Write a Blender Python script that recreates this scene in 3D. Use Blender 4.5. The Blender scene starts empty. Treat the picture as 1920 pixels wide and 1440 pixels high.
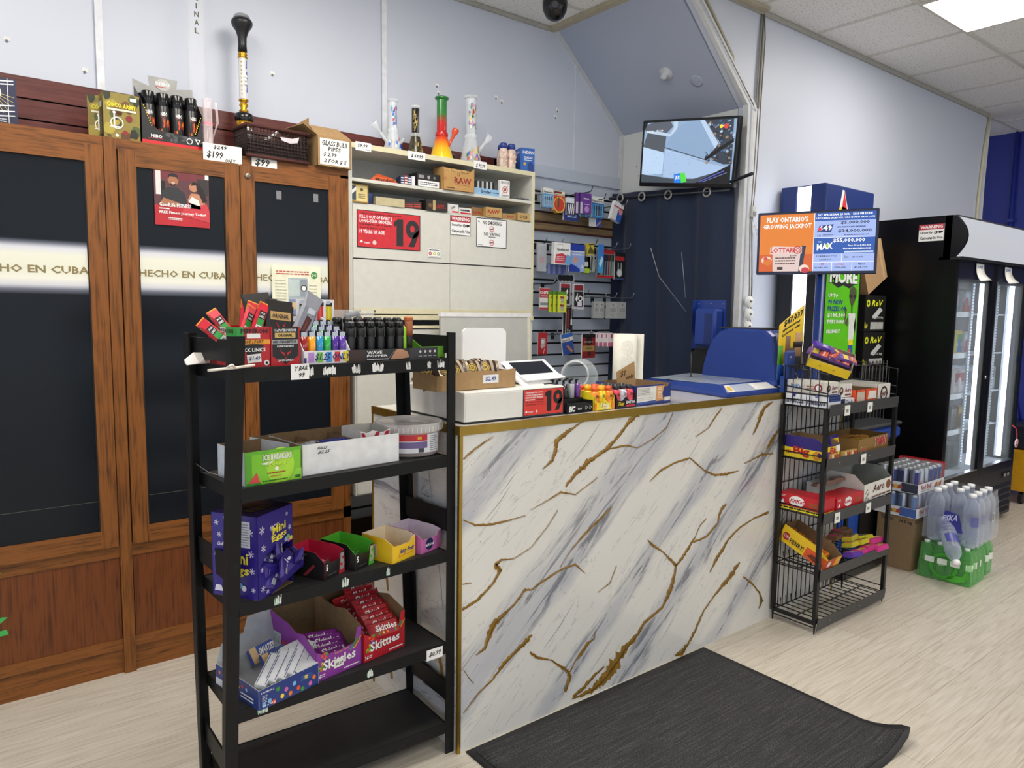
import bpy,math,random
from mathutils import Vector,Matrix

# ---------------------------------------------------------------- camera
sc = bpy.context.scene
cam_d = bpy.data.cameras.new('camera')
cam = bpy.data.objects.new('camera',cam_d)
sc.collection.objects.link(cam)
sc.camera = cam
YAW,PITCH,ROLL,FPX = 0.9040649,0.1027904,0.0150587,1362.809
f_ = Vector((math.cos(YAW)*math.cos(PITCH),math.sin(YAW)*math.cos(PITCH),-math.sin(PITCH)))
r_ = f_.cross(Vector((0,0,1))).normalized()
u_ = r_.cross(f_)
r2 = r_*math.cos(ROLL)+u_*math.sin(ROLL)
u2 = -r_*math.sin(ROLL)+u_*math.cos(ROLL)
cam.matrix_world = Matrix(((r2.x,u2.x,-f_.x,0),(r2.y,u2.y,-f_.y,0),(r2.z,u2.z,-f_.z,1.45),(0,0,0,1)))
cam_d.sensor_width = 36
cam_d.lens = FPX/1920*36
cam_d.clip_start = 0.02

# ---------------------------------------------------------------- world, exposure
w = bpy.data.worlds.new('world'); sc.world = w; w.use_nodes = True
bg = w.node_tree.nodes['Background']
bg.inputs[0].default_value = (0.86,0.93,1.0,1)
bg.inputs[1].default_value = 1.1
sc.view_settings.view_transform = 'Standard'
sc.view_settings.look = 'None'
sc.view_settings.gamma = 1
sc.view_settings.use_curve_mapping = False
sc.view_settings.exposure = 0.0
PANEL_POWER = 15.5
sc.cycles.max_bounces = 7
sc.cycles.diffuse_bounces = 4
sc.cycles.glossy_bounces = 4
sc.cycles.transmission_bounces = 6
sc.cycles.transparent_max_bounces = 12
sc.cycles.sample_clamp_indirect = 6
sc.cycles.caustics_reflective = False
sc.cycles.caustics_refractive = False
sc.cycles.use_denoising = True
COL = sc.collection
rnd = random.Random(5)

# ---------------------------------------------------------------- materials
def lin(h):
    h = h.lstrip('#')
    o = []
    for i in (0,2,4):
        c = int(h[i:i+2],16)/255
        o.append(c/12.92 if c <= .04045 else ((c+.055)/1.055)**2.4)
    return (*o,1)
MATS = {}
def newmat(name):
    m = bpy.data.materials.new(name); m.use_nodes = True
    nt = m.node_tree
    return m,nt,nt.nodes['Principled BSDF']
def M(h,rough=.5,metal=0.,noise=.08,scale=30.,bump=0.,spec=.5,coat=0.,alpha=1.):
    """plain procedural material: base colour with a faint mottling"""
    k = (h,rough,metal,noise,scale,bump,spec,coat,alpha)
    if k in MATS: return MATS[k]
    m,nt,b = newmat('finish_'+h.strip('#'))
    b.inputs['Roughness'].default_value = rough
    b.inputs['Metallic'].default_value = metal
    b.inputs['Specular IOR Level'].default_value = spec
    b.inputs['Coat Weight'].default_value = coat
    b.inputs['Alpha'].default_value = alpha
    c = lin(h)
    tc = nt.nodes.new('ShaderNodeTexCoord')
    n = nt.nodes.new('ShaderNodeTexNoise'); n.inputs['Scale'].default_value = scale; n.inputs['Detail'].default_value = 3
    nt.links.new(tc.outputs['Object'],n.inputs['Vector'])
    r = nt.nodes.new('ShaderNodeValToRGB')
    r.color_ramp.elements[0].position = .3; r.color_ramp.elements[1].position = .7
    r.color_ramp.elements[0].color = tuple(max(0,x*(1-noise)) for x in c[:3])+(1,)
    r.color_ramp.elements[1].color = tuple(min(1,x*(1+noise)) for x in c[:3])+(1,)
    nt.links.new(n.outputs['Fac'],r.inputs['Fac'])
    nt.links.new(r.outputs['Color'],b.inputs['Base Color'])
    if bump:
        bp = nt.nodes.new('ShaderNodeBump'); bp.inputs['Strength'].default_value = bump; bp.inputs['Distance'].default_value = .004
        nt.links.new(n.outputs['Fac'],bp.inputs['Height']); nt.links.new(bp.outputs['Normal'],b.inputs['Normal'])
    MATS[k] = m
    return m
def emis(h,s,name='lit'):
    k = ('e',h,s)
    if k in MATS: return MATS[k]
    m,nt,b = newmat(name)
    b.inputs['Base Color'].default_value = (0.02,.02,.02,1)
    b.inputs['Emission Color'].default_value = lin(h); b.inputs['Emission Strength'].default_value = s
    b.inputs['Roughness'].default_value = .25
    MATS[k] = m
    return m
def glass(h='#ffffff',rough=.02,name='clear_plastic',alpha=.18,edge=.5):
    """thin clear plastic or glass sheet: mostly see-through with a reflection"""
    k = ('g',h,rough,alpha,edge)
    if k in MATS: return MATS[k]
    m = bpy.data.materials.new(name); m.use_nodes = True
    nt = m.node_tree; nt.nodes.clear()
    out = nt.nodes.new('ShaderNodeOutputMaterial')
    tr = nt.nodes.new('ShaderNodeBsdfTransparent')
    pb = nt.nodes.new('ShaderNodeBsdfPrincipled')
    c = lin(h)
    pb.inputs['Base Color'].default_value = c; pb.inputs['Roughness'].default_value = rough
    tr.inputs['Color'].default_value = tuple(.5+.5*x for x in c[:3])+(1,)
    lw = nt.nodes.new('ShaderNodeLayerWeight'); lw.inputs['Blend'].default_value = .35
    mp = nt.nodes.new('ShaderNodeMapRange')
    mp.inputs['To Min'].default_value = alpha; mp.inputs['To Max'].default_value = min(1,alpha+edge)
    nt.links.new(lw.outputs['Facing'],mp.inputs['Value'])
    mx = nt.nodes.new('ShaderNodeMixShader')
    nt.links.new(mp.outputs['Result'],mx.inputs['Fac'])
    nt.links.new(tr.outputs[0],mx.inputs[1]); nt.links.new(pb.outputs[0],mx.inputs[2])
    nt.links.new(mx.outputs[0],out.inputs['Surface'])
    MATS[k] = m
    return m
def ramp(nt,stops):
    r = nt.nodes.new('ShaderNodeValToRGB')
    e = r.color_ramp.elements
    while len(e) > 1: e.remove(e[-1])
    e[0].position = stops[0][0]; e[0].color = lin(stops[0][1])
    for p,h in stops[1:]:
        x = e.new(p); x.color = lin(h)
    return r
def wood(name,stops,axis,scale=1.,rough=.42):
    """grain drawn out along one axis"""
    m,nt,b = newmat(name); b.inputs['Specular IOR Level'].default_value = .35
    tc = nt.nodes.new('ShaderNodeTexCoord'); mp = nt.nodes.new('ShaderNodeMapping')
    s = [150*scale]*3; s[axis] = 5*scale
    mp.inputs['Scale'].default_value = s
    nt.links.new(tc.outputs['Object'],mp.inputs['Vector'])
    n = nt.nodes.new('ShaderNodeTexNoise'); n.inputs['Scale'].default_value = 1; n.inputs['Detail'].default_value = 5; n.inputs['Roughness'].default_value = .6
    n.inputs['Distortion'].default_value = .6
    nt.links.new(mp.outputs[0],n.inputs['Vector'])
    n2 = nt.nodes.new('ShaderNodeTexNoise'); n2.inputs['Scale'].default_value = 3.5; n2.inputs['Detail'].default_value = 2
    m2 = nt.nodes.new('ShaderNodeMapping'); t = [3,3,3]; t[axis] = .8; m2.inputs['Scale'].default_value = t
    nt.links.new(tc.outputs['Object'],m2.inputs['Vector']); nt.links.new(m2.outputs[0],n2.inputs['Vector'])
    wv = nt.nodes.new('ShaderNodeMath'); wv.operation = 'MULTIPLY_ADD'
    nt.links.new(n2.outputs['Fac'],wv.inputs[0]); wv.inputs[1].default_value = 6.0; wv.inputs[2].default_value = 0
    fr = nt.nodes.new('ShaderNodeMath'); fr.operation = 'PINGPONG'; fr.inputs[1].default_value = .5
    nt.links.new(wv.outputs[0],fr.inputs[0])
    ad = nt.nodes.new('ShaderNodeMath'); ad.operation = 'MULTIPLY_ADD'
    nt.links.new(fr.outputs[0],ad.inputs[0]); ad.inputs[1].default_value = .3
    nt.links.new(n.outputs['Fac'],ad.inputs[2])
    r = ramp(nt,stops)
    nt.links.new(ad.outputs[0],r.inputs['Fac']); nt.links.new(r.outputs['Color'],b.inputs['Base Color'])
    b.inputs['Roughness'].default_value = rough
    return m
OAK = [(.36,'#4c2c13'),(.50,'#6f431b'),(.64,'#855123'),(.88,'#7c4a1f')]
OAKV = wood('oak_grain_upright',OAK,2)
OAKH = wood('oak_grain_level',OAK,0)
OAKP = wood('oak_veneer_panel',[(.36,'#4c2711'),(.52,'#693818'),(.68,'#723e1b'),(.9,'#6b3817')],2,.8)
MAHO = wood('mahogany_slatboard',[(.35,'#3c1a17'),(.55,'#5a2a26'),(.8,'#6b3732')],0,.5,.35)
RAWW = wood('bare_wood',[(.35,'#6f5a40'),(.6,'#8f7857'),(.85,'#a18a67')],0,.6,.7)

# ---------------------------------------------------------------- mesh builder
TXT = {}
BOLD = ('MORE','TWIX','Big','BIC','5')
def glyphs(s):
    if s in TXT: return TXT[s]
    cu = bpy.data.curves.new('lettering','FONT'); cu.body = s; cu.resolution_u = 2 if s in BOLD else 1; cu.offset = .045 if s in BOLD else .026; cu.fill_mode = 'FRONT'
    ob = bpy.data.objects.new('lettering',cu)
    me = bpy.data.meshes.new_from_object(ob)
    vs = [(v.co.x,v.co.y) for v in me.vertices]; fs = [tuple(p.vertices) for p in me.polygons if p.normal.z > -.5]
    bpy.data.objects.remove(ob); bpy.data.meshes.remove(me); bpy.data.curves.remove(cu)
    if not vs: return [],[]
    x0 = min(v[0] for v in vs); x1 = max(v[0] for v in vs); y0 = min(v[1] for v in vs); y1 = max(v[1] for v in vs)
    vs = [((x-x0)/max(1e-6,x1-x0),(y-y0)/max(1e-6,y1-y0)) for x,y in vs]
    TXT[s] = (vs,fs)
    return TXT[s]
class MB:
    def __init__(s): s.v = []; s.f = []; s.mi = []; s.sm = []; s.mats = []; s.T = Matrix()
    def m(s,mat):
        if isinstance(mat,str): mat = M(mat)
        if mat not in s.mats: s.mats.append(mat)
        return s.mats.index(mat)
    def add(s,vs,fs,mat,smooth=False):
        b = len(s.v); s.v += [s.T @ Vector(v) for v in vs]; k = s.m(mat) if not isinstance(mat,list) else None
        for i,f in enumerate(fs):
            s.f.append(tuple(b+j for j in f)); s.mi.append(k if k is not None else s.m(mat[i])); s.sm.append(smooth)
        return s
    def box(s,x0,x1,y0,y1,z0,z1,mat,bev=0):
        if bev: return s.rbox(x0,x1,y0,y1,z0,z1,mat,bev)
        v = [(x,y,z) for z in (z0,z1) for y in (y0,y1) for x in (x0,x1)]
        return s.add(v,[(0,2,3,1),(4,5,7,6),(0,1,5,4),(2,6,7,3),(0,4,6,2),(1,3,7,5)],mat)
    def rbox(s,x0,x1,y0,y1,z0,z1,mat,b):
        """box with chamfered edges all round"""
        b = min(b,(x1-x0)/2.01,(y1-y0)/2.01,(z1-z0)/2.01)
        v = []
        for (X,xi) in ((x0,1),(x1,-1)):
            for (Yy,yi) in ((y0,1),(y1,-1)):
                for (Z,zi) in ((z0,1),(z1,-1)):
                    v += [(X,Yy+yi*b,Z+zi*b),(X+xi*b,Yy,Z+zi*b),(X+xi*b,Yy+yi*b,Z)]
        import bmesh
        bm = bmesh.new()
        for p in v: bm.verts.new(p)
        r = bmesh.ops.convex_hull(bm,input=bm.verts)
        bmesh.ops.dissolve_limit(bm,angle_limit=.02,verts=bm.verts,edges=bm.edges)
        bm.verts.index_update()
        vs = [tuple(q.co) for q in bm.verts]; fs = [tuple(q.index for q in f.verts) for f in bm.faces]
        bm.free()
        return s.add(vs,fs,mat)
    def hull(s,pts,mat,smooth=False):
        import bmesh
        bm = bmesh.new()
        for p in pts: bm.verts.new(p)
        r = bmesh.ops.convex_hull(bm,input=bm.verts)
        for q in [q for q in bm.verts if not q.link_faces]: bm.verts.remove(q)
        bm.verts.index_update()
        vs = [tuple(q.co) for q in bm.verts]; fs = [tuple(q.index for q in f.verts) for f in bm.faces]
        bm.free()
        return s.add(vs,fs,mat,smooth)
    def quad(s,a,b,c,d,mat): return s.add([a,b,c,d],[(0,1,2,3)],mat)
    def prism(s,pts,vec,mf,ms=None,mbk=None):
        """polygon pts pushed along vec; mf on the polygon, ms on rims, mbk on far side"""
        ms = ms or mf; mbk = mbk or mf
        n = len(pts); vec = Vector(vec)
        v = [Vector(p) for p in pts]+[Vector(p)+vec for p in pts]
        nrm = Vector((0,0,0))
        for i in range(n): nrm += v[i].cross(v[(i+1) % n])
        flip = nrm.dot(vec) > 0
        f = [tuple(range(n)),tuple(range(2*n-1,n-1,-1))]+[(i,i+n,(i+1) % n+n,(i+1) % n) for i in range(n)]
        if flip: f = [tuple(reversed(q)) for q in f]
        return s.add(v,f,[mf,mbk]+[ms]*n)
    def lathe(s,prof,mat,seg=16,c=(0,0,0),ax=(0,0,1),smooth=True,cap=True):
        ax = Vector(ax).normalized(); R = ax.to_track_quat('Z','Y').to_matrix(); c = Vector(c)
        v = []; f = []
        for r,z in prof:
            for i in range(seg):
                a = 2*math.pi*i/seg
                v.append(c+R @ Vector((r*math.cos(a),r*math.sin(a),z)))
        for k in range(len(prof)-1):
            for i in range(seg):
                j = (i+1) % seg
                f.append((k*seg+i,k*seg+j,(k+1)*seg+j,(k+1)*seg+i))
        s.add(v,f,mat,smooth)
        if cap:
            n = len(prof)
            if prof[0][0] > 1e-5: s.add([v[i] for i in range(seg)],[tuple(reversed(range(seg)))],mat)
            if prof[-1][0] > 1e-5: s.add([v[(n-1)*seg+i] for i in range(seg)],[tuple(range(seg))],mat)
        return s
    def cyl(s,a,b,r,mat,seg=12,r2=None):
        a = Vector(a); b = Vector(b)
        return s.lathe([(r,0),(r if r2 is None else r2,(b-a).length)],mat,seg,a,b-a)
    def tube(s,pts,r,mat,seg=8,smooth=True):
        pts = [Vector(p) for p in pts]; v = []; f = []
        up = Vector((0,0,1))
        for i,p in enumerate(pts):
            t = (pts[min(i+1,len(pts)-1)]-pts[max(i-1,0)]).normalized()
            x = t.cross(up if abs(t.z) < .95 else Vector((1,0,0))).normalized(); y = x.cross(t)
            rr = r[i] if isinstance(r,(list,tuple)) else r
            for k in range(seg):
                a = 2*math.pi*k/seg; v.append(p+x*rr*math.cos(a)+y*rr*math.sin(a))
        for i in range(len(pts)-1):
            for k in range(seg):
                j = (k+1) % seg; f.append((i*seg+k,(i+1)*seg+k,(i+1)*seg+j,i*seg+j))
        f.append(tuple(range(seg))); f.append(tuple(reversed(range((len(pts)-1)*seg,len(pts)*seg))))
        return s.add(v,f,mat,smooth)
    def ball(s,c,r,mat,seg=10,sc=(1,1,1)):
        n = seg//2+1; v = []; f = []
        for i in range(n+1):
            th = math.pi*i/n
            for k in range(seg):
                a = 2*math.pi*k/seg
                v.append((c[0]+r*sc[0]*math.sin(th)*math.cos(a),c[1]+r*sc[1]*math.sin(th)*math.sin(a),c[2]+r*sc[2]*math.cos(th)))
        for i in range(n):
            for k in range(seg):
                j = (k+1) % seg; f.append((i*seg+k,(i+1)*seg+k,(i+1)*seg+j,i*seg+j))
        return s.add(v,f,mat,True)
    def face(s,o,rt,up,W,H): return Face(s,Vector(o),Vector(rt).normalized(),Vector(up).normalized(),W,H)
    def front(s,x0,x1,y,z0,z1): return s.face((x0,y,z0),(1,0,0),(0,0,1),x1-x0,z1-z0)     # looks towards -y
    def side(s,x,y0,y1,z0,z1): return s.face((x,y1,z0),(0,-1,0),(0,0,1),y1-y0,z1-z0)       # looks towards -x
    def top(s,x0,x1,y0,y1,z): return s.face((x0,y0,z),(1,0,0),(0,1,0),x1-x0,y1-y0)
    def build(s,name,parent=None,loc=None,rot=None):
        me = bpy.data.meshes.new(name)
        me.from_pydata(s.v,[],s.f)
        for mt in s.mats: me.materials.append(mt)
        me.polygons.foreach_set('material_index',s.mi); me.polygons.foreach_set('use_smooth',s.sm)
        me.update()
        o = bpy.data.objects.new(name,me); COL.objects.link(o)
        if parent: o.parent = parent
        if loc: o.location = loc
        if rot is not None: o.rotation_euler = rot if isinstance(rot,tuple) else (0,0,rot)
        return o
    def thing(s,name,label,cat,loc=(0,0,0),rot=0,group=None):
        o = s.build(name,None,loc,rot); tag(o,label,cat,group); return o
def big19(f,u0,v0,u1,v1,mat,k=3):
    """heavy condensed 19"""
    w_,h_ = u1-u0,v1-v0; P = lambda x,y: (u0+w_*x,v0+h_*y)
    f.poly([P(.10,0),P(.36,0),P(.36,1),P(.16,1),P(0,.88),P(0,.70),P(.10,.76)],mat,k)
    o = [P(.73+.27*math.cos(a),.66+.34*math.sin(a)) for a in [2*math.pi*i/24 for i in range(24)]]; n = [P(.73+.09*math.cos(a),.68+.13*math.sin(a)) for a in [2*math.pi*i/24 for i in range(24)]]
    for i in range(24): j = (i+1) % 24; f.poly([o[i],o[j],n[j],n[i]],mat,k)
    f.poly([P(1.0,.66),P(.98,.45),P(.80,.0),P(.56,.0),P(.72,.34),P(.80,.5)],mat,k)
class Face:
    """a flat printed side; u, v run 0..1 across it; each layer lies a hair above the last"""
    def __init__(s,mb,o,r,u,W,H): s.mb = mb; s.o = o; s.r = r; s.u = u; s.n = r.cross(u); s.W = W; s.H = H; s.lay = 1
    def P(s,u,v,k=None): return s.o+s.r*(u*s.W)+s.u*(v*s.H)+s.n*(.00035*(k or s.lay))
    def rect(s,u0,v0,u1,v1,mat,k=None):
        s.mb.add([s.P(u0,v0,k),s.P(u1,v0,k),s.P(u1,v1,k),s.P(u0,v1,k)],[(0,1,2,3)],mat); return s
    def poly(s,pts,mat,k=None): s.mb.add([s.P(a,b,k) for a,b in pts],[tuple(range(len(pts)))],mat); return s
    def disc(s,u,v,r,mat,k=None,seg=14,asp=1.):
        """r as a fraction of the height"""
        q = s.H/s.W
        return s.poly([(u+r*q*asp*math.cos(2*math.pi*i/seg),v+r*math.sin(2*math.pi*i/seg)) for i in range(seg)],mat,k)
    def ring(s,u,v,r,t,mat,k=None,seg=16):
        q = s.H/s.W; vs = []; fs = []
        for i in range(seg):
            a = 2*math.pi*i/seg
            vs += [s.P(u+r*q*math.cos(a),v+r*math.sin(a),k),s.P(u+(r-t)*q*math.cos(a),v+(r-t)*math.sin(a),k)]
        for i in range(seg):
            j = (i+1) % seg; fs.append((2*i,2*j,2*j+1,2*i+1))
        s.mb.add(vs,fs,mat); return s
    def text(s,t,u0,v0,u1,v1,mat,k=None,slant=0.,rise=0.):
        vs,fs = glyphs(t)
        s.mb.add([s.P(u0+(u1-u0)*(x+slant*y),v0+(v1-v0)*y+rise*x,k or s.lay+1) for x,y in vs],fs,mat); return s
    def line(s,u0,v0,u1,v1,w,mat,k=None):
        a = Vector((u0*s.W,v0*s.H)); b = Vector((u1*s.W,v1*s.H)); d = (b-a).normalized(); n = Vector((-d.y,d.x))*w/2
        s.poly([((p.x+q.x)/s.W,(p.y+q.y)/s.H) for p,q in ((a,-n),(b,-n),(b,n),(a,n))],mat,k); return s
    def scribble(s,u0,v0,u1,v1,rows,mat,k=None,frac=.45,seed=1):
        """rows of small unreadable print"""
        rr = random.Random(seed); h = (v1-v0)/rows
        for i in range(rows):
            x = u0; y = v1-(i+1)*h+h*.25
            while x < u1-.02:
                wd = rr.uniform(.03,.1)*(u1-u0)*1.4
                e = min(u1,x+wd); s.rect(x,y,e,y+h*frac,mat,k); x = e+.018*(u1-u0)
        return s
def tag(o,label,cat,group=None):
    o['label'] = label; o['category'] = cat
    if group: o['group'] = group
def thing(name,label,cat,loc=(0,0,0),rz=0,group=None,rot=None):
    o = bpy.data.objects.new(name,None); COL.objects.link(o); o.location = loc
    o.rotation_euler = rot or (0,0,rz); o.empty_display_size = .05
    tag(o,label,cat,group); return o
def struct(mb,name,loc=(0,0,0),rot=0):
    o = mb.build(name,None,loc,rot); o['kind'] = 'structure'; return o
def kids(o): return [c for c in bpy.data.objects if c.parent == o]
def dup(o,loc=None,rot=None,label=None,group=None,scale=None):
    c = o.copy(); COL.objects.link(c)
    if loc is not None: c.location = loc
    if rot is not None: c.rotation_euler = rot if isinstance(rot,tuple) else (0,0,rot)
    if scale: c.scale = scale
    if label: c['label'] = label
    if group: c['group'] = group
    for ch in KIDS.get(o.name,[]) if o.name in KIDS else kids(o):
        d = ch.copy(); COL.objects.link(d); d.parent = c
        for g in kids(ch):
            e = g.copy(); COL.objects.link(e); e.parent = d
    return c
KIDS = {}
R = math.radians
WHT = M('#ececec',.5,noise=.02); BLK = M('#121214',.45); INK = M('#1c1c22',.6,noise=.02); RED = M('#c9202a',.45,noise=.03)
YEL = M('#f2d320',.45,noise=.03); PAPER = M('#e9e8e2',.7,noise=.03); KRAFT = M('#a3835a',.8,noise=.08,scale=60)
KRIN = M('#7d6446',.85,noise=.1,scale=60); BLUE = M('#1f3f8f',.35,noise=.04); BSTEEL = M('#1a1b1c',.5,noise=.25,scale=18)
GOLD = M('#a98a3e',.32,.85,noise=.12,scale=12); CHROME = M('#b9bcc0',.25,.9,noise=.05)
# ================================================================ the room
def tex_mat(name,builder,rough=.5,**kw):
    m,nt,b = newmat(name); b.inputs['Roughness'].default_value = rough
    builder(nt,b); return m
def floor_nodes(nt,b):
    tc = nt.nodes.new('ShaderNodeTexCoord')
    br = nt.nodes.new('ShaderNodeTexBrick')
    br.inputs['Color1'].default_value = lin('#d3cdc2'); br.inputs['Color2'].default_value = lin('#c9c2b6'); br.inputs['Mortar'].default_value = lin('#a49c8e')
    br.inputs['Scale'].default_value = 1; br.inputs['Mortar Size'].default_value = .0013; br.inputs['Brick Width'].default_value = 1.22
    br.inputs['Row Height'].default_value = .18; br.offset = .37
    nt.links.new(tc.outputs['Object'],br.inputs['Vector'])
    mp = nt.nodes.new('ShaderNodeMapping'); mp.inputs['Scale'].default_value = (3.5,60,1)
    nt.links.new(tc.outputs['Object'],mp.inputs['Vector'])
    n = nt.nodes.new('ShaderNodeTexNoise'); n.inputs['Scale'].default_value = 1.6; n.inputs['Detail'].default_value = 6; n.inputs['Distortion'].default_value = .8
    nt.links.new(mp.outputs[0],n.inputs['Vector'])
    r = ramp(nt,[(.28,'#cfc8bd'),(.5,'#efece7'),(.72,'#ffffff')])
    nt.links.new(n.outputs['Fac'],r.inputs['Fac'])
    mx = nt.nodes.new('ShaderNodeMixRGB'); mx.blend_type = 'MULTIPLY'; mx.inputs['Fac'].default_value = .8
    nt.links.new(br.outputs['Color'],mx.inputs[1]); nt.links.new(r.outputs['Color'],mx.inputs[2])
    nt.links.new(mx.outputs[0],b.inputs['Base Color'])
FLOORM = tex_mat('pale_wood_plank_vinyl',floor_nodes,.38)
def paint_nodes(h,sc1=1.2):
    def g(nt,b):
        tc = nt.nodes.new('ShaderNodeTexCoord')
        n = nt.nodes.new('ShaderNodeTexNoise'); n.inputs['Scale'].default_value = sc1; n.inputs['Detail'].default_value = 4
        nt.links.new(tc.outputs['Object'],n.inputs['Vector'])
        c = lin(h)
        r = nt.nodes.new('ShaderNodeValToRGB'); r.color_ramp.elements[0].color = tuple(x*.96 for x in c[:3])+(1,); r.color_ramp.elements[1].color = tuple(min(1,x*1.03) for x in c[:3])+(1,)
        nt.links.new(n.outputs['Fac'],r.inputs['Fac']); nt.links.new(r.outputs['Color'],b.inputs['Base Color'])
        n2 = nt.nodes.new('ShaderNodeTexNoise'); n2.inputs['Scale'].default_value = 60
        nt.links.new(tc.outputs['Object'],n2.inputs['Vector'])
        bp = nt.nodes.new('ShaderNodeBump'); bp.inputs['Strength'].default_value = .08; bp.inputs['Distance'].default_value = .003
        nt.links.new(n2.outputs['Fac'],bp.inputs['Height']); nt.links.new(bp.outputs['Normal'],b.inputs['Normal'])
    return g
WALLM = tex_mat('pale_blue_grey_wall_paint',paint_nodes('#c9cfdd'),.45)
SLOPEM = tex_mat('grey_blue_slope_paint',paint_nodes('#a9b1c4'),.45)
PANELM = tex_mat('white_panel_paint',paint_nodes('#d6d8d6'),.45)
NAVYW = tex_mat('royal_blue_wall_paint',paint_nodes('#1c2a86'),.5)
def ceil_nodes(nt,b):
    tc = nt.nodes.new('ShaderNodeTexCoord')
    v = nt.nodes.new('ShaderNodeTexNoise'); v.inputs['Scale'].default_value = 110; v.inputs['Detail'].default_value = 2
    nt.links.new(tc.outputs['Object'],v.inputs['Vector'])
    r = ramp(nt,[(.33,'#aaa7a3'),(.40,'#eceae6'),(.8,'#f0eeeb')])
    nt.links.new(v.outputs['Fac'],r.inputs['Fac']); nt.links.new(r.outputs['Color'],b.inputs['Base Color'])
CEILM = tex_mat('speckled_acoustic_tile',ceil_nodes,.9)

H = 3.10; YW = 3.388; YP = 2.45; XB = 3.53
mb = MB(); mb.box(-3,9,-4.5,4,-.05,0,FLOORM); struct(mb,'floor')
mb = MB(); mb.box(-3,9,-4.5,4,H,H+.05,CEILM); struct(mb,'ceiling')
mb = MB()                                                  # the T-bars of the tile ceiling
TB = M('#cfccc4',.5)
y = 1.863
for k in range(-9,4):
    yy = 1.863+.61*k
    if yy < 3.4: mb.box(-3,7.7,yy-.012,yy+.012,H-.006,H-.0005,TB)
for k in range(-11,8):
    xx = 4.17+.61*k
    if xx > 3.0: mb.box(xx-.012,xx+.012,-4.4,2.45,H-.0055,H-.0005,TB)
    else: mb.box(xx-.012,xx+.012,-4.4,3.388,H-.0055,H-.0005,TB)
struct(mb,'trim_1')
mb = MB(); mb.box(-3,XB,YW,YW+.1,0,H,WALLM); struct(mb,'wall_left')
# sloped underside and the wall that carries on to the right of it
SX0,SX1,SZ = 2.93,3.53,2.57
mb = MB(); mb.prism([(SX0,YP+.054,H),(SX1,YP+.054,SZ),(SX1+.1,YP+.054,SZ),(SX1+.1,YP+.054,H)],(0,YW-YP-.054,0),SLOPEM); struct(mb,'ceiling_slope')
mb = MB(); mb.prism([(SX0+.02,YP,H),(6.86,YP,H),(6.86,YP,0),(SX1,YP,0),(SX1,YP,SZ)],(0,.05,0),WALLM); struct(mb,'wall_right')
mb = MB(); mb.box(XB,XB+.1,YP+.054,YW,0,SZ,PANELM)
for zz,yy in ((2.5,3.2),(2.44,2.62),(2.36,3.24),(2.3,3.22),(2.5,2.52),(2.33,2.51)): mb.ball((XB,yy,zz),.004,INK,6)
struct(mb,'wall_back')
mb = MB(); mb.box(7.72,7.8,1.3,3.4,0,H,NAVYW); struct(mb,'wall_far')
mb = MB(); mb.box(7.72,7.8,-4.4,1.3,0,H,tex_mat('charcoal_for_fridge_reflection',paint_nodes('#2c2e33'),.6)); struct(mb,'wall_far')  # unseen stretch, made dark so the fridge door frames reflect black
mb = MB(); mb.box(6.86,7.72,YW-.1,YW,0,H,NAVYW); struct(mb,'wall_alcove')
mb = MB()
for yy in (2.50,): mb.tube([(7.70,yy,0.0),(7.70,yy,H)],.018,NAVYW,8); mb.box(7.67,7.72,yy-.03,yy+.03,2.3,2.33,NAVYW)
struct(mb,'trim_2')
mb = MB(); TRW = M('#c9cbcd',.5,noise=.06); TRC = M('#a79f8a',.6,noise=.15)
mb.prism([(SX0-.0,YW-.03,H),(SX0+.045,YW-.03,H),(SX1,YW-.03,SZ+.035),(SX1,YW-.03,SZ-.005)],(0,.03,0),TRW)
mb.prism([(SX1-.012,YW-.03,SZ),(SX1,YW-.03,SZ),(SX1,YW-.03,0),(SX1-.012,YW-.03,0)],(0,.03,0),TRW)
struct(mb,'trim_3')
mb = MB()                                                  # moulding up the corner column and along the raking edge
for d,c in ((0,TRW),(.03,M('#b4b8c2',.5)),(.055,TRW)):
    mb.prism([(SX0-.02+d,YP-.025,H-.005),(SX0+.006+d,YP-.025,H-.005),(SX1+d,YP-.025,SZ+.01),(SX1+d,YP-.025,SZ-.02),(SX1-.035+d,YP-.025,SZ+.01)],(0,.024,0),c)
mb.prism([(SX0+.10,YP-.02,H),(SX0+.115,YP-.02,H),(SX0+.44,YP-.02,2.80),(SX0+.46,YP-.02,2.73),(SX0+.42,YP-.02,2.80)],(0,.02,0),TRC)
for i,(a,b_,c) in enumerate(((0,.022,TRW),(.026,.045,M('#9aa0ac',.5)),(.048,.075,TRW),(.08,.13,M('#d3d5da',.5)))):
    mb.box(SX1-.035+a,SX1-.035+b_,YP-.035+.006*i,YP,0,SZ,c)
struct(mb,'trim_4')
mb = MB(); mb.box(SX0-.0,SX1+.1,YP-.052,YW,H-.02,H-.003,M('#b5ab94',.6)); mb.box(SX0-.03,SX0,YP,YW,H-.022,H-.001,M('#b5ab94',.6))
struct(mb,'trim_5')
mb = MB(); TRG = M('#a9a79f',.5)
mb.box(SX0+.03,6.86,YP-.012,YP,H-.03,H-.003,TRG); mb.box(-3,SX0,YW-.012,YW,H-.025,H-.003,TRG)
struct(mb,'trim_6')
# the raw plaster end of the right wall
mb = MB(); mb.prism([(6.86,YP,H),(6.93,YP,H),(6.90,YP,2.5),(6.93,YP,1.2),(6.86,YP,1.2)],(0,.25,0),M('#d9d8cf',.7))
mb.tube([(6.87,YP-.01,H),(6.80,YP-.01,2.8),(6.76,YP-.01,2.4),(6.77,YP-.01,1.9)],.012,M('#c9c4a8',.7),6)
struct(mb,'trim_7')
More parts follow.
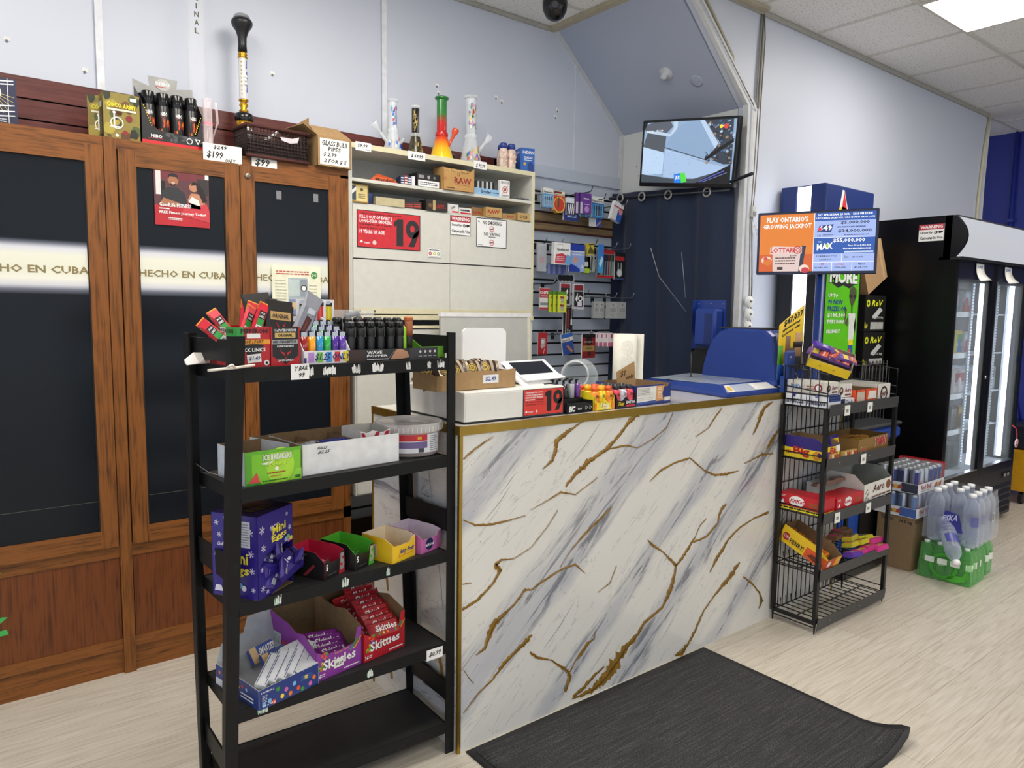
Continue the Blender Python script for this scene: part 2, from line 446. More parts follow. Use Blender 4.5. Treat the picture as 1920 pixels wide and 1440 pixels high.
# seams of the wall boards on the left wall
mb = MB()
for xx in (0.556,1.818):
    mb.box(xx-.014,xx+.014,YW-.006,YW,2.295,H-.02,M('#dfe2e8',.45)); mb.box(xx-.017,xx-.014,YW-.007,YW,2.295,H-.02,M('#9aa2b2',.6))
mb.box(3.12,3.124,YW-.002,YW,2.295,2.93,M('#dfe2e8',.45))
struct(mb,'trim_8')
# slat boards: mahogany to the left, painted grey to the right
mb = MB()
dk = M('#141014',.8)
mb.box(-3,2.75,YW-.008,YW,1.6,2.285,dk)
for z0,z1 in ((2.215,2.292),(2.139,2.209),(2.063,2.133),(1.987,2.057),(1.62,1.98)): mb.box(-3,2.75,YW-.02,YW-.002,z0,z1,MAHO)
struct(mb,'wall_slatboard')
mb = MB()
SLG = tex_mat('grey_slat_paint',paint_nodes('#bcc5d4'),.42)
mb.box(1.47,3.5,YW-.008,YW,.1,2.21,dk)
mb.box(2.5,3.528,YW-.02,YW-.002,2.232,2.30,SLG)
z = 2.220; zs = [2.222,2.147,2.078,2.022,1.925,1.857,1.782,1.706,1.63,1.553,1.477,1.399,1.321,1.246,1.175,1.102,1.027,.951,.875,.80,.722,.646,.57,.494,.418,.342,.266,.19,.11]
for a,b_ in zip(zs[:-1],zs[1:]):
    if a == 2.022: continue
    mb.box(1.47,3.5,YW-.02,YW-.002,b_+.005,a-.007,SLG)
struct(mb,'wall_slatpanel')
mb = MB(); mb.box(2.56,3.5,YW-.03,YW-.004,1.975,2.022,RAWW); mb.box(2.56,3.5,YW-.03,YW-.004,1.925,1.962,RAWW)
mb.box(2.56,3.5,YW-.028,YW-.004,1.962,1.975,M('#3a1712',.6)); mb.box(2.56,3.5,YW-.036,YW-.004,1.915,1.925,M('#4a2018',.6)); mb.box(2.56,3.5,YW-.025,YW-.003,2.022,2.035,M('#3a1712',.6))
struct(mb,'trim_9')
mb = MB(); mb.box(SX1+.1,6.86,YP-.012,YP,0,.09,M('#8e9094',.5)); struct(mb,'baseboard_right')
# chips and old screw anchors on the wall
mb = MB(); ch = M('#e6e6e2',.8)
for x_,z_ in ((2.13,2.62),(2.14,2.585),(2.52,2.63),(2.56,2.615),(2.98,2.64),(2.965,2.6),(.25,2.42),(.5,2.36),(1.25,2.5)):
    mb.box(x_-.009,x_+.012,YW-.002,YW,z_-.006,z_+.009,ch); mb.box(x_-.004,x_+.004,YW-.003,YW,z_-.012,z_-.002,M('#6f7683',.8))
struct(mb,'trim_10')

# ---------------- ceiling lights (only the first is seen; the others are unseen, added where the walls needed light)
def ceiling_light(x,y,label):
    t = thing('ceiling_light',label,'light',(x,y,H-.012),0,'ceiling light panels')
    b = MB(); b.box(0,.6,0,.012,-.004,.012,TB); b.box(0,.6,1.208,1.22,-.004,.012,TB); b.box(0,.012,.012,1.208,-.004,.012,TB); b.box(.588,.6,.012,1.208,-.004,.012,TB)
    b.build('light_frame',t)
    d = MB(); d.box(.012,.588,.012,1.208,-.002,.006,emis('#fff8ee',PANEL_POWER,'lit_diffuser')); d.build('diffuser',t)
ceiling_light(4.177,.64,'bright rectangular ceiling light panel above the drinks fridge')
for x_,y_ in ((-.093,1.25),(1.127,1.25),(1.737,-1.80),(-.70,-1.80),(6.007,-.58)):
    ceiling_light(x_,y_,'added rectangular ceiling light panel over the shop floor out of view')
# ---------------- dome camera
t = thing('dome_camera','black dome security camera hanging from the ceiling tiles','camera',(2.56,2.945,H-.006))
t.scale = (1.3,1.3,1.22)
b = MB(); b.lathe([(.0,0),(.062,0),(.066,-.012),(.06,-.03),(.05,-.045),(.0,-.046)],M('#19191b',.4),24); b.build('mount',t)
b = MB(); b.lathe([(.044,-.04),(.05,-.07),(.047,-.1),(.035,-.125),(.018,-.138),(.0,-.141)],M('#0c0c0e',.2),24); b.build('dome',t)
b = MB(); b.lathe([(.018,0),(.018,.006),(.012,.007)],M('#26262a',.1),14,(-.031,-.036,-.095),(-.6,-.7,-.2)); b.build('lens',t)
# ---------------- sensor and blank plate on the slope
def on_slope(u,y): # u 0..1 down the slope
    return Vector((SX0+(SX1-SX0)*u,y,H+(SZ-H)*u))
nrm = Vector((SZ-H,0,-(SX1-SX0))).normalized()
b = MB(); b.lathe([(.04,0),(.04,.006),(.036,.01),(.02,.012),(.02,.03),(.016,.045),(.0,.047)],M('#c3c6cd',.4),18,(0,0,0),nrm)
b.thing('sensor','small white round sensor on the sloped ceiling','sensor',on_slope(.60,2.82))
b = MB(); b.lathe([(.036,0),(.036,.003),(.028,.004),(.0,.004)],SLOPEM,18,(0,0,0),nrm)
b.thing('cover_plate','painted-over round plate on the sloped ceiling','plate',on_slope(.72,2.66))
# ---------------- cables down the wall beside the column
b = MB(); CB = M('#8d8a80',.5); CG = M('#6e6b62',.5)
for i,(x_,c) in enumerate(((3.60,CB),(3.612,CG),(3.624,CB),(3.636,CG),(3.63,M('#c9c6bd',.5)))):
    y_ = YP-.012-.004*(i % 2)
    b.tube([(3.62+.004*i,y_,H-.03),(x_+.012,y_,2.95),(x_,y_,2.6),(x_-.01,y_,2.25),(x_-.02-.004*i,y_,1.95),(x_-.0,y_,1.6),(x_-.0,y_,1.2)],.0045,c,6)
b.thing('cable_bundle','bundle of grey cables running down the wall by the corner column','cable',(0,0,0))
t = thing('power_outlet','white wall outlets on the corner column','outlet',(3.575,YP-.038,1.37))
for k,(dx,dz) in enumerate(((0,.14),(.005,.07),(.0,0.0))):
    b = MB(); b.lathe([(.032,0),(.032,.012),(.026,.018),(.0,.018)],M('#dcdcd8',.4),16,(dx,0,dz),(0,-1,0))
    b.box(dx-.008,dx-.004,-.021,-.018,dz-.004,dz+.008,INK); b.box(dx+.004,dx+.008,-.021,-.018,dz-.004,dz+.008,INK); b.build('socket',t)
b = MB(); b.box(-.02,.02,-.03,0,0,.06,M('#c9c9c3',.5),.004); b.box(-.012,.012,-.034,-.03,.01,.03,M('#84847e',.5))
b.tube([(0,-.02,0),(.01,-.03,-.05),(.06,-.03,-.09),(.07,-.03,-.11),(.04,-.03,-.1),(.01,-.03,-.06)],.003,WHT,6)
b.thing('switch_box','small white junction box with looped wire on the column','box',(3.60,YP-.005,1.98))
# ================================================================ oak display cabinets
CY = 3.084; CT = 2.055
def cab_glass_nodes(nt,b):
    """smoked glass with a frosted white band; the band's edges are feathered in the print"""
    tc = nt.nodes.new('ShaderNodeTexCoord'); sp = nt.nodes.new('ShaderNodeSeparateXYZ')
    nt.links.new(tc.outputs['Object'],sp.inputs[0])
    r = ramp(nt,[(.0,'#171b21'),(.410,'#171b21'),(.432,'#6a6e7c'),(.452,'#cdced6'),(.48,'#e6e6da'),(.52,'#dfe0cf'),(.585,'#e2e2d3'),(.615,'#d3d4dd'),(.635,'#6a6e7c'),(.650,'#171b21'),(1,'#171b21')])
    mr = nt.nodes.new('ShaderNodeMapRange'); mr.inputs['From Min'].default_value = 1.15; mr.inputs['From Max'].default_value = 1.95
    nt.links.new(sp.outputs['Z'],mr.inputs['Value']); nt.links.new(mr.outputs[0],r.inputs['Fac'])
    nt.links.new(r.outputs['Color'],b.inputs['Base Color'])
SMOKE = tex_mat('smoked_cabinet_glass_with_frosted_band',cab_glass_nodes,.2)
SMOKE.node_tree.nodes['Principled BSDF'].inputs['Specular IOR Level'].default_value = .2
LETT = M('#8a7a50',.6,noise=.04)
def lock(t,x,z):
    b = MB(); b.lathe([(.011,0),(.011,.004),(.009,.006),(.0,.006)],M('#9a958a',.35,.8),16,(x,-.02,z),(0,-1,0)); b.box(x-.0012,x+.0012,-.0275,-.026,z-.006,z+.006,INK); b.build('lock',t)
def cab_door(t,x0,x1,gl,lk=False,txt=True,hinge=None):
    """door frame, smoked pane and lettering; local z from the floor, local y 0 = cabinet face"""
    z0,z1 = .518,2.018; sw = .058
    g0,g1,gz0,gz1 = x0+sw,x1-sw,.585,1.958
    b = MB()
    b.box(x0,g0,-.018,.0,z0,z1,OAKV); b.box(g1,x1,-.018,.0,z0,z1,OAKV)
    b.box(g0,g1,-.0175,.0,z0,gz0,OAKH); b.box(g0,g1,-.0175,.0,gz1,z1,OAKH)
    for (a,c,d,e) in ((g0,g0+.004,gz0,gz1),(g1-.004,g1,gz0,gz1)): b.box(a,c,-.012,-.004,d,e,BLK)
    d = b.build('door',t)
    p = MB(); p.box(g0,g1,-.009,-.005,gz0,gz1,SMOKE)
    f = p.front(g0,g1,-.009,gz0,gz1)
    W = g1-g0; zz = (1.6-gz0)/(gz1-gz0)
    if txt == 'cut': f.text('CHO EN CUBA',.0,(1.552-gz0)/1.373,1.0,(1.58-gz0)/1.373,LETT)
    else: f.text('HECHO EN CUBA',.0,(1.552-gz0)/1.373,1.0,(1.58-gz0)/1.373,LETT)
    f.line(.02,.085,.98,.085,.0012,M('#6b6a5e',.6)); 
    p.build('pane',d)
def cabinet(x0,label,mirror=False,extra_right=False):
    t = thing('display_cabinet',label,'cabinet',(x0,CY,0),0,'oak display cabinets')
    Wd = .958 if not extra_right else .928
    b = MB()
    b.box(.0,Wd,.012,.285,.10,2.02,M('#3b2413',.6))
    b.box(.0,Wd,-.004,.285,2.018,CT,OAKH)
    b.box(.0,Wd,-.004,.285,.47,.522,OAKH); b.box(.0,Wd,-.004,.285,.10,.142,OAKH)
    b.box(.0,Wd,.004,.06,0,.1,OAKH)
    if extra_right: b.box(Wd-.038,Wd,-.004,.285,0,2.03,OAKV)
    b.box(Wd-.002,Wd+.001,.0,.285,0,CT-.001,OAKV)
    b.build('body',t)
    q = MB(); q.box(.004,Wd-.04*extra_right,.0,.01,.142,.47,OAKP); q.build('lower_panel',t)
    w2 = (Wd-(.038 if extra_right else .0)-.012)/2
    cab_door(t,.004,.004+w2,None,txt='full'); cab_door(t,.008+w2,.008+2*w2,None,txt='full')
    lock(t,.008+w2+.028,1.975)
    return t
cabA = cabinet(-.455,'oak display cabinet at the left edge of the picture, left of the wide oak post')
p = MB(); p.box(0,.041,-.012,.285,0,CT,OAKV); p.thing('cabinet_post','wide upright oak post between the two oak display cabinets','post',(.5035,CY,0))
cabB = cabinet(.545,'oak display cabinet carrying a red fitness poster, beside the white wall shelves',extra_right=True)
# tape and poster on the cabinets
b = MB(); GT = M('#3fae55',.6)
f = b.front(.02,.138,0,.25,.33); f.poly([(.1,.2),(.95,.35),(1,.1),(.1,0)],GT); f.poly([(.0,.5),(.85,.95),(1.0,.9),(.7,.55),(.0,.2)],GT)
b.thing('green_tape','torn strip of green tape on the lower panel of the left oak cabinet','tape',(0,CY-.0015,0))
b = MB(); f = b.front(.08,.128,0,.475,.495); f.poly([(0,0),(1,.7),(.8,1),(0,.7)],GT)
b.thing('green_tape','small green tape scrap on the rail of the left oak cabinet','tape',(0,CY-.0055,0))
t = MB(); t.box(0,.2,0,.001,0,.208,M('#7a1c24',.4))
f = t.front(0,.2,0,0,.208)
f.rect(0,0,1,1,M('#59343a',.4)); f.rect(.0,.0,1,.36,M('#b4222c',.35),2); f.rect(0,.84,1,1,M('#6d2a30',.4),2)
f.rect(.03,.55,.12,.98,M('#d8d3cf',.5),3); f.rect(.12,.4,.2,.8,BLK,3); f.rect(.78,.6,.98,.9,M('#30292a',.5),3); f.rect(.93,.9,1,1,M('#dedbd6',.5),4)
sk = M('#a06a4a',.5); sk2 = M('#b98062',.5)
f.poly([(.1,.36),(.14,.62),(.25,.7),(.42,.7),(.55,.6),(.6,.36)],M('#2b2c30',.5),4); f.poly([(.1,.4),(.16,.5),(.45,.42),(.44,.37),(.12,.34)],sk,5)
f.disc(.34,.83,.095,sk,5); f.poly([(.25,.84),(.26,.93),(.34,.96),(.42,.93),(.43,.84),(.4,.89),(.28,.89)],INK,6); f.poly([(.28,.78),(.34,.74),(.4,.78),(.38,.74),(.34,.725),(.3,.74)],INK,6); f.rect(.31,.775,.37,.785,WHT,7)
f.poly([(.62,.32),(.6,.5),(.66,.62),(.8,.62),(.92,.46),(.9,.3)],sk2,5); f.poly([(.62,.34),(.62,.48),(.68,.56),(.8,.5),(.84,.34)],M('#e6dcd8',.5),6)
f.disc(.71,.73,.08,sk2,5); f.poly([(.66,.76),(.7,.84),(.8,.82),(.9,.7),(.96,.5),(.88,.46),(.82,.6),(.77,.7),(.76,.78)],M('#1f1718',.6),6)
f.poly([(.5,.33),(.62,.45),(.8,.4),(.95,.45),(1,.3),(1,.1),(.5,.2)],M('#c43a42',.4),6)
f.text('GoodLife FITNESS',.08,.34,.66,.41,WHT,8); f.scribble(.08,.285,.28,.315,1,WHT,8,.7); f.text('FREE Fitness Journey Today!',.08,.2,.93,.265,WHT,8,.0)
f.scribble(.24,.1,.5,.15,2,WHT,8,.5)
t.thing('fitness_poster','red fitness poster with two people taped inside the oak cabinet door','poster',(.668,CY-.0145,1.752))
for x_,z_,lb in ((1.142,1.895,'left'),(1.305,1.90,'right')): b = MB(); f = b.front(x_,x_+.022,0,z_,z_+.035); f.rect(0,0,1,1,M('#77797d',.5)); b.thing('clear_tape',f'{lb} of the two greyish tape bits on the rightmost cabinet pane','tape',(0,CY-.0105,0))
# notice sheet on the rightmost door
t = MB(); t.box(0,.218,0,.0008,0,.285,M('#e9e8cf',.7))
f = t.front(0,.218,0,0,.285); f.scribble(.08,.86,.78,.93,2,M('#c25b52',.6),2,.5,3); f.disc(.86,.87,.055,M('#3c8a44',.5)); f.text('DO',.81,.845,.91,.895,M('#e8efd8'),3)
f.rect(.32,.22,.72,.82,M('#a8b3bb',.6)); f.rect(.33,.55,.55,.8,M('#bcc9c6',.6),2); f.rect(.57,.54,.71,.8,M('#8f9aa2',.6),2); f.ring(.64,.67,.05,.015,INK,3); f.disc(.64,.67,.035,WHT,3); f.rect(.33,.24,.71,.5,M('#7d86a8',.6),2)
f.disc(.42,.4,.06,M('#d6b48a'),3); f.rect(.58,.26,.68,.4,M('#8c4a3a'),3); f.disc(.5,.33,.05,M('#6a7ab8'),3)
f.scribble(.06,.25,.29,.8,12,M('#a9a594',.7),2,.3,4); f.scribble(.75,.3,.93,.74,9,M('#a9a594',.7),2,.3,6); f.rect(.34,.1,.7,.2,M('#2a2f5a',.6),2)
t.thing('notice_sheet','cream printed notice sheet with a green badge on the rightmost cabinet door','notice',(1.113,CY-.022,1.335),R(1))

# ================================================================ on top of the cabinets
# navy card box at the left edge
t = MB(); t.box(0,.15,0,.06,0,.155,M('#1d2142',.45))
f = t.front(0,.15,0,0,.155); f.ring(.5,.68,.2,.02,M('#e6e2d0')); f.disc(.5,.68,.17,M('#9a8a4e')); 
for k in range(14):
    a = -math.pi*.05-math.pi*.9*k/13; f.line(.5+.2*math.cos(a),.68+.2*math.sin(a),.5+.46*math.cos(a),.68+.5*math.sin(a),.0016,M('#c9b56c'),2)
for k,v_ in enumerate((.95,.88,.42,.3,.2)): f.poly([(.05,v_),(.3,v_+.03),(.6,v_-.02),(.95,v_+.02),(.95,v_),(.6,v_-.05),(.3,v_)],M('#e9ecf2'),3)
f.line(.83,0,.83,1,.002,M('#d8d8d8'),3); f.scribble(.3,.04,.8,.14,2,M('#b9bcc8'),3)
t.thing('card_deck_box','navy and gold sun-patterned box at the left end of the cabinet top','box',(.10,3.105,CT),R(2))
# camouflage charcoal boxes
def camo(label,loc,rz,mirrored=False):
    t = MB(); t.box(0,.122,0,.075,0,.168,M('#8a7a38',.6))
    cols = ['#4d5a2a','#5d3c22','#a8983f','#2e3320','#6d4a2a']
    for f,sd in ((t.front(0,.122,0,0,.168),3),(t.side(0,0,.075,0,.168),9)):
        rr = random.Random(sd)
        for k in range(16):
            u,v = rr.uniform(.06,.94),rr.uniform(.05,.95); n = 8; rad = rr.uniform(.08,.17)
            pts = [(min(1,max(0,u+rad*rr.uniform(.5,1.5)*math.cos(2*math.pi*i/n))),min(1,max(0,v+rad*rr.uniform(.4,1.1)*math.sin(2*math.pi*i/n)))) for i in range(n)]
            f.poly(pts,M(cols[k % 5],.6),1+k % 4)
        if sd == 3:
            f.text('COCO ARMY',.1,.7,.9,.8,M('#e8d827'),6,.0,-.03); f.rect(.1,.62,.9,.66,M('#e8e0c8'),6)
            wt = M('#f3f1e6'); f.ring(.36,.36,.13,.02,wt,6); f.rect(.27,.28,.31,.55,wt,6); f.rect(.18,.26,.45,.29,wt,6); f.disc(.29,.58,.03,wt,6)
            f.disc(.7,.48,.07,M('#7a1f1c'),6); f.disc(.58,.17,.05,M('#8c1f22'),6); f.poly([(.7,.08),(.74,.24),(.86,.26),(.96,.14),(.9,.06)],M('#1c1f14'),6)
            f.disc(.35,.09,.035,M('#e9e4d4'),6); f.text('72',.08,.04,.2,.09,INK,6); f.rect(.74,.86,.92,.93,M('#dfe3ea'),6)
        else: f.rect(.15,.1,.85,.55,M('#4f4a34',.6),6); f.scribble(.18,.12,.82,.52,9,M('#a59b7a'),7,.4); f.rect(.3,.7,.8,.82,M('#cfd3d8'),6)
    return t.thing('charcoal_box',label,'box',loc,rz,'camouflage charcoal boxes')
camo('camouflage box with a hookah picture beside the black aerosol display',(.512,3.10,CT),R(1))
camo('camouflage box half hidden behind the hookah-picture box',(.475,3.19,CT),R(-8))
# aerosol display
GRY = M('#9a9a98',.4); 
t = thing('aerosol_display','black counter display box with a grey header holding black lighter gas cans','display box',(.64,3.10,CT),R(2))
b = MB(); b.box(0,.222,0,.0015,0,.012,RED)
b.box(0,.222,0,.10,0,.002,BLK)
b.prism([(0,0,0),(.222,0,0),(.222,0,.135),(.2,0,.055),(.17,0,.048),(.06,0,.058),(.04,0,.07),(0,0,.16)],(0,.0015,0),M('#17181a',.35))
b.prism([(0,0,0),(0,0,.16),(0,.1,.23),(0,.1,0)],(.0015,0,0),M('#17181a',.35)); b.prism([(.2205,0,0),(.2205,0,.135),(.2205,.1,.23),(.2205,.1,0)],(.0015,0,0),M('#17181a',.35))
b.prism([(0,.115,0),(0,.115,.262),(.06,.115,.245),(.055,.115,.285),(.165,.115,.285),(.16,.115,.25),(.222,.115,.262),(.222,.115,0)],(0,.0015,0),GRY)
f = b.front(0,.222,-.0,0,.16); f.rect(0,0,1,.1,RED,2)
f.text('NIBO',.14,.17,.32,.25,WHT,2); f.line(.1,.15,.33,.16,.0012,RED,2)
for k in range(14): rr = random.Random(k); f.disc(rr.uniform(.35,.9),rr.uniform(.14,.3),rr.uniform(.025,.06),M('#4b4d50',.5),2,8,1.4)
f.ring(.77,.2,.07,.015,WHT,3); f.poly([(.86,.27),(.96,.27),(.91,.14)],WHT,3); f.poly([(.885,.25),(.935,.25),(.91,.18)],BLK,4)
for k in range(9):
    f.disc(.04+.014*k,.88-.055*k,.012,YEL,3,6); f.disc(.97-.012*k,.8-.05*k,.012,YEL,3,6)
g = b.front(.055,.165,.1135,.225,.285); g.disc(.5,.55,.38,M('#b9b8b4'),1,16,1.2); g.text('NIBO',.25,.48,.75,.72,WHT,3); g.line(.25,.38,.6,.42,.002,RED,3)
b.build('display_tray',t)
def gas_can(label=None,loc=None):
    t = thing('gas_can',label,'aerosol can',loc,0,'black gas cans in the aerosol display')
    b = MB(); b.lathe([(.0,0),(.022,0),(.0235,.004),(.0235,.148),(.021,.155),(.0,.156)],M('#1d1c1e',.3),20)
    fl = [M('#d9481c',.5),M('#e8842a',.5),M('#8c2a18',.5)]; rr = random.Random(2)
    for k in range(16):
        a = rr.uniform(-2.4,-.7); zz = rr.uniform(.055,.095); rr_ = .0241; w_ = rr.uniform(.12,.25); h_ = rr.uniform(.008,.018)
        b.add([(rr_*math.cos(a-w_/2),rr_*math.sin(a-w_/2),zz),(rr_*math.cos(a+w_/2),rr_*math.sin(a+w_/2),zz-.003),(rr_*math.cos(a+w_*.3),rr_*math.sin(a+w_*.3),zz+h_),(rr_*math.cos(a-w_*.2),rr_*math.sin(a-w_*.2),zz+h_*.8)],[(0,1,2,3)],fl[k % 3])
    vs,fs = glyphs('NIBO')
    b.add([(.0242*math.cos(-2.1+1.0*x),.0242*math.sin(-2.1+1.0*x),.112+.016*y) for x,y in vs],fs,WHT)
    b.add([(.0242*math.cos(-2.1+.3*i),.0242*math.sin(-2.1+.3*i),.107+.0012*j+.001*i) for i in range(3) for j in (0,1)],[(0,2,3,1),(2,4,5,3)],RED)
    b.build('can_body',t)
    c = MB(); c.lathe([(.0,.150),(.0215,.150),(.0225,.153),(.0227,.1975),(.0215,.2),(.0,.2)],M('#0d0d0f',.15),20); c.build('cap',t)
    return t
g0 = gas_can('black lighter gas can with orange flames standing in the aerosol display',(.672,3.138,CT+.003))
for i,(x_,y_) in enumerate(((.724,3.139),(.776,3.141),(.828,3.143),(.668,3.186),(.72,3.188),(.772,3.19),(.824,3.192))):
    dup(g0,(x_,y_,CT+.003),R(7*i))
# tall clear tube with lettering
t = thing('glass_tube','tall clear acrylic water pipe tube with black letters on the cabinet top','water pipe',(.889,3.262,CT))
GL = glass(alpha=.04,edge=.25)
b = MB(); b.lathe([(.045,0),(.045,.01),(.034,.014),(.034,.93)],GL,20,cap=False)
vs_ = 'ORIGINAL'
for k,chh in enumerate(vs_):
    v2,f2 = glyphs(chh)
    z_ = .49+.032*(7-k); wl = .12 if chh == 'I' else .5
    if v2: b.add([(.0345*math.cos(-1.98+(.5-wl)/2+wl*x),.0345*math.sin(-1.98+(.5-wl)/2+wl*x),z_+.022*y) for x,y in v2],f2,M('#3c3a10'))
b.build('tube',t)
# small clear glass beside it
b = MB(); b.lathe([(.03,0),(.03,.008),(.018,.02),(.017,.2),(.02,.205),(.017,.21)],glass('#fff4f6',alpha=.22),16,cap=False); b.lathe([(.019,.11),(.019,.118)],glass('#ff9fb0',alpha=.5),16,cap=False)
b.tube([(.014,0,.05),(.035,-.01,.12),(.03,-.01,.2)],.005,glass('#fff4f6',alpha=.22),8)
b.thing('glass_pipe','small clear glass water pipe with a pink ring by the gas cans','water pipe',(.886,3.12,CT))
# hookah with black bowl and gold fittings
t = thing('hookah','tall hookah with black funnel bowl, gold rings and clear patterned stem','hookah',(1.079,3.27,CT))
t.scale = (1.02,1.02,1.02)
GD = M('#c8962e',.25,.9)
b = MB(); b.lathe([(.055,0),(.055,.01),(.04,.03),(.032,.08),(.030,.155),(.0,.156)],glass('#eef2f6',.1,'cut_glass',.75),20); 
for k in range(10):
    a = 2*math.pi*k/10; b.tube([(.033*math.cos(a),.033*math.sin(a),.06),(.0315*math.cos(a),.0315*math.sin(a),.15)],.002,WHT,5)
b.build('base',t)
b = MB(); b.lathe([(.033,.155),(.034,.178),(.030,.18)],GD,20); b.lathe([(.036,.180),(.038,.188),(.038,.205),(.03,.212),(.0,.213)],M('#101012',.2),20)
b.lathe([(.012,.212),(.02,.222),(.011,.232),(.019,.245),(.012,.256),(.02,.262),(.02,.268),(.014,.27)],GD,14); b.build('fittings',t)
b = MB(); b.lathe([(.017,.27),(.017,.435)],glass('#f3f1ec',.1,'patterned_tube',.7),16,cap=False)
for k in range(12): 
    a = -1.2+.11*(k % 3); b.add([(.0175*math.cos(a+x*.5),.0175*math.sin(a+x*.5),.285+.012*k+y*.011) for x,y in ((0,0),(1,0),(1,1),(0,1))],[(0,1,2,3)],M('#3b62c4',.4) if k % 4 else M('#cfd9ea'))
for k in range(9): b.ball((.0172*math.cos(-2.2),.0172*math.sin(-2.2),.29+.016*k),.0035,M('#cdbf9a'),6)
for k,zz in enumerate((.33,.345,.36)): b.ball((.0172*math.cos(-1.25),.0172*math.sin(-1.25),zz),.007,WHT,8)
b.build('stem',t)
b = MB(); b.lathe([(.02,.435),(.02,.44),(.016,.445),(.02,.45),(.015,.46),(.012,.465)],GD,16); b.build('collar',t)
b = MB(); b.lathe([(.0,.462),(.019,.463),(.017,.49),(.018,.52),(.026,.545),(.04,.565),(.043,.575),(.042,.585),(.036,.592),(.0,.592)],M('#17171a',.35),22); b.build('bowl',t)
b = MB(); b.lathe([(.03,.592),(.034,.597),(.03,.607),(.018,.614),(.0,.615)],M('#aeb2b8',.25,.6),18,smooth=False); b.build('foil_cap',t)
# wicker basket
WK = M('#2c1c1a',.7,noise=.4,scale=90); WK2 = M('#4a211d',.8,noise=.4,scale=120,bump=.3)
t = thing('wicker_basket','dark brown rectangular wicker basket standing on the oak cabinet','basket',(1.02,3.062,CT),R(3))
b = MB(); Wb,Db,Hb = .262,.13,.125
def basket_wall(a,c,n):
    a = Vector(a); c = Vector(c)
    for i in range(n+1):
        p_ = a.lerp(c,i/n); b.tube([p_+Vector((0,0,.0)),p_+Vector((0,0,Hb))],.0022,WK,5)
    for k in range(9):
        if 2 < k < 7 and False: continue
        zz = .012+k*.0135; b.tube([a+Vector((0,0,zz)),c+Vector((0,0,zz))],.0028 if k % 3 == 0 else .0016,WK,5)
cs = [(0,0,0),(Wb,0,0),(Wb,Db,0),(0,Db,0)]
for i in range(4): basket_wall(cs[i],cs[(i+1) % 4],18 if i % 2 == 0 else 13)
b.box(.002,Wb-.002,.004,.006,.004,Hb-.05,M('#241615',.8)); b.box(.003,.005,.004,Db,.004,Hb-.03,M('#241615',.8)); b.box(0,Wb,0,Db,0,.004,WK)
b.build('body',t)
b = MB(); b.tube([(-.004,-.004,Hb),(Wb+.004,-.004,Hb),(Wb+.004,Db,Hb+.0),(-.004,Db,Hb),(-.004,-.004,Hb)],.008,WK2,7); b.tube([(-.004,-.004,.004),(Wb+.004,-.004,.004)],.007,WK2,7)
b.build('rim',t)
b = MB(); f = b.front(.14,.225,-.0035,.075,.11); f.poly([(0,.6),(.1,.2),(.5,0),(.9,.2),(1,.9),(.6,.6),(.3,.6)],M('#cfc6cc')); b.build('handle_hole',t)
b = MB(); b.lathe([(.02,0),(.012,.03),(.006,.04),(.006,.09)],glass(alpha=.3),12,cap=False); b.tube([(0,0,.08),(.05,0,.12)],.006,glass(alpha=.3),8)
b.thing('glass_pipe','clear glass pipe lying inside the wicker basket','pipe',(1.12,3.12,CT+.006))
# cardboard box with handwritten sign
t = thing('cardboard_box','open brown cardboard box with a handwritten price sheet on the cabinet top','box',(1.318,3.055,CT),R(0))
b = MB(); b.box(0,.158,0,.002,0,.128,KRAFT); b.box(0,.002,0,.26,0,.128,KRAFT); b.box(.156,.158,0,.26,0,.128,KRAFT); b.box(0,.158,.258,.26,0,.128,KRAFT); b.box(0,.158,0,.26,0,.002,KRAFT)
b.build('box_body',t)
b = MB(); b.prism([(.0,0,.128),(.158,0,.128),(.135,.09,.185),(.0,.09,.185)],(0,.002,.002),KRAFT); b.build('flap',t)
b = MB(); b.prism([(.0,.0,.128),(-.06,.0,.165),(-.085,.24,.17),(.0,.26,.128)],(.002,0,.003),M('#9a7a50',.8)); b.prism([(0,.09,.128),(-.0,.09,.215),(-.07,.2,.165),(0,.2,.128)],(.002,0,.002),KRAFT); b.build('flap',t)
b = MB(); f = b.front(.012,.148,-.0,.008,.118); f.rect(0,0,1,1,PAPER,2)
f.text('GLASS BULB',.05,.73,.93,.93,INK,3,.03); f.text('PIPES',.28,.54,.7,.7,INK,3,.03); f.text('$ 2.99',.1,.3,.55,.47,INK,3,.05); f.text('2 FOR $ 5',.12,.06,.88,.23,INK,3,.05); b.build('price_sheet',t)
# price signs on the cabinet edge
def price_sign(loc,w_,h_,rows,label,rz=0,flap=True,col=PAPER,group='handwritten price cards'):
    t = MB(); t.box(0,w_,0,.0008,0,h_,col)
    if flap: t.box(0,w_,0,.03,h_,h_+.0008,col)
    f = t.front(0,w_,0,0,h_)
    for (s_,u0,v0,u1,v1) in rows: f.text(s_,u0,v0,u1,v1,INK,2,.06)
    return t.thing('price_card',label,'price card',loc,rz)
pc = price_sign((.852,3.074,2.012),.15,.073,[('$249',.25,.72,.6,.95),('$199',.08,.2,.5,.62),('ONLY',.55,.06,.82,.3)],'handwritten white price card reading $199 only on the cabinet edge')
price_sign((1.042,3.074,2.013),.105,.046,[('$99',.12,.15,.7,.85)],'small handwritten price card reading $99 under the wicker basket')

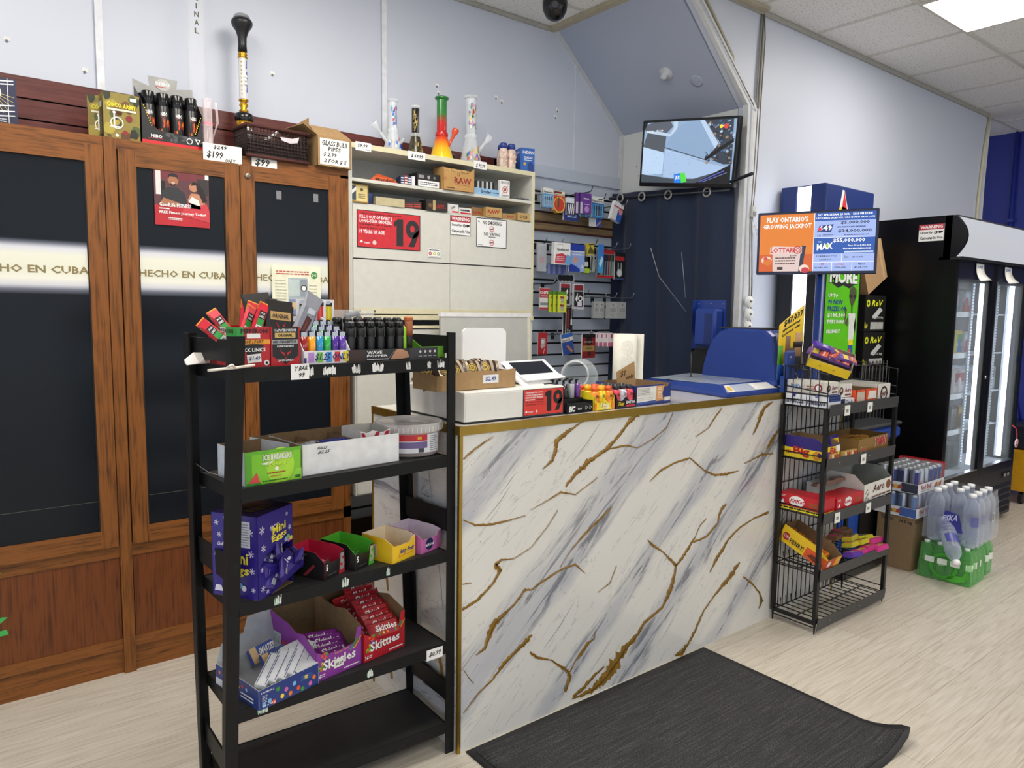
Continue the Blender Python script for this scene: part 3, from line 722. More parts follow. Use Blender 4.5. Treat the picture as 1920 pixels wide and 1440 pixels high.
# ================================================================ white wall shelf unit
SY = 3.10; WH = M('#cfcec5',.45,noise=.03); WE = M('#d6cfae',.55,noise=.04); WI = M('#b9bab8',.55,noise=.04)
t = thing('shelf_unit','white wall shelf unit with four lift-up door panels behind the counter','shelf unit',(1.483,SY,0))
sx = 1.093
b = MB(); b.box(.0,sx-.018,0,.262,2.165,2.188,WH); b.box(.0,sx,-.001,.0,2.165,2.188,WE); b.build('top_board',t)
b = MB(); b.box(sx-.018,sx,0,.262,1.1,2.188,WH); b.box(sx-.018,sx,-.001,0,1.395,2.165,WE); b.build('side_panel',t)
b = MB(); b.box(0,.018,0,.262,1.39,2.165,WH); b.build('side_panel',t)
b = MB(); b.box(.018,sx-.018,.25,.262,1.39,2.165,WI); b.build('back_panel',t)
for zz in (2.018,1.912): b = MB(); b.box(.018,sx-.018,0 if zz > 2 else .03,.25,zz-.0,zz+.014,WH); b.build('shelf',t)
dw = (sx-.018-.018)/2
for i in (0,1):
    x0 = .018+i*dw
    for z0,z1 in ((1.674,1.915),(1.418,1.668)):
        b = MB(); b.box(x0+.001,x0+dw-.001,-.004,.012,z0,z1,WH,.0)
        if z1 < 1.7: b.box(x0+.001,x0+dw-.001,-.007,-.004,z0,z0+.026,WE)
        d = b.build('door',t)
        if z1 < 1.7 and i == 0:
            for xx in (.03,.105): s_ = MB(); s_.lathe([(.006,0),(.006,.002),(0,.002)],M('#8a8470',.4,.7),10,(x0+xx,-.0072,z0+.013),(0,-1,0)); s_.build('screw',d)
b = MB(); b.box(.0,sx,-.01,.262,1.39,1.413,WE); b.box(0,.5,-.008,.25,1.35,1.362,WE); b.build('bottom_rail',t)
# lower white drawer cabinet
t = thing('drawer_cabinet','white drawer cabinet hung under the wall shelf unit beside the oak cabinet','cabinet',(1.503,3.075,0))
b = MB(); b.box(0,.88,.012,.29,.56,1.15,WH); b.box(0,.9,.0,.29,1.15,1.16,WE); b.box(0,.9,.012,.29,1.16,1.345,M('#8f908c',.6)); b.build('body',t)
for z0,z1 in ((.57,.86),(.87,1.14),(1.17,1.34)): b = MB(); b.box(.004,.45,0,.014,z0,z1,WH); b.box(.455,.896,0,.014,z0,z1,WH); b.build('drawer',t)
b = MB(); b.box(0,.025,-.012,.0,1.352,1.368,M('#2f6a3c',.6)); b.box(.025,.05,-.012,0,1.352,1.368,M('#cfcdbd')); b.thing('green_card','small green and white card wedged under the shelf unit','card',(1.56,3.06,.01))
# ================================================================ signs on the shelf doors
SF = SY-.0045
def sheet(w_,h_,name,label,cat,loc,draw,rot=0,base=PAPER,th=.0008):
    t = MB(); t.box(0,w_,0,th,0,h_,base); f = t.front(0,w_,0,0,h_); draw(f); return t.thing(name,label,cat,loc,rot)
def d19(f):
    f.rect(0,0,1,1,INK); f.rect(.012,.02,.988,.98,M('#c92a34',.4),2)
    f.text('Tobacco products are addictive and',.04,.88,.68,.94,INK,3); f.text('KILL 1 OUT OF EVERY 2',.04,.78,.54,.87,WHT,3); f.text('LONG-TERM SMOKERS.',.04,.67,.54,.76,WHT,3)
    f.text('It is illegal to sell or supply',.04,.59,.53,.65,INK,3); f.text('them to anyone under',.04,.5,.44,.56,INK,3); f.text('19 YEARS OF AGE.',.04,.38,.43,.48,WHT,3)
    big19(f,.57,.1,.98,.84,M('#26272b'),3)
    f.text('Ontario',.1,.11,.2,.16,WHT,3); f.poly([(.04,.15),(.07,.2),(.09,.15),(.06,.13)],WHT,3); f.disc(.265,.15,.06,M('#d8c8c8'),3)
sheet(.335,.17,'age_notice','red tobacco notice with a large black 19 on the white shelf door','sign',(1.52,SF-.0015,1.722),d19)
def dwarn(f):
    f.rect(.0,.0,1,1,INK); f.rect(.02,.02,.98,.98,WHT,2); f.rect(.02,.68,.98,.98,M('#b02a3a'),3); f.text('WARNING',.07,.74,.93,.93,WHT,4)
    f.text('Security',.07,.42,.56,.6,INK,4); f.disc(.68,.51,.09,INK,3); f.disc(.67,.51,.045,WHT,4); f.poly([(.78,.58),(.96,.58),(.94,.5),(.84,.43),(.78,.47)],INK,3)
    f.text('Cameras In Use',.07,.12,.95,.3,INK,4)
sheet(.124,.095,'warning_sign','small security camera warning sign on the white shelf door','sign',(2.027,SF-.0015,1.816),dwarn)
def dnos(f):
    f.rect(0,0,1,1,INK); f.rect(.02,.025,.98,.975,WHT,2); f.text('NO SMOKING',.2,.78,.82,.92,INK,3); f.text('NO VAPING',.25,.4,.78,.52,INK,3); f.disc(.08,.87,.03,INK,3); f.rect(.4,.35,.62,.375,INK,3)
    for v in (.64,.17): f.ring(.5,v,.105,.022,RED,3); f.line(.44,v-.06,.56,v+.06,.002,RED,4); f.rect(.45,v-.015,.55,v+.015,INK,4)
    f.rect(.05,.06,.22,.08,M('#999'*1+'999'),3)
sheet(.196,.147,'no_smoking_sign','white no smoking no vaping sign with black border on the shelf door','sign',(2.187,SF-.0015,1.767),dnos)
def dcert(f):
    f.rect(0,0,1,1,M('#8f8f88')); f.rect(.02,.03,.98,.97,WHT,2); f.scribble(.08,.72,.9,.86,1,INK,3,.6)
    for u,c in ((.18,'#b03a3e'),(.5,'#d8c32a'),(.82,'#3a8a56')): f.disc(u,.42,.18,M(c),3); f.disc(u,.42,.08,M('#eee9dd'),4,6)
    f.scribble(.1,.08,.9,.18,1,M('#888888'),3,.4)
sheet(.075,.046,'small_sticker','small white sticker with red, yellow and green badges on the shelf door','sticker',(1.898,SF-.0015,1.696),dcert)
for x_,z_,w_,rows,lb in ((1.518,2.155,.078,[('$9.99',.1,.35,.75,.8),('ONLY',.6,.08,.92,.25)],'price card reading $9.99 at the left end of the top board'),
    (1.79,2.152,.094,[('$ 69.99',.15,.2,.85,.7)],'price card below the dark gold-speckled water pipe on the top board'),
    (2.17,2.158,.08,[('$ 99.99',.15,.1,.85,.7)],'price card below the clear character-covered water pipe on the top board')):
    price_sign((x_,SY-.003,z_),w_,.038,rows,lb,0,False,WHT)

# ================================================================ water pipes on the top board
ZT = 2.1885
def beaker(name,label,x,y,h,neck,body,mats,stem=1,bowl=True,extra=None,opaque=False,s=1.):
    """beaker-shaped water pipe: base, neck, rim, slanted stem with a bowl"""
    t = thing(name,label,'water pipe',(x,y,ZT))
    hb = h*.40
    b = MB(); b.lathe([(body*.9,0),(body,.006),(body*.92,.02),(neck*1.15,hb),(neck,hb+.012)],mats[0],26,cap=False); b.lathe([(0,.003),(body*.9,.003)],mats[0],26,cap=False); b.build('base',t)
    b = MB(); b.lathe([(neck,hb+.01),(neck,h-.012)],mats[1],22,cap=False)
    if not opaque: b.lathe([(neck*.8,hb+.02),(neck*.8,h-.02)],mats[1],18,cap=False)
    if extra: extra(b,neck,hb,h,body)
    b.build('neck',t)
    b = MB(); b.lathe([(neck,h-.014),(neck*1.35,h-.01),(neck*1.4,h-.004),(neck*1.3,h),(neck*.8,h)],mats[2],22,cap=False)
    b.build('rim',t); b = MB(); b.lathe([(neck*1.25,hb),(neck*1.3,hb+.008),(neck*1.2,hb+.018)],mats[3],20,cap=False); b.build('joint',t)
    if stem:
        dx = .055*stem; dy = -.035 if abs(stem) != 1 else -.01
        b = MB(); b.tube([(dx*.35,dy*.6,hb*.35),(dx*1.5,dy*1.5,hb*.95)],.0075,mats[4],10); b.lathe([(.008,0),(.009,.015),(.016,.03),(.018,.045),(.015,.05)],mats[4],14,(dx*1.45,dy*1.45,hb*.9),(dx,dy*.3,.06),cap=False)
        b.tube([(dx*1.75,dy*1.5,hb*1.25),(dx*2.1,dy*1.5,hb*1.2)],.0045,mats[4],6); b.build('stem_bowl',t)
    return t
G1 = glass('#f4f8fa',.03,'clear_glass',.32)
def decal_band(cols,seed,a0=-2.6,a1=-.6,z0=.15,z1=.9,n=26):
    def g(b,neck,hb,h,body):
        rr = random.Random(seed)
        for k in range(n):
            a = rr.uniform(a0,a1); zz = hb+.015+(h-hb-.05)*rr.uniform(z0,z1); w_ = rr.uniform(.25,.6); hh = rr.uniform(.008,.022)
            R_ = neck+.0008+.0002*(k % 4)
            b.add([(R_*math.cos(a+w_*c),R_*math.sin(a+w_*c),zz+hh*d) for c,d in ((0,0),(.6,.1),(1,.5),(.7,1),(.1,.9))],[(0,1,2,3,4)],M(cols[k % len(cols)],.4))
        for k in range(n//2):
            a = rr.uniform(-2.6,-.5); zz = hb*rr.uniform(.1,.6); Rb = body*.93+(neck*1.15-body*.92)*(zz-.02)/(hb-.02)+.0012; w_ = rr.uniform(.15,.35)
            b.add([(Rb*math.cos(a+w_*c),Rb*math.sin(a+w_*c),zz+.02*d) for c,d in ((0,0),(.6,0),(1,.5),(.5,1),(.1,.8))],[(0,1,2,3,4)],M(cols[k % len(cols)],.4))
    return g
beaker('water_pipe','clear glass water pipe with blue and pink swirl decals, first from the left',1.775,3.22,.258,.019,.05,[G1,G1,G1,G1,G1],-1,extra=decal_band(['#3450c0','#2a3f9a','#c23a6a','#5a78d8','#e8e8f4','#44a0a8'],3))
b = MB(); b.tube([(-.03,0,.03),(.03,0,.09)],.008,G1,10); b.ball((.01,0,.02),.02,G1,10)
b.thing('glass_pipe','small clear glass pipe leaning behind the swirl-decal water pipe','pipe',(1.83,3.26,ZT+.001))
DKG = M('#3a3420',.18,noise=.7,scale=45)
beaker('water_pipe','black water pipe speckled with gold, second from the left',1.902,3.22,.25,.019,.046,[DKG,M('#15130f',.12,noise=.5,scale=45),G1,G1,BLK],0,extra=decal_band(['#8f7a3a','#5d4a20','#b39a4c'],8,-2.9,-1.7,0,1,22),opaque=True)
def grad_nodes(nt,b):
    tc = nt.nodes.new('ShaderNodeTexCoord'); sp = nt.nodes.new('ShaderNodeSeparateXYZ'); nt.links.new(tc.outputs['Object'],sp.inputs[0])
    mr = nt.nodes.new('ShaderNodeMapRange'); mr.inputs['From Min'].default_value = 0; mr.inputs['From Max'].default_value = .32; nt.links.new(sp.outputs['Z'],mr.inputs['Value'])
    r = ramp(nt,[(0,'#f0dc28'),(.2,'#efb422'),(.36,'#dd4a26'),(.42,'#c92a2c'),(.6,'#c22f2e'),(.68,'#7a5a30'),(.74,'#33803a'),(1,'#2f7a38')])
    nt.links.new(mr.outputs[0],r.inputs['Fac']); nt.links.new(r.outputs['Color'],b.inputs['Base Color'])
RASTA = tex_mat('green_red_yellow_graded_glass',grad_nodes,.1)
beaker('water_pipe','tall water pipe graded from green through red to yellow',2.055,3.22,.32,.0255,.064,[RASTA,RASTA,RASTA,RASTA,M('#d9502c',.15)],.4,opaque=True)
beaker('water_pipe','tall clear water pipe covered in small colourful character decals',2.235,3.22,.358,.0265,.062,[G1,G1,G1,G1,G1],1.0,extra=decal_band(['#c9a23a','#4a6ac0','#b84a3a','#d8d2c4','#7a4a9a','#e8c840','#3a7a4a','#d98aa0'],5,n=44))
b = MB(); b.lathe([(.02,0),(.03,.02),(.028,.05),(.018,.06),(0,.061)],M('#26262a',.15),16); b.thing('glass_bowl','small dark glass bowl between the graded and the clear water pipes','bowl',(2.145,3.27,ZT))
# two-tone bottles and the blue box
def tablet_jar(label=None,loc=None):
    t = thing('tablet_bottle',label,'bottle',loc,0,'blue-capped tablet bottles')
    b = MB(); b.lathe([(0,0),(.022,0),(.024,.005),(.025,.06),(.023,.11),(.018,.125),(0,.126)],M('#d9c3b4',.4,noise=.35,scale=70),16)
    for k in range(14):
        rr = random.Random(k); a = -2.7+rr.uniform(0,2.4); zz = rr.uniform(.02,.1)
        b.ball((.0235*math.cos(a),.0235*math.sin(a),zz),.0055,M(['#e7b8a0','#e8d8b8','#d8a8b8'][k % 3],.5),6)
    b.build('bottle_body',t)
    c = MB(); c.lathe([(0,.118),(.021,.118),(.021,.142),(.017,.148),(0,.148)],M('#2a3f8c',.35),16); c.build('cap',t); return t
j = tablet_jar('small tablet bottle with a blue cap beside the blue box on the top board',(2.435,3.2,ZT)); j['group'] = 'blue-capped tablet bottles'
dup(j,(2.486,3.195,ZT),.4); dup(j,(2.458,3.248,ZT),.8); dup(j,(2.512,3.252,ZT),1.1)
t = MB(); t.box(0,.085,0,.1,0,.143,M('#2d62b4',.4)); f = t.front(0,.085,0,0,.143)
f.text('INDIAN',.15,.78,.95,.9,WHT); f.text('CLASSIC',.2,.6,.85,.69,WHT); f.rect(.25,.54,.8,.56,WHT); f.disc(.3,.4,.06,M('#c9a640')); f.poly([(.5,.1),(.55,.45),(.75,.5),(.9,.4),(.95,.1)],M('#1d3f86')); f.scribble(.1,.08,.5,.14,1,WHT)
f = t.side(0,0,.1,0,.143); f.text('INDIAN',.15,.8,.85,.9,WHT); f.rect(.15,.1,.5,.7,M('#24509c'))
t.thing('blue_box','bright blue upright carton at the right end of the top board','box',(2.555,3.2,ZT),R(-14))

# ================================================================ stock on the middle shelf
ZM = 2.0325
def carton(name,label,loc,w_,d_,h_,col,draw=None,rot=0,cat='box',sidedraw=None,topcol=None,group=None,topdraw=None,rough=.5):
    t = MB(); t.box(0,w_,0,d_,0,h_,M(col,rough) if isinstance(col,str) else col)
    if draw: draw(t.front(0,w_,0,0,h_))
    if sidedraw: sidedraw(t.side(0,0,d_,0,h_))
    if topcol: t.top(0,w_,0,d_,h_).rect(0,0,1,1,M(topcol,.6))
    if topdraw: topdraw(t.top(0,w_,0,d_,h_))
    return t.thing(name,label,cat,loc,rot,group)
t = MB(); t.hull([(0,0,0),(.15,0,0),(.16,.06,0),(.02,.06,0),(.03,.01,.025),(.13,.01,.022),(.06,.04,.045),(.12,.05,.03)],M('#c4552a',.45)); f = t.front(.02,.14,-.001,.004,.02); f.text('Mardon',.1,.1,.9,.9,M('#4a2010'))
t.thing('orange_pouch','crumpled orange pouch on the middle shelf','pouch',(1.60,3.13,ZM),R(-4))
for k in range(4):
    carton('small_carton','small navy and white cartons on edge between orange pouch and black carton',(1.762+.02*k,3.12,ZM),.017,.07,.042+.004*(k % 2),['#26335c','#8a2c3c','#2b3a66','#dad8da'][k],lambda f: f.scribble(.1,.1,.9,.9,3,WHT,2),R(-12),group='small cartons on edge')
carton('black_carton','black carton with white warning panel on the middle shelf',(1.85,3.115,ZM),.13,.08,.068,'#1c1c1e',lambda f: (f.rect(.04,.06,.96,.5,WHT),f.scribble(.1,.15,.9,.42,2,INK,2),f.rect(.06,.62,.3,.85,M('#8d8d8d')),f.disc(.5,.74,.12,M('#a9a9a9')),f.disc(.75,.74,.1,M('#777777'))))
t = thing('kraft_display','brown kraft display box with dark red lettering and an open top','display box',(1.985,3.09,ZM-.0),R(-1))
KR2 = M('#b98f56',.7,noise=.06)
b = MB(); b.box(0,.182,0,.002,0,.085,KR2); b.box(0,.002,0,.1,0,.11,KR2); b.box(.18,.182,0,.1,0,.11,KR2); b.box(0,.182,.098,.1,0,.125,M('#7c5c34',.8)); b.box(0,.182,0,.1,0,.002,KR2)
b.prism([(0,0,.085),(.02,0,.1),(.05,0,.085)],(0,.002,0),KR2); b.prism([(.182,0,.085),(.182,0,.118),(.14,0,.085)],(0,.002,0),KR2)
f = b.front(0,.182,0,0,.085); f.text('RAW',.34,.42,.9,.78,M('#8c1c22'),2); f.scribble(.38,.32,.88,.37,1,M('#8c1c22'),2); f.ring(.48,.92,.08,.03,M('#5a3a20'),2); f.rect(.1,.1,.35,.16,M('#5a3a20'),2); f.ring(.86,.92,.0,.0,INK,2)
f.ring(.06,.6,.1,.03,M('#b0482a'),2); b.build('display_tray',t)
for k in range(6):
    b = MB(); b.box(0,.026,0,.004,0,.055,M('#c9a368',.6)); f = b.front(0,.026,0,0,.055); f.ring(.5,.65,.16,.05,M('#5a3a20')); f.rect(.2,.2,.8,.28,M('#8c1c22'))
    b.thing('paper_cone_pack','small kraft packet standing in the brown open-top display box','packet',(1.995+.028*k,3.115+.004*(k % 2),ZM+.055),R(-6+4*(k % 3)),'kraft packets in the brown display')
carton('grinder_carton','light blue carton lettered Grinder lying on the middle shelf',(2.165,3.11,ZM),.2,.08,.034,'#8db8dc',lambda f: (f.text('Grinder',.28,.3,.62,.8,INK,2),f.scribble(.66,.4,.95,.6,1,INK,2,.5,4),f.disc(.22,.5,.06,INK,2)))
for k in range(9):
    carton('card_pack','playing card pack in the row standing on the light blue carton',(2.225+.0125*k,3.16-.002*k,ZM+.034),.011,.06,.044,['#26262c','#c9c7c4'][k % 2],None,R(-4),group='row of card packs')
carton('playing_cards','white playing card pack with a red ornament facing out on the middle shelf',(2.342,3.10,ZM),.062,.02,.088,'#e9e7e4',lambda f: (f.text('BICYCLE',.1,.8,.9,.94,M('#3a4560'),2),f.ring(.5,.46,.2,.04,M('#b0343c'),2),f.disc(.5,.46,.1,M('#c05058'),2),f.line(.2,.2,.8,.7,.002,M('#3a4560'),2),f.text('CARDS',.1,.06,.9,.16,M('#3a4560'),2)))
b = MB(); b.tube([(0,0,.006),(.04,.02,.008),(.08,0,.006),(.12,.03,.006),(.07,.05,.006),(.02,.03,.006)],.005,M('#5a5c60',.4),6); b.tube([(.05,0,.012),(.09,.03,.014),(.13,.01,.006)],.006,M('#77787c',.4),6)
b.thing('coiled_cable','coil of grey cable at the right end of the middle shelf','cable',(2.43,3.12,ZM+.002))

# ================================================================ stock on the lower shelf (behind the top doors)
ZL = 1.9265
carton('gold_tin','gold-framed cigar tin at the left end of the lower shelf',(1.50,3.125,ZL),.095,.05,.085,'#9a7636',lambda f: (f.rect(.06,.08,.94,.92,M('#d8c88a'),2),f.rect(.1,.12,.34,.88,M('#3b4656'),3),f.poly([(.1,.6),(.34,.85),(.34,.65),(.1,.4)],WHT,4),f.disc(.64,.7,.09,M('#6a4a1a'),3),f.scribble(.45,.22,.85,.5,3,M('#6a4a1a'),3)))
b = MB(); b.lathe([(0,0),(.018,0),(.018,.05),(.016,.054),(0,.054)],M('#27407c',.3),16); b.thing('blue_tin','small blue tin beside the gold-framed cigar tin','tin',(1.615,3.16,ZL))
carton('kraft_carton','plain beige flat carton on the lower shelf',(1.635,3.13,ZL),.15,.09,.038,'#b9ad8a',None,R(-3))
for k,(x_,y_) in enumerate(((1.795,3.15),(1.835,3.145))): carton('paper_pack','dark red and black rolling paper packs beside the black carton',(x_,y_,ZL),.05,.05,.03+.006*k,'#3a1a18',lambda f: f.scribble(.1,.2,.9,.8,2,M('#c0392f'),2),R(-20),group='dark paper packs')
carton('black_paper_carton','black carton with red lettering and gold band on the lower shelf',(1.905,3.12,ZL),.12,.075,.052,'#26201e',lambda f: (f.text('RAW',.38,.25,.85,.65,M('#9a2020'),2),f.disc(.18,.48,.2,M('#6a5030'),2),f.rect(.3,.05,.42,.98,M('#b8a070'),3),f.line(0,.2,1,.3,.001,M('#9a2020'),2)),R(-3),topcol='#463030')
for k,(x_,w_) in enumerate(((2.03,.07),(2.105,.075))): carton('white_carton',['white carton with a leaf sketch on the lower shelf','white carton with red stripe beside the leaf-sketch carton'][k],(x_,3.13,ZL),w_,.06,.045-.012*k,'#d8d8d4',(lambda f: (f.poly([(.3,.5),(.6,.85),(.75,.7),(.5,.45)],M('#8a8a88'),2),f.rect(.45,.08,.95,.25,RED,2))) if k == 0 else (lambda f: (f.scribble(.1,.4,.9,.8,1,INK,2,.6),f.rect(.1,.08,.95,.3,RED,2))))
carton('paper_carton','small kraft carton half hidden behind the larger red-lettered kraft carton',(2.19,3.14,ZL),.07,.06,.045,'#8f6c3c',lambda f: f.text('RAW',.1,.2,.9,.6,M('#a0251f'),2),R(3))
carton('paper_carton','kraft carton with large red lettering and pale top on the lower shelf',(2.265,3.118,ZL),.1,.07,.05,'#b8965c',lambda f: (f.text('RAW',.1,.35,.85,.8,M('#a0251f'),2),f.rect(.1,.12,.5,.17,M('#7a5a30'),2)),R(-2),topcol='#c4a46a')
carton('paper_carton','low kraft carton left of the tan end carton on the lower shelf',(2.38,3.13,ZL),.09,.06,.03,'#a58550',lambda f: f.text('RAW',.35,.2,.85,.75,M('#a0251f'),2),R(-2))
carton('paper_carton','tan carton with dark brown lettering at the right end of the lower shelf',(2.475,3.115,ZL),.085,.07,.04,'#b89a62',lambda f: f.text('OCB',.12,.25,.75,.7,M('#5a3418'),2),R(-2),topcol='#c9ad78')

# ================================================================ slat wall hooks and hanging packets
HK = M('#8f9094',.35,.8); HKD = M('#2b2b2d',.4,.3)
def hook(x,z,L,mat=HK,n='arm',y0=None):
    y0 = y0 or YW-.02
    t = thing('peg_hook',None,'hook',(x,y0,z),0,'slat wall hooks')
    b = MB(); b.box(-.012,.012,-.006,0,-.03,.008,HKD); b.build('bracket',t)
    b = MB(); b.tube([(0,-.004,0),(0,-L+.03,-.0),(0,-L+.012,.004),(0,-L,.03)],.0028,mat,6); b.build('rod',t)
    return t
SLZ = {1: 2.118,2: 1.835,3: 1.60,4: 1.535,5: 1.30}
def packet(name,label,x,z,w_,h_,draw,y=3.25,th=.008,base='#e8e8e8',rz=0,tilt=0,n=1,dy=.016,dx=0,group=None,clear=False,cat='packet'):
    t = MB(); t.box(-w_/2,w_/2,0,th,-h_,0,M(base,.35) if not clear else glass(alpha=.25))
    f = t.front(-w_/2,w_/2,0,-h_,0); draw(f)
    o = t.thing(name,label,cat,(x,y,z),(0,R(tilt),R(rz)),group or (name.replace('_',' ')+'s hanging on a hook' if n > 1 else None))
    for k in range(1,n): dup(o,(x+dx*k,y+dy*k,z),(0,R(tilt),R(rz)))
    return o
def lab(h_,lb): h_['label'] = lb; del h_['group']; return h_
lab(hook(2.80,2.118,.13),'wire hook holding the blue battery packs beside the shelf unit')
lab(hook(2.885,2.118,.13),'wire hook holding the red and yellow battery packs')
lab(hook(3.04,2.14,.24,HKD),'dark wire hook curling up beside the purple packs in the top row')
lab(hook(3.19,2.118,.2,HKD),'dark wire hook holding the light blue battery packs')
lab(hook(3.36,2.10,.22),'wire hook holding the blue and white boxes at the end of the top row')
def bat(c1,c2,brand,bcol='#20242c'):
    def g(f):
        f.rect(0,.72,1,1,M('#e6e6e2')); f.text(brand,.05,.74,.95,.84,M(bcol),3); f.rect(0,0,1,.7,M(c1),2); f.rect(.05,.05,.95,.62,M(c2),3)
        for k in range(4): f.rect(.12+.2*k,.1,.24+.2*k,.6,CHROME,4); f.rect(.12+.2*k,.38,.24+.2*k,.55,M('#2a3550'),5)
    return g
packet('battery_pack','light blue battery pack nearest the white shelf unit',2.79,2.145,.075,.11,bat('#5a9ad0','#8fc0e4','Panasonic'),y=3.235,n=2)
packet('battery_pack','red and yellow battery pack in the top row',2.875,2.135,.085,.11,lambda f: (f.rect(0,.78,1,1,M('#e8e0b8')),f.rect(.0,.88,.7,.98,M('#7a1c1c'),2),f.text('Panasonic',.05,.79,.95,.86,INK,3),f.rect(0,0,1,.77,M('#cc3a2e'),2),f.ring(.5,.3,.42,.07,M('#e8b83a'),3),f.rect(.2,.2,.3,.65,M('#8a7a30'),4),f.rect(.4,.15,.5,.68,M('#5a4a2a'),4)),y=3.235,n=3)
packet('toothbrush_card','black and white striped card in the top row beside the purple pack',2.975,2.108,.075,.1,lambda f: (f.rect(0,0,1,.7,M('#2c2c58')),f.rect(0,.78,1,1,M('#dfe6ee')),[f.poly([(.1+.2*k,.05),(.18+.2*k,.05),(.3+.2*k,.65),(.2+.2*k,.65)],WHT,2) for k in range(4)]),y=3.24,n=2)
packet('purple_carton','purple hanging carton in the top row',3.065,2.142,.09,.12,lambda f: (f.rect(0,0,1,1,M('#6a3a94')),f.scribble(.3,.68,.8,.76,1,WHT,2,.7),f.rect(0,0,.2,.55,M('#c9c4d4'),2),f.disc(.6,.22,.16,M('#b890c8'),2),f.scribble(.35,.42,.85,.5,1,M('#e4d4ee'),2)),y=3.21,base='#3c2454',n=2,dx=-.02,th=.015)
packet('blade_card','dark blue card with a small white tool hanging low in the top row',2.985,2.032,.12,.055,lambda f: (f.rect(0,0,1,1,M('#26357a')),f.rect(.25,.35,.85,.7,M('#b8c4d8'),2),f.rect(.5,.4,.8,.6,M('#5a76b0'),3)),y=3.25,rz=0)
packet('battery_pack','light blue pen battery pack right of the purple carton',3.185,2.135,.1,.125,bat('#2a6ab0','#5aa4dc','Panasonic'),y=3.23,n=3,dx=-.03)
packet('plaster_pack','blue and white plaster pack below the pen battery pack',3.20,2.01,.1,.05,lambda f: (f.rect(.5,0,1,1,M('#2a5ab8')),f.rect(0,0,.45,1,M('#c8ccd0')),f.poly([(.5,.1),(.9,.8),(.95,.6),(.6,.05)],M('#c08a6a'),2)),y=3.26)
packet('pill_carton','tilted blue and white carton at the right end of the top row',3.345,2.11,.085,.115,lambda f: (f.rect(0,0,.5,1,M('#d9d9d8')),f.rect(.5,0,1,.65,M('#2a58b4')),f.poly([(.5,.65),(1,.8),(1,.5),(.75,.4)],M('#d08a90'),2),f.rect(0,.82,.6,1,M('#dfe3ea'),2),f.rect(0,.7,1,.78,M('#b85a68'),2)),y=3.2,tilt=18,th=.025)
# second row
lab(hook(2.80,1.835,.12,HKD),'dark wire hook beside the shelf unit in the second row')
lab(hook(2.90,1.835,.15),'wire hook carrying the red and white blister packs')
lab(hook(3.09,1.84,.24,HKD),'long dark wire hook rising over the yellow packets in the second row')
lab(hook(3.30,1.835,.2),'wire hook over the pen pack in the second row')
lab(hook(3.40,1.835,.22),'wire hook reaching across the curtain in the second row')
packet('cotton_bag','clear bag of cotton rounds beside the shelf unit',2.755,1.83,.07,.16,lambda f: (f.rect(.1,.05,.9,.9,M('#b8bcc4')),f.disc(.5,.4,.12,M('#c4a8b0'),2)),y=3.24,clear=True,cat='bag')
packet('blister_pack','red and white blister pack in the second row',2.85,1.835,.125,.125,lambda f: (f.rect(0,.0,1,1,M('#e8e8e6')),f.text('Gaviscon',.15,.62,.9,.76,INK,3),f.poly([(.05,.05),(.1,.45),(.5,.52),(.8,.4),(.7,.05)],M('#c43a4a'),2),f.scribble(.15,.15,.65,.4,3,M('#e8c8cc'),3),f.poly([(.65,.1),(.8,.5),(1,.4),(1,0),(.7,0)],M('#6aa4d4'),3),f.rect(.15,.88,.55,.93,M('#c8c8c8'),2)),y=3.17,n=2)
packet('sleeve_pack','row of clear blue-tinted sleeves below the red and white pack',2.865,1.715,.15,.06,lambda f: [f.rect(.02+.14*k,.05,.12+.14*k,.95,M('#4a5a9a' if k % 2 else '#7a86b8')) for k in range(7)],y=3.23,base='#5a6490')
packet('plaster_bag','blue and white sleep-aid packet in the second row',2.985,1.835,.125,.16,lambda f: (f.rect(0,0,1,.72,M('#8fa8e0')),f.rect(0,.76,1,1,M('#1e3aa0'),2),f.text('breathe',.2,.6,.9,.68,WHT,3),f.poly([(0,0),(0,.3),(.4,.22),(.7,.1),(.7,0)],M('#1e3aa0'),3),f.disc(.4,.42,.12,M('#c89a84'),3),f.disc(.85,.18,.09,M('#dfe6f4'),4),f.ring(.85,.18,.07,.02,M('#3a4a8c'),5)),y=3.19,n=2)
packet('glue_card','black and lime green card in the second row',3.065,1.77,.075,.1,lambda f: (f.rect(0,0,1,1,M('#1c221c')),f.rect(.1,.02,.95,.3,M('#a8c83a'),2),f.rect(.3,.4,.8,.68,M('#c8ccc4'),2),f.rect(.4,.8,.7,.95,BLK,3)),y=3.2)
packet('black_cutter_set','row of short black tool handles below the blue packet',2.97,1.665,.13,.05,lambda f: [f.disc(.12+.22*k,.5,.4,M('#0e0e10'),1+k,10) for k in range(4)],y=3.26,clear=True)
packet('yellow_packet','crinkled yellow and silver packet in the second row',3.10,1.85,.06,.17,lambda f: (f.rect(0,.6,1,1,M('#c9b23a')),f.rect(0,0,1,.6,M('#9aa098')),f.poly([(.3,.1),(.6,.6),(.8,.5),(.5,.0)],M('#4a4e48'),2),f.poly([(0,.65),(.5,.9),(1,.7),(1,.62)],M('#5a5420'),2)),y=3.2,base='#b0a860',n=2,tilt=-6)
packet('blue_packet','narrow light blue packet in the second row',3.165,1.845,.045,.17,lambda f: (f.rect(0,.5,1,1,M('#3a7ac8')),f.rect(0,0,1,.5,M('#4a9ad0')),f.poly([(.1,.3),(.6,.6),(.9,.5),(.5,.2)],M('#c8dcec'),2)),y=3.17,base='#3a8ac4')
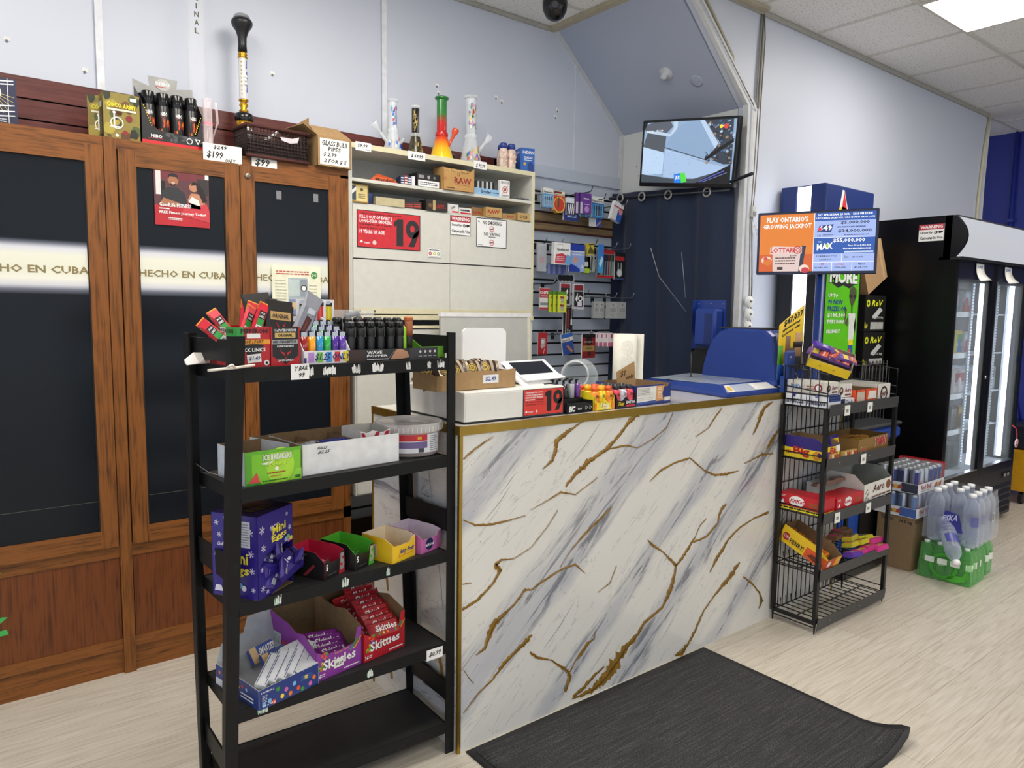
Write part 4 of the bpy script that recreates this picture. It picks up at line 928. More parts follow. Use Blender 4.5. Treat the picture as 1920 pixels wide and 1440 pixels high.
packet('pen_pack','packet of coloured pens on a red card in the second row',3.245,1.82,.15,.17,lambda f: (f.rect(0,.86,1,1,M('#a82428')),f.rect(0,0,1,.08,M('#c22a30')),[f.poly([(.08+.14*k,.1),(.15+.14*k,.1),(.17+.14*k,.84),(.1+.14*k,.84)],M(c),3) for k,c in enumerate(('#d9a62a','#e0b83a','#1d2540','#26305a','#8c2436','#22703c'))],f.disc(.1,.14,.05,BLK,4),f.rect(.02,.6,.98,.84,M('#2a2a30'),2)),y=3.21,base='#8e9096')
packet('watch_card','black card with a silver wristwatch in the second row',3.37,1.81,.09,.165,lambda f: (f.rect(0,0,1,1,M('#1a1c20')),f.rect(.05,.7,.95,.86,M('#b02a2c'),2),f.disc(.5,.24,.15,M('#b9bcc0'),3),f.disc(.5,.24,.1,M('#d8dadc'),4),f.rect(.3,.36,.4,.62,M('#a8abb0'),3),f.rect(.6,.36,.7,.62,M('#a8abb0'),3),f.rect(.0,0,1,.05,M('#3a4a78'),3)),y=3.21)
# third row
lab(hook(2.79,1.60,.22,HKD),'thin dark hook rising beside the shelf unit in the third row')
lab(hook(2.87,1.60,.12),'wire hook carrying the green and yellow lighter card')
lab(hook(3.05,1.54,.22,HKD),'dark wire hook beside the clear blister pack in the third row')
lab(hook(3.16,1.53,.26,HK),'long wire hook in the middle of the third row')
lab(hook(3.29,1.53,.22),'wire hook carrying the grey cable boxes')
lab(hook(3.40,1.53,.26),'wire hook reaching over the curtain in the third row')
packet('knife_card','red and white card nearest the shelf unit in the third row',2.765,1.575,.075,.125,lambda f: (f.rect(0,0,1,1,M('#e0dede')),f.rect(0,.55,1,.98,M('#b8323c'),2),f.text('KNIFE',.05,.72,.85,.85,WHT,3),f.scribble(.1,.58,.9,.66,1,WHT,3),f.rect(.05,.2,.95,.32,M('#8a8c90'),2),f.rect(0,0,1,.1,M('#b8323c'),2)),y=3.22)
packet('lighter_card','yellow and green card with two small lighters in the third row',2.865,1.555,.07,.12,lambda f: (f.rect(0,0,1,1,M('#d2d83a')),f.rect(0,.85,1,1,M('#5a8a2a'),2),[(f.rect(.35,v,.7,v+.2,M('#a8a8a0'),3),f.poly([(.25,v+.2),(.3,v+.32),(.5,v+.3),(.75,v+.3),(.7,v+.2)],M('#8a3a2a'),3)) for v in (.08,.46)]),y=3.18,base='#4a7a22',n=3,dx=-.02)
packet('charger_pack','clear blister pack with black insert and white cable, left of its twin',2.935,1.61,.085,.135,lambda f: (f.rect(.08,.08,.92,.95,M('#2a2426')),f.rect(.08,.78,.92,.95,M('#8c2630'),2),f.poly([(.3,.4),(.7,.75),(.75,.6),(.45,.3)],WHT,3),f.disc(.6,.35,.1,M('#d8d8dc'),3)),y=3.23,clear=True)
packet('charger_pack','clear blister pack with a coiled white cable, right of its twin',3.015,1.605,.09,.15,lambda f: (f.rect(.1,.1,.9,.95,M('#221c1e')),f.rect(.1,.76,.9,.95,M('#7c1f26'),2),f.rect(.12,.7,.88,.74,M('#c8c8c8'),3),f.poly([(.2,.4),(.4,.66),(.42,.4),(.3,.3)],WHT,3),f.ring(.65,.42,.12,.05,WHT,3),f.rect(.4,.12,.8,.3,M('#d8d8e4'),3),f.rect(.1,.1,.9,.13,M('#4a2c7a'),4)),y=3.2,clear=True)
packet('cable_packet','tall black packet with red letters and a white cable in the third row',2.965,1.465,.075,.175,lambda f: (f.rect(0,0,1,1,M('#161214')),f.rect(.38,.3,.62,.98,M('#7c1c20'),2),f.scribble(.4,.05,.6,.28,4,M('#b8b8b8'),2),f.line(.25,.02,.28,.85,.006,M('#c8ccc8'),3),f.rect(.78,.4,.95,.6,WHT,3),f.line(.86,.6,.92,.98,.002,WHT,3),[f.disc(.5,.36+.06*k,.025,M('#c04a44'),3,6) for k in range(10)]),y=3.235)
packet('small_black_card','small dark card on the third-row hook',3.13,1.515,.025,.07,lambda f: f.rect(.1,.1,.9,.9,M('#2a2a2c')),y=3.34)
for k,(x_,y_,w_) in enumerate(((3.225,3.26,.045),(3.262,3.25,.05),(3.322,3.21,.09),(3.395,3.2,.09))):
    packet('cable_box',['narrow grey cable box leftmost in the third row','second narrow grey cable box from the left in the third row','wide pale grey cable box in the middle of the third row','pale grey cable box overlapping the curtain'][k],x_,1.505,w_,.105,lambda f: (f.rect(.03,.03,.97,.97,M('#b4b6b6')),f.disc(.5,.82,.06,M('#77787a'),2),f.scribble(.2,.4,.8,.62,2,M('#8a8c8e'),2),f.line(.4,.1,.4,.6,.001,M('#8a8c8e'),2),f.line(.6,.1,.6,.6,.001,M('#8a8c8e'),2)),y=y_,base='#a8aaaa',th=.02)
# fourth row
lab(hook(2.87,1.30,.15),'wire hook between the red and the blue packets in the bottom row')
lab(hook(2.96,1.30,.16),'wire hook carrying the blue bandage packet')
lab(hook(3.10,1.30,.2),'wire hook carrying the dark red pouch')
lab(hook(3.33,1.31,.2,HKD),'dark wire hook carrying the pink and white boxes')
lab(hook(2.765,1.318,.16),'wire hook carrying the red blister pack in the bottom row')
packet('red_blister','red and silver blister pack nearest the shelf unit in the bottom row',2.765,1.315,.07,.13,lambda f: (f.rect(0,0,1,1,M('#b8262c')),f.rect(.3,.35,.8,.75,M('#a8a4a8'),2),f.disc(.5,.6,.1,M('#d8d8dc'),3),f.disc(.45,.4,.1,M('#c8b8b8'),3),f.line(.6,.05,.7,.3,.003,WHT,3),f.rect(0,0,1,.06,M('#7a1418'),3)),y=3.23)
packet('bandage_packet','tilted blue and white bandage packet in the bottom row',2.925,1.31,.09,.125,lambda f: (f.rect(0,0,1,.62,M('#2a4a96')),f.rect(0,.62,1,.8,M('#e4dcd4'),2),f.text('BANDAGE',.08,.64,.75,.74,M('#2a3a6a'),3),f.rect(0,.8,1,1,M('#2f62b4'),2),f.poly([(.35,.4),(.5,.45),(.9,.12),(.75,.03)],M('#c07a4a'),3)),y=3.2,tilt=-10)
packet('jerky_pouch','dark red and tan pouch in the bottom row',3.10,1.305,.11,.145,lambda f: (f.rect(0,0,1,1,M('#8a1f22')),f.rect(0,.86,1,1,M('#1c1414'),2),f.poly([(.3,.88),(.7,.88),(.75,.6),(.5,.5),(.25,.6)],M('#2a1414'),2),f.text('KOLEDO',.15,.64,.85,.72,M('#b8a8a0'),3),f.rect(.05,.28,.95,.52,M('#a88a50'),2),f.scribble(.3,.38,.75,.44,1,INK,3),f.disc(.55,.18,.1,M('#3a2a22'),2)),y=3.19)
packet('pink_carton','pink and white carton in the overlapping row of identical cartons',3.26,1.31,.06,.085,lambda f: (f.rect(0,0,1,1,M('#e6dcde')),f.rect(0,0,1,.3,M('#c8708e'),2),f.rect(.3,.6,.6,.9,M('#b04a6c'),2)),y=3.27,n=4,dx=.022,dy=-.018,th=.012,rz=-6,group='overlapping pink and white cartons')
packet('pink_carton','front pink and white carton with black lettering facing out',3.37,1.285,.1,.07,lambda f: (f.rect(0,0,1,1,M('#ebe4e6')),f.text('Gravol',.2,.48,.85,.78,INK,3),f.rect(0,0,1,.32,M('#c8608a'),2),f.text('Ginger',.25,.1,.7,.22,WHT,3)),y=3.18,th=.015,tilt=4)
for o in bpy.data.objects:          # the rows named in these labels are the rows of the slat wall
    if o.get('label') and o.location.x > 2.7 and o.location.y > 3.15 and o.location.z < 2.2:
        for k in ('top','second','third','bottom'): o['label'] = o['label'].replace(f'{k} row',f'{k} slat-wall row')
# ================================================================ curtain, rod and monitor
def curtain_nodes(nt,b):
    tc = nt.nodes.new('ShaderNodeTexCoord'); n = nt.nodes.new('ShaderNodeTexNoise'); n.inputs['Scale'].default_value = 180
    nt.links.new(tc.outputs['Object'],n.inputs['Vector']); r = ramp(nt,[(.3,'#0c1a33'),(.7,'#122444')])
    nt.links.new(n.outputs['Fac'],r.inputs['Fac']); nt.links.new(r.outputs['Color'],b.inputs['Base Color'])
    b.inputs['Sheen Weight'].default_value = .15
CURT = tex_mat('navy_curtain_cloth',curtain_nodes,.8)
P0 = Vector((3.455,3.355,2.165)); P1 = Vector((3.475,2.475,2.118))
t = thing('curtain','navy blue grommet curtain hanging in front of the corner doorway','curtain',(3.46,2.9,.02))
b = MB(); n = 150; m_ = 14; vs = []; fs = []
nf = 6.5
for i in range(n+1):
    s_ = i/n; p = P0.lerp(P1,s_)
    for k in range(m_+1):
        q = k/m_; z = .04+(p.z+.03-.04)*(1-q)
        am = .024*(.75+.35*q)*(1 if (i/n*nf) % 2 < 1 else .8)
        ph = 2*math.pi*nf*.5*s_+.35*math.sin(3*q+s_*5)
        off = am*math.sin(ph)+.008*math.sin(13*s_+4*q)
        yy = p.y+(.03*q*(.5-s_))
        if s_ < .02: yy += .0
        vs.append((p.x-.012+off-3.46,yy-2.9+.006*math.cos(ph*2),z-.02))
for i in range(n):
    for k in range(m_):
        a = i*(m_+1)+k; fs.append((a,a+m_+1,a+m_+2,a+1))
b.add(vs,fs,CURT,True); cl = b.build('cloth',t)
sm = cl.modifiers.new('thickness','SOLIDIFY'); sm.thickness = .003
for s_ in (.10,.30,.53,.84):
    p = P0.lerp(P1,s_); g = MB()
    for k in range(18):
        a = 2*math.pi*k/18; 
    g.tube([(p.x-.04-3.46,p.y-2.9+.024*math.cos(2*math.pi*k/18),p.z-.02-.005+.024*math.sin(2*math.pi*k/18)) for k in range(19)],.006,M('#b9b7ae',.3,.6),6)
    g.build('grommet',t)
b = MB(); b.tube([P0+Vector((-.03,.03,0)),P1+Vector((-.03,-.0,0))],.008,M('#55585e',.35,.8),10); b.thing('curtain_rod','thin metal rod carrying the navy curtain','curtain rod',(0,0,0))
# surveillance monitor
cc = [Vector(v) for v in ((3.27,3.020,2.553),(3.36,2.418,2.493),(3.40,2.419,2.117),(3.31,3.017,2.187))]   # TL TR BR BL
t = thing('monitor','wall monitor showing a security camera view above the navy curtain','monitor',(3.35,2.75,2.15))
o_ = Vector((3.35,2.75,2.15)); cc = [v-o_ for v in cc]
rt = (cc[2]-cc[3]).normalized(); up = ((cc[0]-cc[3])+(cc[1]-cc[2])).normalized(); nn = rt.cross(up).normalized(); up = nn.cross(rt).normalized()
Wm = (cc[2]-cc[3]).length; Hm = (cc[0]-cc[3]).length
Mm = Matrix(((rt.x,up.x,nn.x,cc[3].x),(rt.y,up.y,nn.y,cc[3].y),(rt.z,up.z,nn.z,cc[3].z),(0,0,0,1)))
b = MB(); b.T = Mm; b.rbox(0,Wm,0,Hm,-.035,0,M('#0d0d10',.25),.004); b.rbox(.1,Wm-.1,.06,Hm-.06,-.06,-.03,BLK,.01); b.build('housing',t)
def E(h,s=1.15): return emis(h,s,'screen_picture')
b = MB(); b.T = Mm; b.box(.016,Wm-.016,.022,Hm-.014,0,.001,E('#8da6c4'))
b.T = Matrix()
f = b.face(Mm @ Vector((.016,.022,.001)),rt,up,Wm-.032,Hm-.036)
f.poly([(.0,.9),(.0,.95),(.1,1),(.3,1),(.33,.92),(.25,.8),(.02,.85)],E('#5e6470',.9),1)
f.poly([(0,.62),(.04,.84),(.26,.76),(.25,.5),(.0,.6)],E('#565c66',.9),2)
f.poly([(.02,.86),(.2,.84),(.3,.8),(.34,.9),(.33,1),(.38,1),(.38,.86),(.3,.76),(.04,.83)],E('#b7c9dc'),3)
f.poly([(.0,.12),(0,.6),(.25,.5),(.25,.15)],E('#b4cce6'),2); f.poly([(.25,.1),(.25,.56),(.7,.33),(.95,.25),(.98,.16),(.6,.05)],E('#a3bcdc'),2)
f.poly([(.25,.6),(.38,.9),(.5,1),(.62,1),(.82,.55),(.72,.38),(.25,.56)],E('#86a0c0'),3)
f.line(.25,.585,.72,.37,.004,E('#2f3c50',.6),4); f.line(.25,.55,.68,.37,.002,E('#c8d8ea'),4); f.line(.25,.1,.25,.56,.002,E('#5c6f88'),4)
f.poly([(.62,1),(.67,1),(.86,.62),(.80,.55)],E('#b4c9e2'),4)
rr = random.Random(4)
f.poly([(.67,1),(.97,1),(.99,.3),(.9,.3),(.72,.4),(.84,.62)],E('#3a4554',.8),4)
for k in range(90):
    u,v = rr.uniform(.69,.97),rr.uniform(.32,.98)
    if u < .66+(1-v)*.42 and v > .55: continue
    c = rr.choice(['#8fa8c8','#c4d4e8','#1c222c','#5f7fa8','#b08a6a','#2a3038','#dfe8f4','#3f6a9a']); s_ = rr.uniform(.008,.03)
    f.poly([(u,v),(u+s_,v+s_*.7),(u+s_*1.3,v-s_*.6),(u+s_*.3,v-s_*1.2)],E(c,.9),5)
f.poly([(.7,.4),(.86,.58),(.99,.7),(.99,.64),(.88,.53),(.72,.36)],E('#14181e',.3),6); f.line(.8,.5,.93,1,.003,E('#14181e',.3),6)
f.poly([(.0,.08),(.0,.14),(.35,.07),(.6,.07),(.98,.24),(.98,.19),(.62,.0),(.0,.0)],E('#59636e',.6),5)
f.poly([(.62,.0),(.98,.3),(.99,.0)],E('#141824',.3),6); f.line(.66,.02,.92,.2,.006,E('#5a6ad0',.8),7); f.line(.7,.02,.95,.17,.003,E('#8a94e4',.8),7)
f.poly([(.39,.0),(.38,.14),(.45,.16),(.47,.0)],E('#1f74d8',1.2),7); f.poly([(.45,.16),(.5,.17),(.53,.02),(.47,.0)],E('#4ad23a',1.2),7); f.text('JUS',.4,.04,.45,.12,E('#f4f8fc',1.3),8)
for k in range(40):
    u,v = rr.uniform(.02,.6),rr.uniform(.14,.5); f.rect(u,v,u+.006,v+.01,E('#7d90a8'),5)
f.disc(.85,.89,.03,E('#e8d030',1.3),8); f.disc(.9,.89,.04,E('#d04030',1.2),8)
f.text('04-25-2026',.03,.84,.11,.87,E('#eef4fc',1.2),8); f.text('12:11:08',.14,.845,.22,.875,E('#eef4fc',1.2),8)
f.poly([(.0,1),(.0,.86),(.04,1)],E('#14181e',.3),8)
b.build('screen',t)
b = MB(); b.cyl(Vector((3.43,2.5,2.15))-o_,Vector((3.30,2.24,2.155))-o_,.009,BLK,10); b.cyl(Vector((3.5,2.72,2.3))-o_,Vector((3.40,2.72,2.3))-o_,.02,BLK,10); b.build('mount_arm',t)

# ================================================================ marble-clad counter
CX0,CX1,CY0,CY1,CZ = 1.257,3.627,1.856,2.446,1.08
def marble_nodes(nt,b):
    """white stone; grey streaks and hair veins run up to the right at about 41 degrees, in fixed bands"""
    L = nt.links.new
    tc = nt.nodes.new('ShaderNodeTexCoord')
    m1 = nt.nodes.new('ShaderNodeMapping'); m1.inputs['Rotation'].default_value = (0,R(41),0)
    L(tc.outputs['Object'],m1.inputs['Vector'])
    def noise(sx,sz,sc_,det,dis=.4,rough=.6):
        m2 = nt.nodes.new('ShaderNodeMapping'); m2.inputs['Scale'].default_value = (sx,1,sz); L(m1.outputs[0],m2.inputs['Vector'])
        n = nt.nodes.new('ShaderNodeTexNoise'); n.inputs['Scale'].default_value = sc_; n.inputs['Detail'].default_value = det; n.inputs['Roughness'].default_value = rough; n.inputs['Distortion'].default_value = dis
        L(m2.outputs[0],n.inputs['Vector']); return n.outputs['Fac']
    def math_(op,a,c=None,d=None):
        q = nt.nodes.new('ShaderNodeMath'); q.operation = op
        for i,v in enumerate((a,c,d)):
            if v is None: continue
            if isinstance(v,(int,float)): q.inputs[i].default_value = v
            else: L(v,q.inputs[i])
        return q.outputs[0]
    sp = nt.nodes.new('ShaderNodeSeparateXYZ'); L(m1.outputs[0],sp.inputs[0])
    wob = noise(1.5,3,1.6,4)
    zz = math_('ADD',sp.outputs['Z'],math_('MULTIPLY',math_('SUBTRACT',wob,.5),.14))
    g = [(-1,0)]
    for c_,h_ in ((-.88,.045),(-.495,.05),(-.235,.035),(.137,.075),(.61,.035)): g += [(c_-h_-.03,0),(c_-h_*.6,1),(c_+h_*.6,.85),(c_+h_+.03,0)]
    r = nt.nodes.new('ShaderNodeValToRGB'); e = r.color_ramp.elements; e[0].position = 0; e[0].color = (0,0,0,1); e[1].position = 1; e[1].color = (0,0,0,1)
    for p_,v in g[1:]: x = e.new((p_+1)/1.8); x.color = (v,v,v,1)
    mr = nt.nodes.new('ShaderNodeMapRange'); mr.inputs['From Min'].default_value = -1; mr.inputs['From Max'].default_value = .8; L(zz,mr.inputs['Value']); L(mr.outputs[0],r.inputs['Fac'])
    band = r.outputs['Color']
    cloud = noise(1.2,4.5,2.2,6)
    tone = math_('MULTIPLY',band,math_('ADD',.18,math_('MULTIPLY',cloud,.9)))
    streak = noise(1.1,9,2.4,8,.9,.66)
    sr = nt.nodes.new('ShaderNodeValToRGB'); sr.color_ramp.elements[0].position = .40; sr.color_ramp.elements[0].color = (1,1,1,1); sr.color_ramp.elements[1].position = .47; sr.color_ramp.elements[1].color = (0,0,0,1); L(streak,sr.inputs['Fac'])
    dark = math_('MULTIPLY',math_('MULTIPLY',sr.outputs['Color'],band),.8)
    hair = noise(.8,5,2.0,5,1.2,.55)
    hr = nt.nodes.new('ShaderNodeValToRGB'); q = hr.color_ramp.elements; q[0].position = .492; q[0].color = (0,0,0,1); q[1].position = .508; q[1].color = (0,0,0,1); x = q.new(.5); x.color = (.38,.38,.38,1); L(hair,hr.inputs['Fac'])
    def mix(fac,c1,h2):
        m = nt.nodes.new('ShaderNodeMixRGB'); L(fac,m.inputs[0])
        if isinstance(c1,str): m.inputs[1].default_value = lin(c1)
        else: L(c1,m.inputs[1])
        m.inputs[2].default_value = lin(h2); return m.outputs[0]
    c = mix(tone,'#dddbd6','#a6aab8'); c = mix(dark,c,'#5c606c'); c = mix(hr.outputs['Color'],c,'#8a8c94')
    L(c,b.inputs['Base Color']); b.inputs['Coat Weight'].default_value = .4; b.inputs['Coat Roughness'].default_value = .06
MARB = tex_mat('white_marble_with_grey_veins',marble_nodes,.18)
VEING = M('#98732e',.42,.2,noise=.3,scale=40); GREYV = M('#8d8f99',.3,noise=.2,scale=40); GREYL = M('#c3c4cc',.25,noise=.08,scale=20)
VEINS = [[(1.793,1.059,0.0015),(1.74,1.036,0.0059),(1.693,1.013,0.0162),(1.663,0.992,0.0172),(1.659,0.958,0.0126),(1.644,0.928,0.0091),(1.599,0.906,0.0015)],[(2.079,1.061,0.018),(2.025,1.032,0.0149),(1.979,0.989,0.0093),(1.922,0.945,0.0155),(1.865,0.922,0.0101),(1.81,0.9,0.021),(1.756,0.866,0.0132),(1.714,0.832,0.0082),(1.711,0.826,0.0015)],[(1.922,0.941,0.0039),(2.017,0.945,0.0067),(2.079,0.928,0.0021),(2.167,0.954,0.0036),(2.245,0.991,0.0037),(2.282,1.05,0.0023)],[(1.274,0.782,0.0028),(1.321,0.757,0.0058),(1.384,0.749,0.007),(1.448,0.749,0.0041),(1.529,0.754,0.0015)],[(1.553,0.77,0.0015),(1.622,0.79,0.0022),(1.689,0.811,0.007),(1.759,0.793,0.003),(1.846,0.83,0.0025),(1.868,0.843,0.0015)],[(2.602,1.045,0.0034),(2.558,1.01,0.0068),(2.516,0.966,0.0042),(2.429,0.937,0.0016)],[(2.744,0.755,0.0018),(2.655,0.751,0.0107),(2.576,0.757,0.0103),(2.498,0.788,0.005),(2.399,0.852,0.0064),(2.294,0.841,0.0061),(2.214,0.82,0.0074),(2.157,0.786,0.0022)],[(1.949,0.718,0.0033),(1.897,0.688,0.0064),(1.83,0.65,0.0075),(1.743,0.592,0.0024),(1.691,0.537,0.0018)],[(1.272,0.487,0.0076),(1.333,0.505,0.0089),(1.396,0.547,0.0071),(1.427,0.586,0.0113),(1.404,0.606,0.0153),(1.427,0.62,0.0051),(1.479,0.613,0.0021),(1.556,0.637,0.0022),(1.625,0.695,0.0023),(1.675,0.75,0.0017)],[(1.819,0.488,0.0015),(1.767,0.533,0.0073),(1.702,0.53,0.0047),(1.63,0.51,0.0069),(1.559,0.486,0.0044),(1.534,0.492,0.0076),(1.491,0.455,0.0053),(1.444,0.428,0.0105),(1.403,0.408,0.0227),(1.376,0.361,0.0173),(1.363,0.33,0.0101),(1.327,0.318,0.0015)],[(1.568,0.324,0.0033),(1.543,0.306,0.0189),(1.504,0.285,0.0141),(1.447,0.255,0.0127),(1.401,0.214,0.0062),(1.337,0.18,0.004),(1.28,0.134,0.0019)],[(1.559,0.261,0.0056),(1.596,0.23,0.0114),(1.659,0.203,0.0035),(1.691,0.177,0.0072),(1.741,0.136,0.011),(1.753,0.111,0.0148),(1.733,0.058,0.0123)],[(1.753,0.128,0.0049),(1.779,0.163,0.0037),(1.807,0.181,0.0139),(1.84,0.214,0.0102),(1.874,0.222,0.0039),(1.881,0.255,0.0015)],[(2.528,0.575,0.0025),(2.484,0.551,0.0042),(2.457,0.508,0.0041),(2.416,0.468,0.0131),(2.381,0.437,0.0145),(2.34,0.407,0.0095),(2.323,0.345,0.019),(2.304,0.302,0.022),(2.259,0.247,0.0092),(2.153,0.209,0.0118),(2.116,0.173,0.0145),(2.041,0.13,0.0355),(1.993,0.09,0.0562),(1.934,0.045,0.0381),(1.887,0.025,0.0265),(1.829,0.017,0.0128),(1.767,0.021,0.0037)],[(1.932,0.095,0.004),(1.874,0.073,0.0118),(1.817,0.039,0.0166),(1.772,0.028,0.0087)],[(2.156,0.551,0.0029),(2.19,0.521,0.0118),(2.246,0.487,0.0045),(2.289,0.451,0.0077),(2.34,0.407,0.0111)],[(2.998,0.524,0.0102),(2.874,0.514,0.0049),(2.774,0.49,0.0075),(2.694,0.454,0.0091),(2.649,0.412,0.018),(2.604,0.371,0.0159),(2.568,0.329,0.0026)],[(2.787,0.328,0.0076),(2.739,0.292,0.0244),(2.692,0.261,0.0202),(2.615,0.218,0.0071),(2.54,0.166,0.0069),(2.484,0.091,0.0136),(2.442,0.044,0.0117),(2.4,0.016,0.0298),(2.356,0.015,0.0081)],[(2.665,0.619,0.0072),(2.627,0.595,0.0142),(2.608,0.539,0.007),(2.533,0.494,0.0085),(2.444,0.486,0.0066)],[(2.987,1.047,0.004),(2.918,1.022,0.0176),(2.887,0.973,0.0213),(2.865,0.935,0.0115),(2.838,0.907,0.0028)],[(3.054,0.918,0.0062),(3.003,0.871,0.0223),(2.953,0.829,0.006)],[(2.818,0.254,0.0077),(2.901,0.198,0.0079),(2.959,0.142,0.0081),(2.981,0.099,0.0206),(2.957,0.067,0.003)],[(1.388,1.039,0.0015),(1.344,1.021,0.0048),(1.301,0.997,0.0047),(1.272,0.979,0.0037)],[(1.279,0.283,0.0015),(1.301,0.249,0.0024),(1.319,0.225,0.0015)],[(1.272,0.572,0.0028),(1.306,0.569,0.0015)],[(1.983,0.483,0.0027),(1.966,0.452,0.0027),(1.949,0.421,0.0033),(1.885,0.401,0.0015)],[(3.009,0.802,0.003),(2.919,0.807,0.0098),(2.851,0.794,0.0048),(2.784,0.782,0.0028)]]
t = thing('shop_counter','white marble-look counter with gold veins and brass edge trim','counter',(CX0,CY0,0))
Lx,Ly = CX1-CX0,CY1-CY0
b = MB(); b.box(.004,Lx-.004,.004,.03,0,CZ-.02,MARB)
rv = random.Random(12)
def vein(b,pts,mat,y,sub=5,jit=.35,sc=1.):
    P = []
    for (x0,z0,w0),(x1,z1,w1) in zip(pts[:-1],pts[1:]):
        for k in range(sub): q = k/sub; P.append((x0+(x1-x0)*q,z0+(z1-z0)*q,(w0+(w1-w0)*q)*sc))
    P.append((pts[-1][0],pts[-1][1],pts[-1][2]*sc))
    L_,R_ = [],[]
    for i,(x,z,w_) in enumerate(P):
        a = P[max(0,i-1)]; c = P[min(len(P)-1,i+1)]; d = Vector((c[0]-a[0],c[1]-a[1])); d = d.normalized() if d.length else Vector((1,0)); nn_ = Vector((-d.y,d.x))
        l = w_*.5*(1+rv.uniform(-jit,jit)); r = w_*.5*(1+rv.uniform(-jit,jit)); j = w_*.15*rv.uniform(-1,1)
        L_.append((x+nn_.x*(l+j),y,z+nn_.y*(l+j))); R_.append((x-nn_.x*(r-j),y,z-nn_.y*(r-j)))
    n_ = len(P); b.add(L_+R_,[(i,i+1,n_+i+1,n_+i) for i in range(n_-1)],mat)
GREYS = [  # broad grey streaks running with the stone
 [(1.30,.83,.03),(1.36,.93,.05),(1.43,1.0,.06),(1.50,1.04,.03)],[(1.27,.80,.004),(1.38,.86,.006),(1.52,.99,.006),(1.56,1.03,.002)],
 [(1.52,.42,.02),(1.66,.52,.06),(1.78,.60,.10),(1.90,.70,.13),(2.02,.80,.11),(2.12,.90,.12),(2.20,.98,.13),(2.27,1.05,.08)],
 [(2.27,.62,.02),(2.5,.80,.05),(2.7,.93,.05),(2.85,1.03,.03)],[(2.55,.48,.01),(2.72,.6,.05),(2.9,.76,.06),(3.03,.88,.05)],
 [(2.70,.1,.03),(2.85,.22,.05),(3.03,.36,.05)],[(1.55,.02,.03),(1.68,.10,.04),(1.82,.22,.02),(1.9,.3,.004)]]
for k in range(22):
    x = rv.uniform(.05,Lx-.15); z = rv.uniform(.05,.95); L = rv.uniform(.04,.16); vein(b,[(x,z,.0008),(x+L*.5,z+L*.42,rv.uniform(.0015,.003)),(x+L,z+L*.95,.0006)],GREYV,.0030,5,.6)
for v_ in VEINS:
    vein(b,[(x-CX0,z,w_*1.1) for x,z,w_ in v_],VEING,.0024,8,.45)
    vein(b,[(x-CX0+.003,z-.003,max(.001,w_*.25)) for x,z,w_ in v_],M('#6a4c18',.5,.2),.0020,5,.8)
for k in range(60): x = rv.uniform(.03,Lx-.03); z = rv.uniform(.03,1.02); b.add([(x,.003,z),(x+.004,.003,z+.001),(x+.002,.003,z+.004)],[(0,1,2)],M('#55565c',.5))
b.build('front_panel',t)
b = MB(); b.box(.004,.03,.03,Ly,0,CZ-.02,MARB)
for pts in ([(2.38,1.04,.05),(2.36,.95,.035),(2.33,.83,.02)],[(2.37,.62,.02),(2.35,.5,.04),(2.33,.4,.02)],[(2.15,.4,.03),(2.13,.3,.05),(2.08,.2,.02)],[(2.36,.28,.03),(2.33,.16,.045),(2.30,.07,.02)],[(2.2,.8,.004),(2.14,.6,.006),(2.1,.5,.003)],[(2.05,.93,.004),(2.0,.7,.007),(1.95,.45,.003)],[(2.0,.35,.02),(1.96,.25,.03),(1.93,.12,.01)]):
    m0 = len(b.v); vein(b,[(y_,z_,w_*.7) for y_,z_,w_ in pts],VEING if pts[0][2] > .01 else GREYV,0)
    for i in range(m0,len(b.v)): v = b.v[i]; b.v[i] = Vector((.0035,v.x-CY0,v.z))
b.build('end_panel',t)
b = MB(); b.box(Lx-.03,Lx-.004,.03,Ly,0,CZ-.02,MARB); b.build('end_panel',t)
b = MB(); b.box(.006,Lx-.006,.006,Ly-.0,CZ-.02,CZ,MARB); b.box(.03,Lx-.03,.03,Ly-.01,.5,.52,M('#c8c8c4',.6))
vein(b,[(0,0,0.001),(.01,.01,.001)],GREYV,0)
tf = b.top(0,Lx,0,Ly,CZ); tf.poly([(.375,.15),(.39,.3),(.40,.32),(.395,.45),(.41,.6),(.405,.45),(.415,.3),(.40,.28),(.385,.12)],M('#50452e',.4),1); tf.poly([(.2,.2),(.3,.35),(.42,.4),(.3,.32)],GREYV,1)
b.build('countertop',t)
for nm,a in (('edge_trim',(.0,.012,.0,.012,0,CZ-.018)),('edge_trim',(0,Lx,-.001,.01,CZ-.026,CZ+.002)),('edge_trim',(-.001,.01,0,Ly,CZ-.026,CZ+.002)),('edge_trim',(Lx-.01,Lx+.0,0,.01,0,CZ-.018)),('edge_trim',(.0,.006,Ly-.008,Ly,0,CZ-.02))):
    b = MB(); b.box(*a,GOLD); b.build(nm,t)
